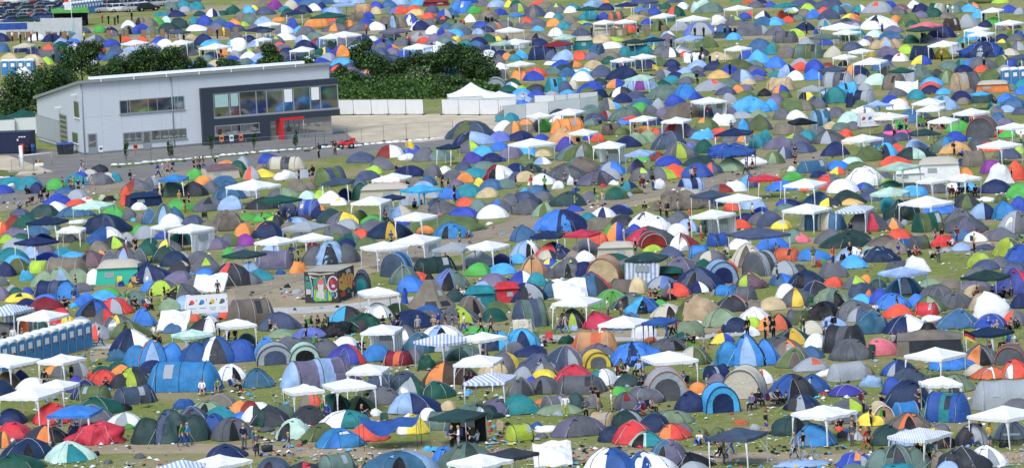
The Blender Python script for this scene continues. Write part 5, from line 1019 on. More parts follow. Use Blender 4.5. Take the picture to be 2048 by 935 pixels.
SHEETS['T3'] = (1536, 0, 4, '''
D 280 75 230 90 S; D 480 70 230 80 S; D 20 60 90 50 b; D 320 90 110 65 l; D 365 150 115 80 a; D 450 117 100 62 r; D 490 158 160 92 S; D 560 120 110 80 T/S; D 110 147 80 65 r; Z 20 160 250 58 T; D 60 205 135 72 c; D 60 285 150 85 G; D 300 247 142 77 B; D 220 295 150 70 l; U 140 347 232 102 G; F 260 337 152 47 t; D 660 177 152 72 y/o
D 880 107 222 102 g+r; D 735 108 110 72 T/w; D 970 80 120 75 b; D 1060 80 120 50 M; D 1170 70 120 70 w; U 1350 104 162 82 e/W; D 890 234 272 127 w+B; D 840 240 140 75 w; D 1020 187 90 67 o; D 1130 187 152 82 k; D 1150 215 90 50 e; Z 415 560 745 240 w; Z 520 650 750 275 w; D 455 237 110 87 g.T; D 630 224 262 82 p+z; Z 1125 1250 1400 222 P; Z 1105 1210 1360 252 z
D 1390 307 212 110 B; U 1470 252 172 112 N; D 1605 224 142 127 g; Z 1700 1850 1885 95 w; D 1680 150 90 80 c; D 1810 197 152 62 E; D 1740 220 100 60 B; Z 1815 1960 2050 198 w; Z 1560 1700 1775 250 w; Z 1600 1760 1825 285 w; D 1000 264 152 62 p; D 975 317 172 77 d; D 860 302 142 62 m; Z 330 430 590 315 q; D 670 407 162 77 S; D 800 352 102 67 b/M; D 760 370 110 60 w; Q 945 392 265 97 t+n
D 1105 434 122 82 l; D 960 454 172 92 p; D 1145 347 112 72 e; D 1270 342 112 67 k; D 1340 345 170 45 p; Z 1270 1480 1520 368 w; U 1235 484 222 127 B; D 1395 467 122 97 y; D 1715 464 325 147 b+B; F 1765 460 190 87 m; D 1880 390 122 82 k+y; D 1870 330 120 60 B; D 1960 290 110 50 l; D 2000 407 112 77 G/g; D 1935 447 132 62 W; U 320 472 272 127 q+k; D 520 460 142 94 W; D 150 467 162 112 n/p
D 50 437 132 112 T/k; D 65 547 152 107 a; Z 515 640 720 470 w; Z 640 760 850 425 w; Z 655 900 935 510 w; D 260 562 152 102 g; D 255 567 122 77 r; D 380 584 162 114 b; D 410 560 90 40 o; D 480 530 90 30 R; D 160 622 142 107 s/B; D 222 647 142 87 w; D 60 620 90 60 T; Z 400 580 640 568 S; D 365 642 142 97 a; U 560 707 305 137 g+G; D 700 602 172 92 B+o; D 745 677 122 92 g; D 865 684 167 100 m
D 970 607 172 92 n; U 1010 722 232 132 n; D 1200 657 262 167 g/q; Z 955 1100 1175 580 e; D 1360 642 122 97 K; D 1430 667 132 117 k.f; D 1450 552 152 67 q; D 1540 547 92 72 e/T; D 1690 554 252 102 G+a; D 1710 580 112 62 r; D 1785 652 162 107 k; D 1897 614 142 100 g; D 1870 532 112 97 k+y; D 1945 562 102 102 b; Z 1910 2030 2150 475 S; U 1580 742 305 172 t/G; D 1230 522 142 82 y/b; D 970 492 112 57 B+R
D 1060 494 122 74 w+r; D 920 567 172 102 d; D 1830 647 122 47 t; F 2000 300 90 50 b; D 1930 105 120 70 b; D 1860 30 120 40 l; D 2010 120 80 60 g; F 1700 30 180 60 k; D 400 455 120 55 b; D 1560 350 100 55 T; D 700 240 80 60 g; D 780 230 80 50 v
M 310 272 82 xx s; M 1440 117 82 wx w; M 1480 110 70 wW w; M 425 260 60 xx s; M 915 227 45 bx s; M 1725 145 60 xx s; M 1730 520 60 xx s; M 1560 390 60 xx s; M 610 310 40 xx g; P 690 165 70 D; P 805 540 130 y; F 1180 100 40 60 x; F 610 530 90 40 x; F 1190 230 0 0 w; F 385 275 40 40 b; M 1390 450 60 tx s; M 1810 860 90 xW s
''')
SHEETS['T0'] = (0, 0, 4, '''
Z 85 250 270 375 W; D 385 460 172 140 G+r; D 370 520 112 67 l; D 80 502 152 82 t; D 260 532 192 102 t; F 190 652 172 107 w; D 20 420 110 80 d; D 170 420 110 60 B; D 1030 227 112 67 w; D 1120 207 92 77 n.x; D 1022 277 102 77 q.x; D 1125 272 137 87 b; D 1200 217 102 77 n; D 1260 202 102 72 E; D 1330 192 92 67 m; D 1435 230 152 94 z; D 1350 258 172 82 z
D 1215 277 102 72 q; D 1570 252 152 57 w; Z 1330 1440 1530 268 S; D 1555 192 82 57 T; D 1640 207 132 94 b; D 1700 137 102 70 w+B; D 1865 117 117 80 e; D 1990 107 92 64 c; D 1755 212 142 72 d; D 1875 217 107 70 o; D 1850 257 127 84 b; D 2000 197 122 102 q; D 1930 162 112 72 n; D 1950 212 67 40 l; D 1730 262 152 77 p; D 1800 287 82 72 T+y; D 1630 364 152 100 B; D 1530 347 112 77 t
D 893 377 127 67 b; Z 970 1090 1200 358 w; D 1010 335 80 45 r; D 1140 335 80 45 r; D 1280 359 132 70 b; D 760 347 162 72 g/S; D 930 467 142 117 S; Z 1350 1500 1550 352 w; Z 1590 1740 1865 392 w; D 1690 372 152 57 c; F 1910 412 182 117 w; D 1640 512 162 77 q; D 1735 552 152 77 t; D 1880 472 112 72 g; D 1700 467 142 57 B; D 1785 447 82 62 o; D 1990 337 112 57 B; Z 1960 2080 2200 250 B
D 1230 400 110 60 g; D 1100 380 90 50 r; D 1860 360 80 40 c; D 1290 130 110 35 T; D 2030 90 70 50 y; D 1600 130 90 45 z; D 1780 125 80 40 e; D 800 262 100 60 E; D 1900 255 120 60 S; D 2030 250 100 60 p; D 820 480 110 50 b; D 700 520 130 60 w; D 580 560 110 50 w
K1 75 320 55; K1 125 320 55; K1 180 320 55; K1 230 320 50; K1 285 320 60; K1 390 320 50; K1 440 325 60; K1 515 325 65; K1 870 310 65; K1 1010 300 60; K1 1150 305 60; K1 1225 305 70; K1 1300 300 55; K1 1380 305 50; K1 1685 290 55; K1 1760 290 50; K1 1820 295 50; K1 1890 285 50
M 300 330 80 xx s; M 490 325 80 xx s; M 165 325 60 xx s; M 545 320 70 tx s; M 675 300 45 yx s; M 820 185 75 rG s; M 870 195 85 xx s; M 920 205 90 ex s; M 945 190 80 xx s; M 1055 150 60 xx s; M 880 300 95 xx s; M 965 330 70 Rx s; M 1375 130 85 xx w; M 1740 310 80 xx s; M 1625 440 50 xx s; M 1770 440 60 xo s; M 430 480 60 xx s; M 320 430 70 xx s; M 100 310 60 wx s; M 250 320 60 Rx s; M 420 320 60 xx s
''')
SHEETS['T1'] = (512, 0, 4, '''
D 150 80 112 87 V; D 40 62 122 72 n; D 280 87 122 92 W; D 372 110 142 74 B+o; D 230 94 92 47 T; D 458 90 112 64 w; D 525 77 82 62 B; D 75 122 142 70 S; D 470 42 262 62 d; Z 605 690 810 52 s; U 860 124 172 100 O+t; D 960 117 112 67 t; D 960 72 102 62 b; D 1060 64 112 72 d; D 1150 42 152 62 s; D 1290 47 112 62 c; C 1440 50 202 62 R; D 620 112 132 62 s
Z 410 640 740 142 e; D 490 217 202 92 o; D 690 202 102 72 e; U 810 174 152 77 n; D 900 157 92 67 b; D 880 197 122 47 b; Q 1100 227 232 122 n+k; D 1235 207 122 107 b.w; D 1150 112 152 67 v+r; D 1280 130 142 62 O; D 1265 85 90 45 r; D 1410 112 112 72 S; D 1505 152 122 82 b/g; D 1560 142 112 77 d; D 1380 152 112 52 r; U 1650 110 222 107 a; D 1745 112 102 67 E; D 1925 60 142 64 s; D 2025 62 72 62 y
D 1950 125 120 60 b; D 1860 157 152 77 n; D 1710 182 92 72 w; D 1800 224 142 57 b; D 1990 224 122 72 G; D 1315 245 142 87 B+w; D 1390 220 102 77 G; D 1415 277 112 77 w; D 1480 282 62 62 b; D 1500 197 112 72 K+r; D 1595 300 132 70 c; D 967 245 132 74 w; D 840 252 192 77 G+R; D 640 252 202 67 G+o; D 745 217 92 57 o; Z 975 1100 1240 266 p; Z 5 110 200 208 w; D 220 270 142 77 G/w; D 400 285 152 82 G+K
D 290 242 97 114 b; Z 220 370 385 110 B; D 60 197 137 67 s; D 180 177 92 37 o; D 345 270 92 62 c; Z 0 80 130 256 S; D 230 327 172 67 w; Z 0 60 120 326 w; D 470 327 152 77 q; Z 500 650 700 305 w; Z 560 720 850 298 w; D 500 377 132 77 R/d; D 600 397 122 77 q; D 395 414 192 102 B; Z 235 430 440 408 w; D 510 457 112 72 e; D 560 454 112 82 b+y; D 685 457 162 102 I+o; D 690 527 182 70 c; D 1310 342 192 87 g+n
D 1340 347 92 52 r; D 1440 362 142 102 p; D 1175 367 122 72 G+l; D 1010 357 112 57 b; D 1080 362 92 57 d; D 1090 432 112 82 I/o; D 1010 402 102 67 G; Z 1175 1340 1420 390 w; Z 1915 2010 2150 258 w; Z 1870 1990 2100 362 m; D 1860 337 112 72 e; D 1935 332 62 42 y; D 1965 477 122 80 B; D 2010 480 90 60 o; D 1940 507 92 77 G; D 1955 562 122 62 w+r; D 1970 632 92 82 G; H 1920 722 152 102 g.g
D 140 45 90 45 r; D 330 30 90 40 b; D 700 20 150 50 s; D 820 30 110 60 s; D 560 100 80 40 a; D 1700 30 150 50 b; D 1820 50 110 50 G; D 1560 200 90 50 k; D 930 330 90 40 w; D 550 440 60 40 w; F 1600 340 80 50 y
M 1045 220 40 xx s; M 885 240 40 rx s; M 1600 230 80 ex s; M 1640 235 90 Rx s; M 1665 235 80 rx s; M 1860 130 0 xx s; M 1840 190 70 xx s; M 1860 200 70 xx s; M 1890 190 65 xx s; M 1120 305 45 Px s; M 1210 300 50 xx s; M 1020 305 35 Px s; M 330 160 0 xx s; M 1580 160 50 xx s; P 1395 400 60 D; M 1860 90 40 rx s
''')
# ---------------------------------------------------------------- placing the surveyed things
ITEMS = []      # dicts used for the labels: obj, desc, kind, x, y, w, h
def register(o, desc, px, py, w, h, tail=''):
    ITEMS.append(dict(o=o, d=desc, x=px, y=py, w=w, h=h, tail=tail))
def colwords(c):
    cc = parse(c); a = WORD.get(cc['main'], 'striped'); b = cc['half'] or cc['band']
    return a + (' and ' + WORD[b] if b and b in WORD and b != cc['main'] else '')
recs = []
for key, (ox, oy, k, txt) in SHEETS.items():
    for it in txt.replace('\n', ';').split(';'):
        f = it.split()
        if not f: continue
        nums = []
        t = f[0]
        vals = f[1:]
        if t == 'Z':
            xL, xF, xR, yE = [float(v) for v in vals[:4]]
            recs.append(dict(t='Z', xL=ox + xL/k, xF=ox + xF/k, xR=ox + xR/k, y=oy + yE/k, c=vals[4], opt=''.join(vals[5:])))
        elif t == 'X2':
            xL, xF, xR, yE = [float(v) for v in vals[:4]]
            recs.append(dict(t='Z', xL=ox + xL/k, xF=ox + xF/k, xR=ox + xR/k, y=oy + yE/k, c=vals[4], opt='', sag=.22))
        elif t == 'K1': recs.append(dict(t='K1', x=ox + float(vals[0])/k, y=oy + float(vals[1])/k, w=0, h=float(vals[2])/k, c='t'))
        elif t == 'M':
            if float(vals[2]) > 0: recs.append(dict(t='M', x=ox + float(vals[0])/k, y=oy + float(vals[1])/k, w=0, h=float(vals[2])/k, c=vals[3], pose=vals[4]))
        elif t in ('H2', 'H4', 'H5', 'H7', 'H8', 'P'): recs.append(dict(t=t, x=ox + float(vals[0])/k, y=oy + float(vals[1])/k, w=0, h=float(vals[2])/k, c=vals[3]))
        else:
            if float(vals[2]) > 0: recs.append(dict(t=t, x=ox + float(vals[0])/k, y=oy + float(vals[1])/k, w=float(vals[2])/k, h=float(vals[3])/k, c=vals[4], rz=float(vals[5]) if len(vals) > 5 and vals[5] != 'L' else None, let=len(vals) > 5 and vals[5] == 'L'))
# smaller tents half hidden between the surveyed ones in the tight far rows
occ = {}
for r in recs:
    if 'w' in r and r['w'] > 0 or r['t'] == 'Z':
        x = r.get('x', (r.get('xL', 0) + r.get('xR', 0)) / 2); w_ = r.get('w', r.get('xR', 0) - r.get('xL', 0)); y = r['y']
        for i in range(int((x - w_ * .5) // 10), int((x + w_ * .5) // 10) + 1):
            for j in range(int((y - (r.get('h') or 20) * .6) // 8), int((y + 3) // 8) + 1): occ[(i, j)] = 1
frnd = random.Random(21); FC = ['G','G','G','S','S','b','B','B','g','g','q','q','f','n','n','T','d','d','s','w','K','k','p','G+l','B+g','a','r','e','c','G+k','s/w','G+o','t','z']
for j in range(2, 118):
    for i in range(0, 205):
        x, y = i * 10 + frnd.uniform(0, 8), j * 8 + frnd.uniform(0, 6)
        if occ.get((i, j)) or (y > 300 and (occ.get((i + 1, j)) or occ.get((i, j - 1)))): continue
        if x < 1010 and 165 < y < 345 or x < 340 and (y < 62 or 128 < y): continue
        if y > 660: continue
        ry = 415 - (x - 1165) * .235 if 600 < x < 1690 else 2999      # keep the diagonal path clear
        if -20 < y - ry < 52 or (380 < x < 850 and 515 < y < 665) or (x < 420 and 165 < y < 400): continue
        d = noise.noise(Vector((x * .012, y * .02, 4.0)))
        if y > 420 and d < .0 or y > 300 and d < -.2 or d < -.55: continue
        sp = (y + 620) * .0195; w_ = sp * frnd.uniform(1.7, 2.7); recs.append(dict(t='D', x=x, y=y, w=w_, h=w_ * frnd.uniform(.45, .6), c=frnd.choice(FC), rz=None, fill=True))
        for a in range(int((x - w_ * .5) // 10), int((x + w_ * .5) // 10) + 1):
            for b in range(int((y - w_ * .3) // 8), int((y + 3) // 8) + 1): occ[(a, b)] = 1
print('fillers', sum(1 for r in recs if r.get('fill')))
# Which domes and people stand close enough to be built one by one
def rank(kind, n):
    L = sorted([r for r in recs if r['t'] == kind], key=lambda r: -(r['w'] * r['h'] * (.1 if r.get('fill') else 1) if kind != 'M' else r['y']))
    for i, r in enumerate(L): r['solo'] = i < n; r['near'] = i < n * .7
prnd = random.Random(77); gz = [r for r in recs if r['t'] == 'Z' and r['y'] > 60]
for q in range(75):          # campers sitting and standing in the shade of the gazebos
    g_ = prnd.choice(gz); x = prnd.uniform(g_['xL'], g_['xR']); sp = (g_['y'] + 620) * .0195; y = g_['y'] + sp * prnd.uniform(1.5, 2.0); po = prnd.choice('sstgg')
    recs.append(dict(t='M', x=x, y=y, w=0, h=sp * {'s': 1.72, 't': 1.25, 'g': .9}[po], c=prnd.choice('xxxBGKwrbEgS') + prnd.choice('xxBGSd'), pose=po))
rank('D', 300); rank('M', 340)
STUFF = {}      # kind -> list of (V, F, mats per face)
def to_stuff(kind, parts, loc, rz):
    b = STUFF.setdefault(kind, dict(V=[], F=[], m=[], mats=[])); c, s = math.cos(rz), math.sin(rz)
    for p in parts:
        n0 = len(b['V'])
        for v in p.V: b['V'].append((loc.x + v[0]*c - v[1]*s, loc.y + v[0]*s + v[1]*c, v[2]))
        for i, f in enumerate(p.F):
            b['F'].append(tuple(n0 + j for j in f)); mc = p.mats[p.fm[i] if p.fm else 0]
            if mc not in b['mats']: b['mats'].append(mc)
            b['m'].append(b['mats'].index(mc))
        to_stuff(kind, p.subs, loc, rz)
GROUPS = {}
def place_tent(r):
    g0 = G(r['x'], r['y']); s = S(g0); rnd = random.Random(int(r['x'] * 131 + r['y'] * 977)); t = r['t']; vd = Vector((g0.x, g0.y, 0)).normalized()
    k = HC / g0.length if False else HC / (g0 - Vector((0, 0, HC))).length
    w3 = r['w'] / s * (1.22 if t == 'D' else 1.06); solo = r.get('solo', True); lod = 2 if (r.get('near', True) and r['w'] > 34) else (1 if solo else 0)
    dpt = min(w3 * .9, 3.2); h3 = max(.3, (r['h'] - .38 * dpt * s * k) / s)
    h3 *= .94 if t in 'DU' else 1.0
    h3 = min(h3, 2.5 if t in 'QUHC' else (3.6 if t == 'Y' else 1.95))
    rz = yaw(g0)
    if t == 'D':
        LETTER[0] = r.get('let', False); parts, dp = dome(w3, h3, r['c'], rnd, lod); LETTER[0] = False; rz += rnd.uniform(-.35, .35)
    elif t == 'U':
        a = R(r['rz']) if r['rz'] is not None else R(rnd.choice((-1, 1)) * rnd.uniform(8, 30)); h3 = max(h3, .75)
        D = min(max(1.8, h3 * 1.35), 3.0); Lx = max(2.0, (w3 - D * abs(math.sin(a))) / max(.35, math.cos(a)))
        if abs(a) > R(40): Lx = min(Lx, 5); D = max(1.6, (w3 - Lx * math.cos(a)) / abs(math.sin(a))) if w3 > Lx * math.cos(a) + 1 else D
        parts, dp = tunnel(Lx, h3, r['c'], rnd, lod, D); rz += a
        dp = D * math.cos(a) + Lx * abs(math.sin(a))
    elif t == 'H':
        L_ = min(3.6, max(2.4, w3 * .9)); parts, dp = tunnel(L_, max(h3, .9), r['c'], rnd, lod, w3, arch=True); dp = L_; rz += rnd.uniform(-.25, .25)
    elif t == 'Q': parts, dp = family(w3, h3, r['c'], rnd, 2)
    elif t == 'Y': parts, dp = teepee(w3, h3, r['c'], rnd, 2); dp *= .8
    elif t == 'F': parts, dp = heap(w3, max(.12, h3), r['c'], rnd, 1); rz += rnd.uniform(-.5, .5)
    elif t == 'C': parts, dp = cabin(w3, h3, r['c'], rnd, 2); rz += rnd.uniform(-.15, .25)
    elif t == 'X': parts, dp = tipped(w3, r['h'] / s, r['c'], rnd); rz += rnd.uniform(-.3, .3)
    elif t == 'X3': parts = frame_wreck(w3, min(2.2, h3), r['c'], rnd); dp = 1.6; rz = rz
    elif t == 'AW': parts, dp = awning(w3, r['h'] / s, r['c'], rnd); dp = 1.5
    elif t == 'C2': parts, dp = army(w3, h3, r['c'], rnd)
    loc = g0 + vd * dp * .46; loc.z = 0
    if not solo: to_stuff('distant_tents', parts, loc, rz); return
    name, cat, kd, grp = {'D': ('dome_tent', 'dome tent', 'dome tent', 'dome tents pitched across the camp'), 'U': ('tunnel_tent', 'tunnel tent', 'tunnel tent', 'tunnel tents pitched across the camp'),
        'H': ('arched_tent', 'arched tent', 'tent with arched front', 'tents with an arched front'), 'Q': ('family_tent', 'family tent', 'family tent with side wings', 'large family tents'), 'Y': ('teepee_tent', 'teepee tent', 'pointed teepee tent', None),
        'F': ('crumpled_cloth', 'cloth', 'crumpled cloth heap', 'crumpled heaps on the grass'), 'C': ('cabin_tent', 'cabin tent', 'boxy cabin tent', 'boxy cabin tents'), 'X': ('toppled_gazebo', 'gazebo', 'toppled gazebo', 'toppled gazebos'),
        'X3': ('broken_gazebo_frame', 'gazebo frame', 'broken gazebo frame with fallen cloth', None), 'AW': ('awning', 'awning', 'sagging awning sheet on poles', None), 'C2': ('army_tent', 'army tent', 'drab army style tent', None)}[t]
    o = thing(name, parts, loc, rz, cat, group=grp)
    size = ''
    if t in 'DU': size = 'large ' if r['w'] > 80 else ('small ' if r['w'] < 38 else '')
    if t == 'F': size = 'small ' if r['w'] < 20 else ''
    register(o, size + colwords(r['c']) + ' ' + kd, r['x'], r['y'] - r['h'] / 2, r['w'], r['h'])
def awning(w, h, c, rnd):
    n = 12; V = []; F = []; d = 2.4
    for i in range(n + 1):
        for j in range(5):
            u, v = i / n, j / 4; z = 1.9 - .75 * math.sin(math.pi * min(1, u * 1.5)) * (1 - .5 * v) - .35 * u + .3 * v + .25 * (u > .95)
            V.append(((u - .5) * w * (.85 + .15 * v), (v - .5) * d, max(.5, z)))
    for i in range(n):
        for j in range(4): F.append((i*5+j, (i+1)*5+j, (i+1)*5+j+1, i*5+j+1))
    ps = [Part('sheet', V, F, [c[0]])]
    for k in (0, 4, n*5, n*5+4):
        v, f = tube([(V[k][0], V[k][1], 0), V[k]], .025, 4); ps.append(Part('pole', v, f, ['pole_dark']))
    return ps, d
def army(w, h, c, rnd):
    d = 4.2; hw = w / 2; V = []; F = []; nx, ny = 14, 10
    for i in range(nx + 1):
        for j in range(ny + 1):
            u, v = -1 + 2*i/nx, -1 + 2*j/ny; m_ = max(abs(u), abs(v)); z = 1.15 + (h - 1.15) * (1 - m_) ** 1.5; V.append((u * hw, v * d/2, z))
    for i in range(nx):
        for j in range(ny): F.append((i*(ny+1)+j, (i+1)*(ny+1)+j, (i+1)*(ny+1)+j+1, i*(ny+1)+j+1))
    ps = [Part('roof', V, F, ['n'])]
    wv = [(-hw, -d/2, 0), (hw, -d/2, 0), (hw, d/2, 0), (-hw, d/2, 0)]; wv = [(x * 1.04, y * 1.04, z) for x, y, z in wv] + [(x, y, 1.14) for x, y, z in wv]
    ps.append(Part('wall', wv, [(0,1,5,4),(1,2,6,5),(2,3,7,6),(3,0,4,7)], ['K'], smooth=False))
    ps.append(Part('door_flap', [(-hw*1.04, -d/2*1.045, .02), (-hw*.62, -d/2*1.045, .02), (-hw*.62, -d/2*1.01, 1.1), (-hw, -d/2*1.01, 1.1)], [(0,1,2,3)], ['n'], smooth=False))
    n, m = 12, 4; V = [(.75*(1-i/m*.55)*math.cos(2*math.pi*k/n), .6*(1-i/m*.55)*math.sin(2*math.pi*k/n), h - .42 + i/m*.62) for i in range(m+1) for k in range(n)]
    ps.append(Part('peak_cover', V, [(i*n+k, i*n+(k+1)%n, (i+1)*n+(k+1)%n, (i+1)*n+k) for i in range(m) for k in range(n)] + [tuple(m*n+k for k in range(n))], ['x']))
    return ps, d
def place_gazebo(r):
    a_, b_ = r['xF'] - r['xL'], r['xR'] - r['xF']; al = min(R(74), max(R(14), math.atan2(b_, a_)))
    pF = G(r['xF'], r['y'], 1.95); s = S(pF); W = (r['xR'] - r['xL']) / s / (math.cos(al) + math.sin(al)); W = min(4.6, max(1.9, W))
    rnd = random.Random(int(r['xL'] * 31 + r['y'] * 7)); yw = yaw(pF)
    FL = Vector((-math.cos(al), math.sin(al), 0)) * W; FR = Vector((math.sin(al), math.cos(al), 0)) * W
    rot = Matrix.Rotation(yw, 3, 'Z'); ctr = pF + rot @ ((FL + FR) / 2); ctr.z = 0
    parts = gazebo(W, r['c'], rnd, r['opt'], sagging=r.get('sag', rnd.choice((.02, .03, .05, .09))))
    o = thing('gazebo', parts, ctr, yw - al, 'gazebo', group='gazebos among the tents')
    d = {'i': 'blue striped', 'j': 'finely striped'}.get(r['c'][0]) or WORD[r['c'][0]]
    register(o, ('sagging ' if r.get('sag') else '') + d + ' gazebo' + (' with side wall' if r['opt'] else ''), (r['xL'] + r['xR']) / 2, r['y'] - 6, r['xR'] - r['xL'], 30)
def chair_parts(col):
    ps = []
    n = 5; V = []; F = []
    for i in range(n):
        for j in range(n): V.append((-.25 + .5*i/(n-1), -.22 + .44*j/(n-1), .42 - .05*math.sin(math.pi*i/(n-1))))
    for i in range(n-1):
        for j in range(n-1): F.append((i*n+j, (i+1)*n+j, (i+1)*n+j+1, i*n+j+1))
    ps.append(Part('seat', V, F, [col]))
    V = []
    for i in range(n):
        for j in range(n): V.append((-.26 + .52*i/(n-1), .22 + .13*j/(n-1) + .04*math.sin(math.pi*i/(n-1)), .42 + .48*j/(n-1)))
    ps.append(Part('backrest', V, list(F), [col]))
    for sx in (-1, 1):
        v, f = tube([(sx*.27, -.2, .02), (sx*.27, .2, .44)], .015, 4); ps.append(Part('leg', v, f, ['pole_dark']))
        v, f = tube([(sx*.27, .24, .02), (sx*.27, -.2, .46)], .015, 4); ps.append(Part('leg', v, f, ['pole_dark']))
        v, f = box(sx*.29, -.0, .62, .06, .42, .02); ps.append(Part('armrest', v, f, [col], smooth=False))
        v, f = tube([(sx*.27, .2, .40), (sx*.28, .36, .92)], .014, 4); ps.append(Part('back_pole', v, f, ['pole_dark']))
    return ps
CH = {}
def copy_thing(o):
    c = o.copy(); COL.objects.link(c)
    for ch in o.children:
        d = ch.copy(); COL.objects.link(d); d.parent = c
        for g in ch.children:
            e = g.copy(); COL.objects.link(e); e.parent = d
    return c
def put_chair(x_w, rz, col, px, py):
    if col not in CH: o = thing('camping_chair', chair_parts(col), x_w, rz, 'chair', group='folding camping chairs'); CH[col] = o
    else: o = copy_thing(CH[col]); o.location = x_w; o.rotation_euler = (0, 0, rz)
    register(o, WORD[col] + ' folding camping chair', px, py - 8, 14, 18)
def place_person(r):
    rnd = random.Random(int(r['x'] * 77 + r['y'] * 313)); pose = r['pose']; full = {'s': 1.74, 'w': 1.72, 't': 1.27, 'g': .92}[pose]
    ytop = r['y'] - r['h']; s = S(G(r['x'], r['y'])); sc = 1.0
    hh = r['h'] / s
    if hh > full * .84: sc = min(1.10, hh / full); base = r['y']
    else: base = ytop + full * s; base = ytop + full * S(G(r['x'], base)) * .98
    p = G(r['x'], base); p.z = 0
    if not r['solo']:
        c, t2 = r['c'][0] if r['c'][0] in PAL else 'x', r['c'][1] if r['c'][1] in PAL else 'S'
        v, f = lathe([(.10, .0), (.14, .5), (.16, .9)], 6); a = Part('legs', v, f, [t2]); v, f = lathe([(.17, .85), (.22, 1.35), (.07, 1.47)], 6); b = Part('top', v, f, [c])
        v, f = lathe([(.05, 1.45), (.095, 1.55), (.10, 1.64), (.05, 1.74)], 6); h = Part('head', v, f, ['skin']); to_stuff('distant_campers', [a, b, h], p, 0); return
    pz = rnd.choice('abc') if pose == 's' else pose; face = rnd.uniform(-2.6, 2.6) if pose != 't' else rnd.uniform(-1.2, 1.2)
    if pose == 'w': face = rnd.choice((-1, 1)) * R(90) + rnd.uniform(-.4, .4)
    o, top, bot, hair, lg = person(p, yaw(p) + face, sc, pz, r['c'], rnd)
    if rnd.random() < .18 and pose in 'sw':
        q = link('backpack', POSES[pz]['pack'], o); slot(q, M(rnd.choice('xBbRE')))
    o['group'] = 'people around the camp'
    verb = {'s': 'standing', 'w': 'walking', 't': 'sitting in a chair', 'g': 'sitting on the ground'}[pose]
    a, b = WORD.get(r['c'][0], 'black'), WORD.get(r['c'][1], 'dark')
    if r['c'][0] == 't' and r['c'][1] in 'GEt': a = 'tan'
    register(o, f"{verb.split()[0]} person in {a} {top} and {b} {bot}" if a != b else f"{verb.split()[0]} person in {a} {top} and {bot}", r['x'], r['y'] - r['h'] / 2, 12, r['h'])
    if pose == 't': put_chair(p + Matrix.Rotation(yaw(p) + face, 3, 'Z') @ Vector((0, .08, 0)), yaw(p) + face, rnd.choice('xxBRbe'), r['x'], base)
FLAGC = {'y': 'y', 'g': 'E', 'z': 'b'}
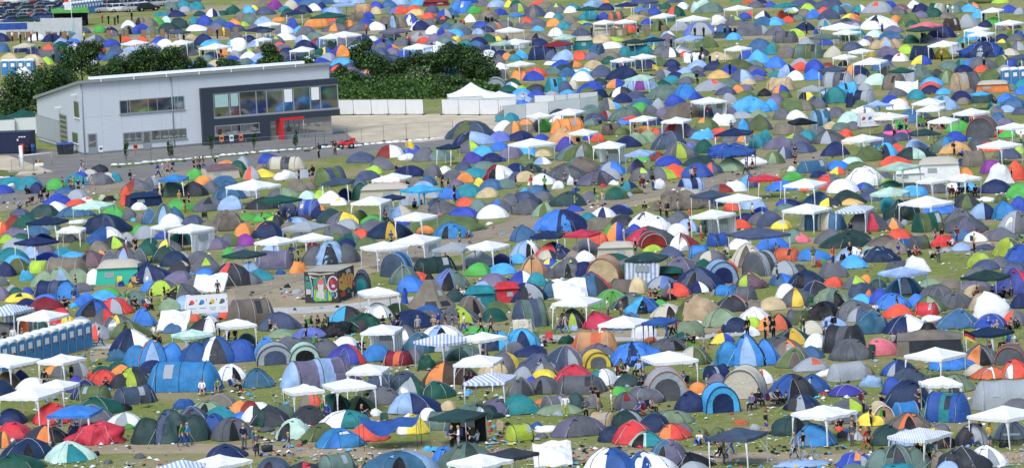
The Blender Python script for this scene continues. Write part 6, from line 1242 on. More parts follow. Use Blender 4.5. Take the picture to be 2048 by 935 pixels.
def place_misc(r):
    p = G(r['x'], r['y']); s = S(p); rnd = random.Random(int(r['x'] * 3 + r['y'])); rz = yaw(p)
    t = r['t']
    if t == 'H2': put_chair(p, rz + rnd.uniform(-.8, .8), r['c'], r['x'], r['y'])
    elif t == 'H4':
        v, f = lathe([(.20, .02), (.24, .06), (.24, .42), (.20, .46)], 10); v = [(x * 1.7, y, z) for x, y, z in v]
        hv, hf = tube([(-.18, 0, .44), (-.15, 0, .60), (.15, 0, .60), (.18, 0, .44)], .018, 4)
        wh = [Part('wheel', *tube([(sx, -.05, .05), (sx, .05, .05)], .05, 8), ['rubber']) for sx in (-.3, .3)]
        o = thing('suitcase', [Part('case', v, f, ['K']), Part('handle', hv, hf, ['pole_dark'])] + wh, p, rz + .3, 'suitcase'); register(o, 'charcoal rolling suitcase', r['x'], r['y'] - 6, 14, 12)
    elif t == 'H5':
        ps = [Part('table_top', *box(0, 0, .70, 1.1, .6, .03), ['pole_white'], smooth=False)] + [Part('leg', *tube([(sx*.5, sy*.25, 0), (sx*.42, sy*.25, .7)], .018, 4), ['pole_grey']) for sx in (-1, 1) for sy in (-1, 1)]
        o = thing('camping_table', ps, p, rz, 'table'); register(o, 'white folding camping table', r['x'], r['y'] - 6, 20, 14)
    elif t == 'H7':
        ps = [Part('panel', *box(0, 0, .1, 1.1, .05, 1.0), ['o'], smooth=False)] + [Part('post', *tube([(sx*.58, 0, 0), (sx*.58, 0, 1.3)], .03, 4), ['N']) for sx in (-1, 1)]
        o = thing('upright_board', ps, p, rz, 'board'); register(o, 'orange upright board', r['x'], r['y'] - 10, 24, 25)
    elif t == 'H8':
        n = 8; V = [(0, 0, 2.3)] + [(1.25*math.cos(2*math.pi*k/n), 1.25*math.sin(2*math.pi*k/n), 1.95) for k in range(n)] + [(1.25*math.cos(2*math.pi*k/n), 1.25*math.sin(2*math.pi*k/n), 1.82) for k in range(n)]
        F = [(0, 1+k, 1+(k+1)%n) for k in range(n)] + [(1+k, 1+(k+1)%n, 1+n+(k+1)%n, 1+n+k) for k in range(n)]
        o = thing('parasol', [Part('canopy', V, F, [r['c']], smooth=False), Part('pole', *tube([(0,0,0),(0,0,2.3)], .025, 6), ['pole_grey']), Part('foot', *lathe([(.25,0),(.25,.07),(.05,.1)], 10), ['K'])], p, rz, 'parasol')
        register(o, WORD[r['c']] + ' parasol', r['x'], r['y'] - 22, 40, 20)
    elif t == 'K1':
        h = 1.35; ps = [Part('board', *box(0, 0, .05, .75, .5, h - .05), ['cardboard'], smooth=False), Part('post', *tube([(-.42, 0, 0), (-.42, 0, h + .35)], .03, 4), ['N'])]
        o = thing('upright_board', ps, p, rz + rnd.uniform(-.3, .3), 'board', group='brown boards along the far path'); register(o, 'brown upright board', r['x'], r['y'] - 7, 10, 16)
    elif t == 'P':
        h = min(5.2, r['h'] / s); ps = [Part('pole', *tube([(0, 0, 0), (.02, 0, h)], .022, 5), ['pole_grey'])]
        c = r['c']; fw, fh = .95, .62; n = 8
        def fl(z0, z1, col, nm='flag', hang=.35):
            V = []; F = []
            for i in range(n + 1):
                u = i / n
                for z in (z0, z1): V.append((.03 + fw * u * .86, .10 * math.sin(u * 7), z - hang * u * u))
            for i in range(n): F.append((2*i, 2*i+2, 2*i+3, 2*i+1))
            return Part(nm, V, F, [col])
        if c == 'D':
            z = h - .05; st = [fl(z - fh/3, z, 'x', 'stripe'), fl(z - 2*fh/3, z - fh/3, 'r', 'stripe'), fl(z - fh, z - 2*fh/3, 'y', 'stripe')]
            base = st[0]; base.name = 'flag'; base.subs = st[1:]; ps.append(base); d = 'black, red and yellow striped flag on a pole'
        else: ps.append(fl(h - .1 - fh, h - .1, FLAGC[c]) if c != 'z' else Part('flag', [(.03,0,1.3),(.3,.05,1.25),(.42,0,.7),(.2,.05,.3),(.05,0,.6)], [(0,1,2,3,4)], ['b'], smooth=False)); d = WORD[FLAGC[c]] + (' flag on a tall pole' if c != 'z' else ' rag hanging low on a tall pole')
        o = thing('flag_pole', ps, p, rz + rnd.uniform(-.4, .4), 'flag'); register(o, d, r['x'], r['y'] - r['h'] + 10, 20, 15)
plain('cardboard', (.24, .16, .085), .8, var=.2)
for r in recs:
    t = r['t']
    if t == 'Z': place_gazebo(r)
    elif t == 'M': place_person(r)
    elif t in ('H2', 'H4', 'H5', 'H7', 'H8', 'P', 'K1'): place_misc(r)
    else: place_tent(r)
for kind, b in STUFF.items():
    o = link(kind, mesh_of(kind, b['V'], b['F'], b['mats'], b['m'], True)); o['kind'] = 'stuff'
    o['label'] = {'distant_tents': 'mass of smaller and far off dome tents filling the camp', 'distant_campers': 'scattered far off people among the tents'}[kind]
    o['category'] = {'distant_tents': 'tents', 'distant_campers': 'people'}[kind]
bags('rolled_sheeting', [(222,331),(300,324),(368,318),(440,312),(500,305),(557,301),(620,297),(668,293)], 'long white rolled sheeting lying along the fence in front of the building')
bags('rolled_sheeting', vz((850,620),(1010,592),(1150,580),(1250,572),(1380,560),(1480,548),(1560,540)), 'white rolled sheeting lying along the fence beside the sandy yard')
bags('rolled_sheeting', [(-6,355),(22,356)], 'short piece of white sheeting at the left end of the wire fence')
# ---------------------------------------------------------------- graffiti covered concrete block
plain('sooty_concrete', (.035,.037,.036), .8, var=.5, scale=2.5); plain('pale_concrete', (.36,.34,.28), .85, var=.35, scale=1.5)
KB = 1402 / 150.
def bp(x, y): return (590 + x / KB, 520 + y / KB)
P1 = G(*bp(822, 800)); HB = 2.75; sB = S(P1); ang = yaw(P1) - R(20)
Lb = 67 / sB / math.cos(R(20)); Db = 33.5 / sB / math.sin(R(20)); u1_ = Vector((math.cos(ang), math.sin(ang), 0)); P0 = P1 - u1_ * Lb
v, f = box(Lb/2, Db/2, 0, Lb, Db, HB); blk = Part('body', v, f, ['sooty_concrete', 'pale_concrete'], [1, 1, 0, 0, 0, 0], smooth=False)
paints = []
plain('paint_green', (.10,.42,.06), .6, var=.4, scale=6); plain('paint_teal', (.04,.22,.17), .6, var=.5, scale=5); plain('paint_pink', (.75,.09,.11), .6); plain('paint_grey', (.50,.48,.50), .6, var=.2); plain('paint_yellow', (.62,.34,.04), .6, var=.35, scale=5); plain('paint_white', (.46,.49,.50), .6, var=.2)
plain('paint_wine', (.22,.015,.05), .6, var=.4, scale=5); plain('paint_blue', (.04,.20,.42), .6, var=.3); plain('paint_red', (.45,.05,.03), .6, var=.5, scale=5); plain('paint_cream', (.48,.42,.33), .7, var=.3)
def front_xy(x, y):        # enlarged sheet -> front face
    fx0, fx1 = 160 + (y - 200) / 620. * 40, 800 + (y - 190) / 610. * 22; fy0 = 205 - (x - 160) * .03; fy1 = 822 - (x - 198) * .03
    return (x - fx0) / (fx1 - fx0) * Lb, (1 - (y - fy0) / (fy1 - fy0)) * HB
def side_xy(x, y):
    t = (x - 805) / (1085 - 805.); fy0 = 183 - 65 * t; fy1 = 800 - 55 * t; t2 = (x - (800 + (y - 190) * .036)) / 290.
    return min(max(t2, .01), .99) * Db, (1 - (y - fy0) / (fy1 - fy0)) * HB
layer = [0]
def paint(pts, mat, face='f', stroke=0, name='painted_shape'):
    layer[0] += 1; off = .004 + .0035 * (layer[0] % 14); q = [(front_xy if face == 'f' else side_xy)(x, y) for x, y in pts]
    if stroke:
        V = []; F = []; hw = stroke
        for i, (a, b) in enumerate(q):
            p0 = Vector(q[max(i-1, 0)]); p1 = Vector(q[min(i+1, len(q)-1)]); d = (p1 - p0).normalized(); nn = Vector((-d.y, d.x)) * hw
            V += [(a + nn.x, b + nn.y), (a - nn.x, b - nn.y)]
        F = [(2*i, 2*i+1, 2*i+3, 2*i+2) for i in range(len(q)-1)]
    else: V = q; F = [tuple(range(len(q)))]
    V3 = [(a, -off, b) if face == 'f' else (Lb + off, a, b) for a, b in V]
    blk.subs.append(Part(name, V3, F, [mat], smooth=False))
def ell(cx, cy, rx, ry, n=18, a0=0, a1=360): return [(cx + rx * math.cos(R(a0 + (a1-a0) * i / n)), cy + ry * math.sin(R(a0 + (a1-a0) * i / n))) for i in range(n + (0 if a1 - a0 == 360 else 1))]
paint([(235,225),(300,215),(470,240),(640,212),(740,205),(745,225),(640,240),(470,262),(250,258)], 'paint_cream')
paint([(185,300),(240,290),(250,360),(200,380)], 'paint_teal'); paint([(185,400),(300,390),(320,520),(200,530)], 'paint_teal'); paint([(205,540),(300,545),(300,640),(215,650)], 'paint_grey')
paint([(345,330),(560,300),(600,560),(690,760),(380,790),(350,620)], 'paint_teal'); paint([(350,560),(600,540),(690,740),(390,780)], 'paint_green')
for x in (372, 470, 560, 640, 672): paint([(x-12,560),(x+2,560),(x+22,740),(x-2,770)], 'l')
paint([(585,560),(612,560),(625,740),(598,750)], 'paint_blue'); paint([(332,620),(350,615),(370,760),(345,740)], 'paint_blue')
paint([(268,285),(340,322),(470,330)], 'paint_white', stroke=.055); paint([(268,285),(300,400),(322,520),(318,700)], 'paint_white', stroke=.05); paint([(545,270),(560,330),(575,420),(640,560),(690,590)], 'paint_white', stroke=.05)
paint(ell(718, 430, 88, 135), 'paint_wine'); paint(ell(715, 430, 95, 145, 22, 40, 330), 'paint_white', stroke=.06); paint(ell(720,470,38,34,8), 'paint_white'); paint(ell(690,400,30,60,8), 'paint_red')
paint([(375,470),(430,480),(430,550),(390,540)], 'paint_red'); paint([(545,480),(600,480),(590,545),(545,550)], 'paint_red')
paint([(425,440),(540,440),(532,580),(575,640),(580,720),(560,735),(470,720),(405,700),(402,620),(440,570)], 'paint_grey')
paint(ell(482, 400, 56, 50), 'paint_pink'); paint([(480,340),(530,285),(545,290),(500,345)], 'paint_yellow'); paint([(462,285),(475,282),(492,330),(482,335)], 'paint_yellow')
paint(ell(712,640,38,42,10), 'paint_blue'); paint(ell(735,640,50,62,10,-60,90), 'paint_white', stroke=.04)
paint([(820,230),(850,225),(850,320),(815,340)], 'paint_wine', 's'); paint([(940,190),(1010,160),(1040,230),(960,262)], 'paint_white', 's')
paint([(818,330),(870,300),(885,240),(920,235),(930,300),(960,260),(1000,270),(1040,255),(1090,330),(1092,400),(1060,430),(1055,560),(1040,580),(990,520),(940,560),(900,585),(860,545),(825,530),(815,430)], 'paint_yellow', 's')
paint(ell(866,408,20,24,8), 'paint_wine', 's'); paint([(905,240),(920,238),(915,360),(900,370)], 'paint_pink', 's'); paint([(960,300),(975,290),(985,480),(970,490)], 'paint_pink', 's'); paint([(1010,300),(1022,300),(1035,470),(1018,480)], 'paint_pink', 's')
paint([(1060,450),(1095,440),(1120,520),(1085,545)], 'paint_pink', 's'); paint([(840,600),(930,590),(940,680),(850,690)], 'paint_red', 's'); paint([(960,560),(1000,570),(1010,640),(970,640)], 'paint_teal', 's'); paint([(1040,640),(1075,640),(1080,740),(1045,740)], 'paint_white', 's')
o = thing('graffiti_block', [blk, Part('roof_slab', *box(Lb/2, Db/2, HB, Lb - .1, Db - .1, .03), ['pale_concrete'], smooth=False)], P0, ang, 'concrete block', 'dark concrete block covered in colourful graffiti beside the diagonal path')
register(o, 'graffiti covered concrete block', 655, 570, 105, 70, 'L')
# ---------------------------------------------------------------- portable toilets
plain('toilet_blue', (.03,.21,.47), .45, var=.06); plain('toilet_white', (.80,.81,.82), .5, var=.03); plain('toilet_dark', (.01,.06,.2), .5)
def toilet_parts(sign=True):
    W = 1.08; n = 8; ps = []
    def arch(hw, z0, zt, y, m=10): return [(-hw, y, z0), (hw, y, z0)] + [(hw * math.cos(math.pi * i / m), y, zt + .20 * math.sin(math.pi * i / m)) for i in range(m + 1)]
    ps.append(Part('cabin', *box(0, 0, .08, W, 1.1, 1.98), ['toilet_blue'], smooth=False)); ps.append(Part('base', *box(0, 0, 0, W + .04, 1.14, .10), ['pole_grey'], smooth=False))
    a = arch(W * .5, 2.04, 2.06, -.56); b = [(x, .60, z) for x, y, z in a]; c = [(x * 1.02, -.60, z + .02) for x, y, z in a]
    m = len(a); F = [(i, (i+1) % m, m + (i+1) % m, m + i) for i in range(m)] + [tuple(range(m))[::-1], tuple(range(m, 2*m))]
    roof = [(x * 1.03, y, z + (.20 if z > 2.1 else .0)) for x, y, z in a + b]; ps.append(Part('roof', roof, F, ['toilet_white']))
    d = Part('door', arch(W * .43, .14, 1.98, -.605), [tuple(range(m))], ['toilet_blue'], smooth=False)
    if sign: d.subs += [Part('sign', *box(-.02, -.615, 1.32, .50, .01, .52), ['toilet_white'], smooth=False), Part('sign_mark', *box(.02, -.625, 1.22, .26, .012, .12), ['r'], smooth=False)]
    d.subs.append(Part('handle', *box(.34, -.62, .95, .05, .03, .32), ['toilet_dark'], smooth=False)); ps.append(d)
    for sx in (-1, 1): ps.append(Part('corner_post', *box(sx * W * .49, -.575, .1, .05, .05, 1.98), ['pole_grey'], smooth=False))
    return ps
tA, tB = G(17, 737), G(166, 696.5); td = (tB - tA); nT = 10; ta = math.atan2(td.y, td.x); proto = None
tlab = ['leftmost door', 'second door from the left end', 'third door from the left end', 'fourth door from the left end', 'fifth door from the left end', 'fifth door from the right end', 'fourth door from the right end', 'third door from the right end', 'second door from the right end', 'rightmost door']
step = td.length / (nT - 1); fw = min(step / 1.10, 1.25)
for i in range(-1, nT):
    p = tA + td * (i / (nT - 1))
    if proto is None: proto = o = thing('portable_toilet', toilet_parts(), p, ta, 'toilet')
    else: o = copy_thing(proto); o.location = p
    o.scale = (fw, 1, .98); o['group'] = 'row of portable toilets at lower left'
    o['label'] = 'blue portable toilet cut by the left edge of the photo' if i < 0 else f'blue portable toilet, {tlab[i]} of the row at lower left'
ITEMS.append(dict(o=None, d='row of blue portable toilets', x=90, y=690, w=180, h=60, tail='L'))
for (xa, ya, xb, yb, n_, nm) in ((14, 151, 62, 150, 4, 'behind the dark bushes at far left'), (2012, 174, 2046, 172, 3, 'at the right edge of the photo'), (135, 33, 200, 25, 12, 'before the far car park')):
    a, b = G(xa, ya), G(xb, yb); pr = None
    for i in range(n_):
        p = a.lerp(b, i / (n_ - 1)); o = copy_thing(proto); o.location = p; o.rotation_euler.z = math.atan2(b.y - a.y, b.x - a.x); o['group'] = 'portable toilets ' + nm
        od = ['leftmost', 'second', 'third', 'fourth', 'fifth', 'sixth', 'seventh', 'eighth', 'ninth', 'tenth', 'eleventh', 'rightmost']; w_ = od[i] if i < n_ - 1 else 'rightmost'; o['label'] = f'{w_} of the distant blue portable toilets {nm}'; k_ = (b - a).length / (n_ - 1) / 1.12; o.scale = (min(1.2, k_), 1, 1)
# ---------------------------------------------------------------- sponsor banners
def banner(pts, label, sc=1.0):
    A, B = G(*pts[0]), G(*pts[1]); L = (B - A).length; a = math.atan2(B.y - A.y, B.x - A.x); z1 = 2.6 * sc; z0 = 1.15 * sc
    ps = [Part('cloth', *box(L/2, 0, z0, L, .03, z1 - z0), ['white_film'], smooth=False), Part('rear_cloth', *box(L/2, .9, z0 + .2, L * .96, .03, z1 - z0 - .2), ['white_film'], smooth=False), Part('side_cloth', *box(.0, .45, z0, .03, .9, z1 - z0), ['white_film'], smooth=False)]
    for x in (0, L): ps.append(Part('pole', *tube([(x, 0, 0), (x, 0, z1 + .1)], .035, 5), ['pole_grey']))
    for i, c in enumerate(('r', 'a', 'y', 'p')):
        cx = L * (.14 + .245 * i); cz = z0 + (z1 - z0) * .66; q = ell(cx, cz, .20, .20, 14); ps[0].subs.append(Part('emblem', [(x, -.022, z) for x, z in q], [tuple(range(len(q)))], [c], smooth=False))
        q = ell(cx - .16, cz - .14, .13, .08, 10); ps[0].subs.append(Part('emblem_oval', [(x, -.026, z) for x, z in q], [tuple(range(len(q)))], ['S'], smooth=False)); ps[0].subs.append(Part('mark', *box(cx + .36, -.022, cz + .08, .05, .006, .16), ['p'], smooth=False))  # slate blue oval printed over the lower left of each emblem
        for k, wd in enumerate((.55, .42)):
            if i > 1 or k == 0: ps[0].subs.append(Part('text_line', *box(cx + .02, -.022, z0 + .42 - .16 * k, wd, .006, .055), ['s'], smooth=False))
    return thing('banner', ps, A, a, 'banner', label)
o = banner([(375, 655), (458, 650)], 'white banner with red, blue, yellow and purple emblems above tents in the left foreground'); register(o, 'white banner with four coloured emblems', 416, 612, 84, 30, 'L')
o = banner([(1722, 274), (1773, 270)], 'white banner with small coloured emblems beside the pink inflatable at upper right', 1.0); register(o, 'white banner near a pink inflatable', 1740, 247, 70, 18, 'L')
plain('hot_pink', (.80,.10,.32), .35)
for r_ in (): pass
v, f = lathe([(.02, -1.7), (.32, -1.6), (.36, 0), (.32, 1.6), (.02, 1.7)], 12); v = [(z, y, x + .36) for x, y, z in v]
o = thing('air_mattress', [Part('cushion', v, f, ['hot_pink']), Part('cushion', *(lambda q: ([(a, b - .5, c) for a, b, c in q[0]], q[1]))((v, f)), ['hot_pink'])], G(1796, 273), .1, 'inflatable'); o['label'] = 'hot pink inflatable mattress lying behind the white banner'; register(o, 'hot pink inflatable mattress', 1796, 268, 40, 12, 'L')
# ---------------------------------------------------------------- white marquee behind the yard fence
def marquee(x, y, w, d, zE, zP, label, a=.05, walls='pale', roofc='W'):
    p = G(x, y); n = 12; V = []; F = []
    for i in range(n + 1):
        for j in range(n + 1):
            u_, v_ = -1 + 2*i/n, -1 + 2*j/n; m_ = max(abs(u_), abs(v_)); V.append((u_*w/2, v_*d/2, zE + (zP - zE) * (1 - m_) ** 1.5))
    for i in range(n):
        for j in range(n): F.append((i*(n+1)+j, (i+1)*(n+1)+j, (i+1)*(n+1)+j+1, i*(n+1)+j+1))
    ps = [Part('roof', V, F, [roofc]), Part('wall', *box(0, 0, 0, w - .1, d - .1, zE), ['fence_sheet' if walls == 'pale' else walls], smooth=False)]
    for sx in (-1, 1): ps.append(Part('pole', *tube([(sx*w/2, -d/2, 0), (sx*w/2, -d/2, zE)], .04, 5), ['pole_grey']))
    o = thing('marquee', ps, p + Vector((0, d/2, 0)), a, 'marquee', label); register(o, label.split(' with')[0], x, y - 20, w * 16, 40, 'L'); return o
marquee(944, 224, 6.1, 5.0, 2.0, 3.6, 'pointed off white marquee with fenced yard in front', roofc='roof_membrane'); marquee(1000, 227, 4.2, 4.0, 2.0, 2.7, 'low white party tent with flat roof beside the pointed marquee', roofc='roof_membrane')
marquee(45, 268, 5.2, 4, 2.1, 3.0, 'white walled tent with green roof behind the navy container', .1, 'pale', 'e'); marquee(-12, 272, 5.0, 4, 2.0, 2.8, 'green roofed tent cut by the left edge of the photo', .1, 'pale', 'e')
# ---------------------------------------------------------------- container, bins, barrels, post, quad
plain('container_navy', (.006,.012,.05), .5, var=.1)
KC = 1169 / 200.
def cpz(x, y): return (x / KC, 200 + y / KC)
cA, cB = G(*cpz(-260, 640)), G(*cpz(360, 622)); L = (cB - cA).length; n = 44; V = []; F = []
for i in range(n + 1):
    y = 0.0 if (i // 2) % 2 else .05; V += [(L * i / n, y, .1), (L * i / n, y, 2.5)]
F = [(2*i, 2*i+2, 2*i+3, 2*i+1) for i in range(n)]
ps = [Part('corrugated_side', V, F, ['container_navy'], smooth=False), Part('body', *box(L/2, 1.25, .1, L - .02, 2.3, 2.4), ['container_navy'], smooth=False), Part('roof', *box(L/2, 1.2, 2.5, L, 2.45, .1), ['container_navy'], smooth=False)]
for k in range(3): ps[0].subs.append(Part('lettering', *box(L - 1.3 + .32 * k, -.02, 1.95, .24, .01, .12), ['white_film'], smooth=False))
ps[0].subs.append(Part('lettering', *box(L - 1.55, -.02, 1.55, .18, .01, .22), ['white_film'], smooth=False))
o = thing('container', ps, cA, math.atan2((cB-cA).y, (cB-cA).x), 'container', 'navy blue shipping container left of the grey building'); register(o, 'navy shipping container', 25, 283, 60, 45, 'L')
def barrel(x, y, c, lab, r=.30, h=.95):
    v, f = lathe([(r*.95,0),(r,.03),(r,h*.33),(r*1.04,h*.35),(r,h*.37),(r,h*.66),(r*1.04,h*.68),(r,h*.7),(r*.97,h),(r*.8,h+.02)], 14); o = thing('barrel', [Part('drum', v, f, [c]), Part('lid', *lathe([(r*.8,h+.02),(r*.8,h+.05),(.02,h+.06)], 14), [c])], G(*cpz(x, y)), 0, 'barrel', lab)
barrel(266, 628, 'r', 'red barrel beside the navy container', .34, 1.15); barrel(382, 622, 'b', 'blue barrel at the end of the navy container', .36, 1.05); barrel(325, 628, 'x', 'black bin between the red and blue barrels', .40, 1.1)
bw = [Part('tub', [(-.55,-.45,.1),(.55,-.45,.1),(.55,.45,.1),(-.55,.45,.1),(-.68,-.55,1.2),(.68,-.55,1.2),(.68,.55,1.2),(-.68,.55,1.2)], [(3,2,1,0),(0,1,5,4),(1,2,6,5),(2,3,7,6),(3,0,4,7)], ['K'], smooth=False), Part('lid', [(-.72,-.6,1.2),(.72,-.6,1.2),(.72,.6,1.2),(-.72,.6,1.2),(-.6,-.3,1.36),(.6,-.3,1.36),(.6,.4,1.36),(-.6,.4,1.36)], [(0,1,5,4),(1,2,6,5),(2,3,7,6),(3,0,4,7),(4,5,6,7)], ['b'], smooth=False)] + [Part('wheel', *tube([(sx*.45,sy*.4,.09),(sx*.45+.08,sy*.4,.09)], .09, 8), ['rubber']) for sx in (-1,1) for sy in (-1,1)]
o = thing('waste_bin', bw, G(*cpz(735, 632)), .2, 'bin', 'black wheeled waste bin with blue lid, left one beside the grey building'); o2 = copy_thing(o); o2.location = G(*cpz(800, 630)); o2['label'] = 'black wheeled waste bin with blue lid, right one beside the grey building'
thing('white_post', [Part('post', *tube([(0,0,.0),(-.12,0,3.0)], .22, 10), ['pole_white']), Part('footing', *box(0, 0, 0, 3.4, .5, .22), ['pale_concrete'], smooth=False)], G(*cpz(268, 835)), .15, 'post', 'thick white post on a white footing before the navy container')
ps = [Part('top_rail', *tube([(-2.0,0,1.25),(2.0,.2,1.45)], .05, 5), ['pole_white'])] + [Part('post', *tube([(sx*1.9,0,0),(sx*1.9,0,1.3)], .04, 5), ['wire']) for sx in (-1,1)]
thing('barrier', ps, G(*cpz(420, 768)), .05, 'barrier', 'low white topped barrier right of the thick white post')
ps = [Part('trough', *box(0,0,.0,1.0,.35,.35), ['pole_white'], smooth=False)] + [Part('blossom', *(lambda q: ([(a + k*.22 - .35, b, c + .35) for a, b, c in q.V], q.F))(heap(.35,.4,'r',random.Random(k),1)[0][0]), [('R','E','r','E')[k]]) for k in range(4)]
thing('flower_box', ps, G(*cpz(460, 768)), 0, 'flower box', 'white flower box with red flowers by the wire fence')
def quad(x, y):
    ps = [Part('wheel', *join(tube([(sx*.62, sy*.48 - .13, .32), (sx*.62, sy*.48 + .13, .32)], .32, 14)), ['rubber']) for sx in (-1, 1) for sy in (-1, 1)]
    for w_ in ps: w_.subs.append(Part('rim', *tube([((w_.V[0].x+w_.V[7].x)/2, w_.V[0].y - .01, .32), ((w_.V[0].x+w_.V[7].x)/2, w_.V[14].y + .01, .32)], .16, 10), ['pole_grey']))
    def sh(nm, secs, m): 
        V = []; F = []
        for x_, y_, z0, z1 in secs: V += [(x_, -y_, z0), (x_, y_, z0), (x_, y_*.8, z1), (x_, -y_*.8, z1)]
        for i in range(len(secs)-1):
            for j in range(4): F.append((i*4+j, i*4+(j+1)%4, (i+1)*4+(j+1)%4, (i+1)*4+j))
        F += [(0,1,2,3), tuple(len(V)-4+j for j in range(4))]; return Part(nm, V, F, [m], smooth=False)
    ps += [sh('body', [(-.95,.25,.5,.75),(-.5,.3,.4,.9),(0,.25,.35,.8),(.4,.3,.4,.95),(.9,.2,.5,.8)], 'portal_red'), sh('seat', [(-.6,.18,.85,.98),(-.2,.2,.8,.95),(.2,.15,.8,.9)], 'x'), sh('mudguard', [(-1.0,.62,.62,.72),(-.35,.62,.66,.74)], 'portal_red'), sh('mudguard', [(.35,.62,.66,.74),(1.0,.58,.6,.7)], 'portal_red'),
        Part('handlebar', *tube([(.42,-.4,1.12),(.5,0,1.05),(.42,.4,1.12)], .025, 5), ['x']), Part('luggage_box', *box(-.85,0,.85,.55,.6,.35), ['portal_red'], smooth=False), Part('headlight', *box(.92,0,.72,.06,.25,.12), ['pole_white'], smooth=False)]
    return thing('quad_bike', ps, G(x, y), math.pi + .15, 'quad bike', 'red quad bike parked beside two people in front of the building')
quad(692, 297)
# notice boards by the fence and small columnar trees
for x, y, c, lab in ((272,312,'o','orange notice board hung on the fence before the left ground floor windows'),(444,295,'o','orange notice board left of the white one before the dark wall'),(483,293,'o','orange notice board right of the white one before the dark wall'),(464,294,'w','white notice board between the two orange ones'),(251,318,'w','white notice board left of the orange one near the glass door'),(203,316,'w','white notice board beside the corner door')):
    thing('notice_board', [Part('board', *box(0,0,.7,.5,.05,.75), ['o' if c == 'o' else 'white_film'], smooth=False), Part('poster', *box(0,-.035,1.0,.36,.01,.25), ['N' if c == 'o' else 'd'], smooth=False), Part('post', *tube([(0,.06,0),(0,.06,1.6)], .03, 5), ['wire'])], G(x, y), .3, 'notice board', lab)
# ---------------------------------------------------------------- trees and bushes
plain('bark', (.06,.045,.03), .9, var=.3)
def leafmat(name, c):
    m = plain(name, c, .6, var=.4, scale=.8, spec=.3); nt_ = m.node_tree; n = nt_.nodes; L = nt_.links; p = [q for q in n if q.type == 'BSDF_PRINCIPLED'][0]; out = [q for q in n if q.type == 'OUTPUT_MATERIAL'][0]
    tr = n.new('ShaderNodeBsdfTranslucent'); tr.inputs[0].default_value = (*[x * 1.4 for x in c], 1); ms = n.new('ShaderNodeMixShader'); ms.inputs[0].default_value = .12; L.new(p.outputs[0], ms.inputs[1]); L.new(tr.outputs[0], ms.inputs[2]); L.new(ms.outputs[0], out.inputs[0])
leafmat('leaf_dark', (.012,.034,.008)); leafmat('leaf_mid', (.030,.072,.013)); leafmat('leaf_light', (.10,.20,.03)); leafmat('leaf_pale', (.20,.26,.12))
def crown(w, d, h, z0, rnd, n, size, mats, lumps=9):
    C_ = [(Vector((rnd.uniform(-.30, .30) * w, rnd.uniform(-.30, .30) * d, z0 + h * rnd.uniform(.15, .74))), rnd.uniform(.17, .30)) for _ in range(lumps)] + [(Vector((0, 0, z0 + h * .38)), .36)]
    V = []; F = []; fm = []
    for _ in range(n):
        c, r = rnd.choice(C_); v = Vector((rnd.gauss(0,1), rnd.gauss(0,1), rnd.gauss(0,1))).normalized(); q = rnd.random() ** .45
        p = c + Vector((v.x * r * w * q, v.y * r * d * q, v.z * r * h * q * 1.0))
        if p.z < z0 * .6 + .05: p.z = z0 * .6 + .05 + rnd.random() * .3
        nrm = (v + Vector((rnd.uniform(-.8,.8), rnd.uniform(-.8,.8), rnd.uniform(0,1.0)))).normalized(); a = nrm.cross(Vector((rnd.uniform(-1,1), rnd.uniform(-1,1), rnd.uniform(-1,1)))).normalized(); b = nrm.cross(a); s_ = size * rnd.uniform(.6, 1.4)
        k = len(V); V += [p + a * s_, p + b * s_ * .6, p - a * s_, p - b * s_ * .6]; F.append((k, k+1, k+2, k+3)); u_ = rnd.random(); fm.append(0 if u_ < .5 else (1 if u_ < .88 else min(2, len(mats)-1)))
    return Part('crown', V, F, mats, fm, smooth=False)
def tree(x, y, wpx, hpx, kind, lab, name='bush', trunk=.25, n=None):
    p = G(x, y); s = S(p); rnd = random.Random(int(x + y * 3)); w_, h_ = wpx / s, hpx / s; z0 = h_ * trunk; mats = {'dark': ['leaf_dark', 'leaf_mid', 'leaf_light'], 'mid': ['leaf_mid', 'leaf_dark', 'leaf_light'], 'light': ['leaf_mid', 'leaf_light', 'leaf_light'], 'pale': ['leaf_mid', 'leaf_pale', 'leaf_pale']}[kind]
    n = n or int(1500 + w_ * h_ * 110); cr = crown(w_, w_ * .8, h_ - z0, z0, rnd, n, .165, mats, lumps=int(4 + w_ * .7))
    tv = [tube([(0,0,0),(rnd.uniform(-.2,.2),0,h_*.35),(rnd.uniform(-.4,.4),0,h_*.72)], .16 if h_ > 4 else .09, 7, .04)]
    for k in range(5):
        a = rnd.uniform(0, 6.28); zz = h_ * rnd.uniform(.25, .5); tv.append(tube([(0,0,zz),(math.cos(a)*w_*.18, math.sin(a)*w_*.18, zz + h_*.15),(math.cos(a)*w_*.32, math.sin(a)*w_*.32, zz + h_*.28)], .06, 5, .02))
    return thing(name, [cr, Part('trunk', *join(*tv), ['bark'])], p, 0, 'tree' if name == 'tree' else 'bush', lab, 'trees and bushes behind the building')
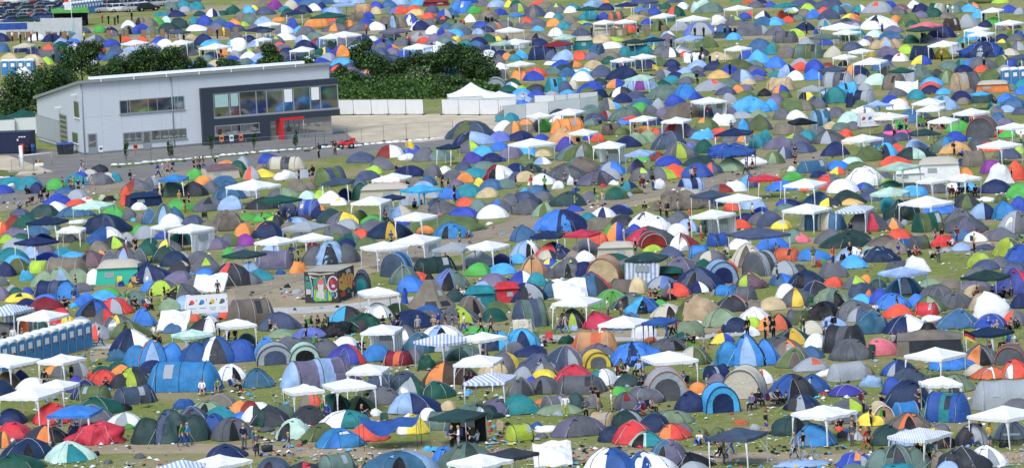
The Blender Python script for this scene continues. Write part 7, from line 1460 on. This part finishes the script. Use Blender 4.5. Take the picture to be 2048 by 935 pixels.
TR = [(166,176,104,104,'dark','leafy tree standing behind the left corner of the building, left of the row of bushes','tree',.2),
 (28,252,120,125,'dark','dark bush at the left edge of the photo above the green tent roofs','bush',.02),(92,232,100,110,'dark','dark bush between the left edge bush and the tree by the building','bush',.02),(128,196,70,72,'mid','mid green bush touching the foot of the leafy tree behind the building','bush',.02),
 (205,182,80,58,'mid','low bush right of the leafy tree, just above the roof corner','bush',.02),(248,172,86,76,'dark','dark bush above the left part of the building roof','bush',.05),(300,168,90,84,'dark','second dark bush above the left part of the roof','bush',.05),(352,164,104,86,'dark','broad tall bush with ragged top above the left half of the roof','bush',.05),(400,160,50,48,'mid','small bush at the right end of the broad roofline bush','bush',.05),
 (468,156,96,42,'mid','low wide bush above the middle of the white roof edge','bush',.05),(548,156,66,80,'mid','slender tree rising above the middle of the building roof','tree',.2),(522,158,60,50,'dark','dark bush left of the slender tree above the roof','bush',.05),(610,150,72,46,'dark','rounded bush above the right end of the building roof','bush',.05),
 (726,152,76,84,'mid','thin leafy tree with gaps at the left end of the hedge right of the building','tree',.12),(690,176,70,52,'dark','dark bush beside the right end of the building','bush',.02),(770,166,76,64,'mid','bush in the middle of the hedge right of the building','bush',.02),(822,162,80,66,'dark','rounded bush in the hedge right of the pale shrub','bush',.02),
 (836,172,60,46,'pale','pale grey green shrub in the middle of the hedge','bush',.02),(886,158,104,82,'dark','large dark bush left of the tallest bush in the hedge','bush',.02),(938,162,124,92,'dark','largest and tallest dark bush at the right end of the hedge','bush',.02),(980,172,52,56,'dark','dark bush tapering down at the right end of the hedge','bush',.02),
 (905,188,96,44,'mid','low bush in front of the tallest hedge bush above the marquee','bush',.02)]
for x, y, w_, h_, k, lab, nm, tr in TR: tree(x, y, w_, h_, k, lab, nm, tr)
for i, (x, y) in enumerate([(676,198),(720,194),(765,193),(812,195),(858,196),(690,184),(740,180),(800,182),(850,184),(900,200),(940,196),(985,190)]):
    pass
p0 = []; rnd = random.Random(3); V = []; F = []; fm = []
for _ in range(15000):
    x = rnd.uniform(662, 1000); top = 168 + (12 if x > 900 else 0); y = rnd.uniform(top, 199.5 if x < 870 else 199 - (x - 870) * .10); p = G(x, y); hh = rnd.uniform(.05, 1.5) * (.5 + .8 * max(0, noise.noise(p * .25) + .4)); a = rnd.uniform(0, 6.28); s_ = rnd.uniform(.12, .26); q = p + Vector((0, 0, hh)); A_ = Vector((math.cos(a), math.sin(a), rnd.uniform(-.5, .5))) * s_; B_ = Vector((-math.sin(a) * .3, .3 * math.cos(a), rnd.uniform(.5, 1))) * s_
    k = len(V); V += [q + A_, q + B_, q - A_, q - B_]; F.append((k, k+1, k+2, k+3)); fm.append(rnd.choice((0, 0, 1)))
o = link('undergrowth', mesh_of('undergrowth', V, F, ['leaf_mid', 'leaf_light'], fm, False)); o['kind'] = 'stuff'; o['label'] = 'low rough green undergrowth on the bank below the hedge'; o['category'] = 'undergrowth'
for x, y, lab in ((253,323,'columnar young tree left of the glass door of the building'),(342,318,'columnar young tree below the ground floor window band'),(423,310,'columnar young tree at the left edge of the dark wall'),(508,303,'columnar young tree before the dark lower wall'),(592,296,'columnar young tree before the red portal')):
    p = G(x, y); rnd = random.Random(x); cr = crown(.85, .85, 2.4, .35, rnd, 500, .09, ['leaf_mid', 'leaf_dark', 'leaf_light'], 5); thing('young_tree', [cr, Part('trunk', *tube([(0,0,0),(0,0,1.6)], .03, 5), ['bark'])], p, 0, 'tree', lab, 'columnar young trees before the building')
# ---------------------------------------------------------------- far car park
plain('tyre', (.012,.012,.013), .8); plain('hub', (.35,.36,.38), .35, .5)
for nm, c in dict(silver=(.36,.38,.40), black=(.012,.013,.015), blue=(.03,.07,.20), red=(.30,.02,.02), white=(.72,.73,.74), grey=(.12,.13,.14), green=(.02,.07,.04), orange=(.65,.16,.02), gold=(.28,.24,.16)).items(): plain('paint_car_' + nm, c, .35, 0, var=.04, spec=.35)
def car_parts(c, est):
    mt = 'paint_car_' + c; ys = (-.86, -.78, .78, .86)
    pr = [(-2.12,.35,.62),(-2.05,.30,.92),(-1.2,.25,1.0),(-.2,.25,1.0),(.95,.25,.98),(1.9,.28,.80),(2.12,.34,.6)]; V = []; F = []
    for x, z0, z1 in pr: V += [(x,-.80,z0),(x,.80,z0),(x,.86,z0+.3),(x,.80,z1),(x,-.80,z1),(x,-.86,z0+.3)]
    for i in range(len(pr)-1):
        for j in range(6): F.append((i*6+j, i*6+(j+1)%6, (i+1)*6+(j+1)%6, (i+1)*6+j))
    F += [tuple(range(6)), tuple(len(V)-6+j for j in range(6))]
    rb = -1.95 if est else -1.45; rt = -1.6 if est else -.95
    cv = [(rb,-.76,.96),(1.15,-.76,.96),(1.15,.76,.96),(rb,.76,.96),(rt,-.60,1.46),(.35,-.60,1.46),(.35,.60,1.46),(rt,.60,1.46)]
    ps = [Part('body', V, F, [mt], smooth=False), Part('windows', cv, [(0,1,5,4),(1,2,6,5),(2,3,7,6),(3,0,4,7)], ['car_glass'], smooth=False)]
    rv = [(x*1.01, y*1.03, z) for x, y, z in cv[4:]] + [(x, y*.95, z+.05) for x, y, z in cv[4:]]; ps.append(Part('roof', rv, [(0,1,5,4),(1,2,6,5),(2,3,7,6),(3,0,4,7),(4,5,6,7)], [mt], smooth=False))
    for x in (rb + .5, -.25): ps.append(Part('pillar', *join(box(x, -.69, .97, .09, .13, .47), box(x, .69, .97, .09, .13, .47)), [mt], smooth=False))
    for sx in (-1.3, 1.32):
        for sy in (-1, 1): ps.append(Part('wheel', *tube([(sx, sy*.70, .32), (sx, sy*.88, .32)], .32, 12), ['tyre'], subs=[Part('rim', *tube([(sx, sy*.86, .32), (sx, sy*.895, .32)], .19, 8), ['hub'])]))
    for sy in (-1, 1): ps += [Part('headlight', *box(2.06, sy*.6, .62, .1, .3, .14), ['pole_white'], smooth=False), Part('tail_light', *box(-2.08, sy*.66, .66, .08, .22, .2), ['r'], smooth=False)]
    return ps
CARS = {}; rnd = random.Random(11); cn = 0
def put_car(x, y, c, a):
    global cn
    est = rnd.random() < .5
    if (c, est) not in CARS: o = thing('parked_car', car_parts(c, est), (0,0,0), 0, 'car'); CARS[(c, est)] = o
    else: o = copy_thing(CARS[(c, est)])
    p = G(x, y); o.location = p; o.rotation_euler = (0, 0, a); o['group'] = 'cars in the far car park'; register(o, f"{c} {'estate car' if est else 'hatchback car'}", x, y - 6, 40, 16)
cols = ['silver','black','blue','silver','grey','black','red','white','silver','green','grey','blue','gold','black','silver','white','grey','black','blue','silver']
for row, (y0, x0, x1, sp) in enumerate([(9, 4, 480, 25), (16, -12, 400, 26), (23, 4, 330, 26), (30, -10, 135, 27), (31, 210, 300, 28), (37, -2, 130, 27), (44, -8, 120, 28), (50, 0, 80, 28), (2, 10, 470, 25)]):
    x = x0; i = 0
    while x < x1:
        y = y0 - (x - 0) * .030 + rnd.uniform(-.6, .6) + (4 if row == 1 else 0)
        if y > -12 and not (row == 1 and 120 < x < 210 and False): put_car(x, y, cols[(i * 7 + row * 5) % len(cols)] if not (row == 2 and i == 0) else 'orange', R(20) + rnd.uniform(-.06, .06) + (math.pi if rnd.random() < .5 else 0))
        x += sp * rnd.uniform(.9, 1.12); i += 1
# white hoarding with blue band, stall and van at the far left
KH = 2048 / 330.
def hz(x, y): return (x / KH, y / KH)
def hoarding(x0, y0, x1, y1, h, c, lab, band=None, name='hoarding'):
    A, B = G(*hz(x0, y0)), G(*hz(x1, y1)); L = (B - A).length; ps = [Part('panel', *box(L/2, 0, .05, L, .08, h), [c], smooth=False)]
    for x in (0, L/2, L): ps.append(Part('post', *tube([(x, .08, 0), (x, .08, h + .15)], .05, 5), ['wire']))
    if band: ps[0].subs.append(Part('band', *box(L/2, -.06, h*.55, L*.98, .02, h*.42), [band], smooth=False))
    o = thing(name, ps, A, math.atan2((B-A).y, (B-A).x), 'hoarding', lab); return o
hoarding(515, 470, 1025, 465, 3.2, 'hoarding_sheet', 'tall white hoarding panels before the far car park'); hoarding(-20, 480, 350, 470, 2.6, 'hoarding_sheet', 'white hoarding with blue upper band at the far left edge', 'b'); hoarding(350, 472, 515, 470, 2.6, 'hoarding_sheet', 'grey white hoarding between the blue banded one and the tall one')
A = G(*hz(880, 330)); ps = [Part('roof', [(-3.2,-1.2,2.5),(3.2,-1.6,2.3),(3.2,1.8,3.1),(-3.2,1.8,3.1)], [(0,1,2,3)], ['E'], smooth=False), Part('counter', *box(0,.2,0,5.2,1.6,1.0), ['x'], smooth=False), Part('rear_wall', *box(0,1.7,0,6.2,.1,2.9), ['x'], smooth=False)] + [Part('post', *tube([(sx*3.0,-1.2,0),(sx*3.0,-1.2,2.4)], .05, 5), ['pole_grey']) for sx in (-1,1)]
thing('market_stall', ps, A, .15, 'stall', 'green roofed stall with dark counter behind the tall white hoarding')
A = G(*hz(800, 60)); ps = [Part('body', *box(0,0,.4,6.2,2.2,2.4), ['white_film'], smooth=False), Part('cab', [(3.1,-1.05,.4),(4.6,-1.05,.4),(4.6,1.05,.4),(3.1,1.05,.4),(3.1,-1.05,2.3),(3.9,-1.0,2.3),(3.9,1.0,2.3),(3.1,1.05,2.3)], [(0,1,5,4),(1,2,6,5),(2,3,7,6),(4,5,6,7)], ['white_film'], smooth=False), Part('windscreen', [(4.45,-.95,1.3),(4.45,.95,1.3),(3.98,.92,2.2),(3.98,-.92,2.2)], [(0,1,2,3)], ['glass_dark'], smooth=False), Part('lettering', *box(-1.0,-1.12,1.7,1.2,.02,.4), ['b'], smooth=False)] + [Part('wheel', *tube([(x,-1.0,.42),(x,-1.14,.42)], .42, 12), ['tyre']) for x in (-2,3.3)]
thing('white_truck', ps, A, .25, 'truck', 'white box truck standing among the cars at the top left'); A = G(*hz(905, 470)); 
ps = [Part('pole', *tube([(0,0,0),(0,0,6.6)], .05, 6), ['pole_white']), Part('flag', [(-1.1,0,4.7),(0,.1,4.6),(0,.05,6.4),(-1.1,.0,6.5)], [(0,1,2,3)], ['w'], smooth=False, subs=[Part('stripe', [(-1.12,-.02,6.0),(.01,.06,5.9),(.01,.06,6.5),(-1.12,-.02,6.55)], [(0,1,2,3)], ['r'], smooth=False)])]
thing('flag_pole', ps, A, .1, 'flag', 'red topped white flag on a tall white pole behind the tall hoarding')
o = hoarding(2620, 490, 2620, 490.01, 2.0, 'white_film', 'x') if False else None
# painted lettering on the bright blue tent in the foreground
# ---------------------------------------------------------------- litter
rnd = random.Random(5); V = []; F = []; fm = []; LM = ['w', 'w', 'w', 'g', 's', 'x', 'r', 'c', 'y']
def bit(p, s_, mi):
    a = rnd.uniform(0, 6.28); k = len(V)
    for j in range(4): q = a + j * 1.57 + rnd.uniform(-.4, .4); r_ = s_ * rnd.uniform(.5, 1.1); V.append((p.x + math.cos(q) * r_, p.y + math.sin(q) * r_ * 1.2, rnd.uniform(.02, s_ * .5)))
    V.append((p.x, p.y, s_ * rnd.uniform(.4, .9)))
    for j in range(4): F.append((k + j, k + (j + 1) % 4, k + 4)); fm.append(mi)
n_ = 0
while n_ < 14000:
    x, y = rnd.uniform(-10, 2060), 935 - 930 * rnd.random() ** 1.25
    if y < 345 and x < 1000 or y < 30: 
        if rnd.random() < .97: continue
        if 130 < y < 330 and x < 1000: continue
    p = G(x, y); d = noise.noise(Vector((p.x * .12, p.y * .12, 2.0)))
    if d < rnd.uniform(-.5, .45): continue
    bit(p, rnd.uniform(.04, .11) if rnd.random() < .85 else rnd.uniform(.11, .30), rnd.choice((0, 0, 0, 0, 1, 2, 3, 3, 4, 5, 5, 6, 7, 8))); n_ += 1
n_ = 0
while n_ < 3200:      # bags, crates and loose gear between the tents
    x, y = rnd.uniform(-10, 2060), 935 - 900 * rnd.random() ** 1.1
    if x < 1010 and y < 350: continue
    p = G(x, y)
    if noise.noise(Vector((p.x * .16, p.y * .10, 9.0))) < .18: continue
    bit(p, rnd.uniform(.12, .32), rnd.choice((5, 5, 5, 5, 5, 3, 3, 4, 0, 6, 7))); n_ += 1
o = link('litter', mesh_of('litter', V, F, LM, fm, False)); o['kind'] = 'stuff'; o['label'] = 'scattered white cups, bags and rubbish across the trampled grass'; o['category'] = 'litter'
# ---------------------------------------------------------------- fence labels
for o, what, mx, my in FENCES: register(o, what, mx, my, 30, 25)
# ---------------------------------------------------------------- labels that single each thing out
def side_of(a, b):
    dx, dy = b['x'] - a['x'], b['y'] - a['y']
    if abs(dx) > abs(dy) * 1.3: return 'left of' if dx > 0 else 'right of'
    return 'just behind' if dy > 0 else 'just before'
cell = {}
for i, a in enumerate(ITEMS): a['i'] = i; cell.setdefault((int(a['x'] // 80), int(a['y'] // 60)), []).append(a)
def neigh(a, rad):
    cx, cy = int(a['x'] // 80), int(a['y'] // 60); L = []
    for u in range(-2, 3):
        for v_ in range(-2, 3):
            for b in cell.get((cx + u, cy + v_), []):
                if b is a: continue
                d = math.hypot(b['x'] - a['x'], (b['y'] - a['y']) * 1.5)
                if d < rad + (b['w'] + a['w']) * .3: L.append((d, b))
    L.sort(key=lambda t: t[0]); return [b for d, b in L]
same = {}
for a in ITEMS: same.setdefault(a['d'], []).append(a)
for a in ITEMS: a['nb'] = [(side_of(a, b), b['d']) for b in neigh(a, 60) if b['d'] != a['d']][:9]
AN = lambda s_: ('an ' if s_[0] in 'aeiou' else 'a ') + s_
used = set(); n_dup = 0
def region(a):
    h_ = 'left' if a['x'] < 683 else ('right' if a['x'] > 1365 else 'middle'); v_ = 'top' if a['y'] < 150 else ('upper' if a['y'] < 330 else ('central' if a['y'] < 560 else ('lower' if a['y'] < 760 else 'bottom'))); return f'{v_} {h_}'
for a in ITEMS:
    if a['o'] is None or a['o'].get('label'): continue
    peers = [b for b in same[a['d']] if b is not a]; lab = None
    if not peers and len(a['d'].split()) >= 4: lab = a['d']
    if lab is None:
        for r_ in a['nb']:
            t_ = f"{a['d']} {r_[0]} {AN(r_[1])}"
            if len(t_.split()) <= 16 and t_ not in used and not any(r_ in b['nb'] for b in peers): lab = t_; break
    if lab is None:
        for r_ in a['nb']:
            t_ = f"{a['d']} {r_[0]} {AN(r_[1])}, {region(a)}"
            if len(t_.split()) <= 16 and t_ not in used and not any(r_ in b['nb'] and region(b) == region(a) for b in peers): lab = t_; break
    if lab is None:
        for i in range(len(a['nb'])):
            for j in range(i + 1, len(a['nb'])):
                r1_, r2_ = a['nb'][i], a['nb'][j]; t_ = f"{a['d']} {r1_[0]} {AN(r1_[1])}, {r2_[0]} {AN(r2_[1])}"
                if len(t_.split()) <= 16 and t_ not in used and not any(r1_ in b['nb'] and r2_ in b['nb'] for b in peers): lab = t_; break
            if lab: break
    if lab is None:
        pe = sorted([b for b in peers if region(b) == region(a)] + [a], key=lambda b: b['x']); k = pe.index(a); od = ['leftmost', 'second', 'third', 'fourth', 'fifth', 'sixth', 'seventh', 'eighth', 'ninth', 'tenth', 'eleventh', 'twelfth']
        if len(pe) == 1: lab = f"{a['d']} in the {region(a)} of the photo"
        elif k < 12 and k < len(pe) - 1: lab = f"{a['d']}, {od[k]}{' from the left' if k else ''} in the {region(a)}"
        else: lab = f"{a['d']}, rightmost in the {region(a)}"; n_dup += 1 if k < len(pe) - 1 else 0
    used.add(lab); a['o']['label'] = lab
print('items', len(ITEMS), 'weak labels', n_dup)
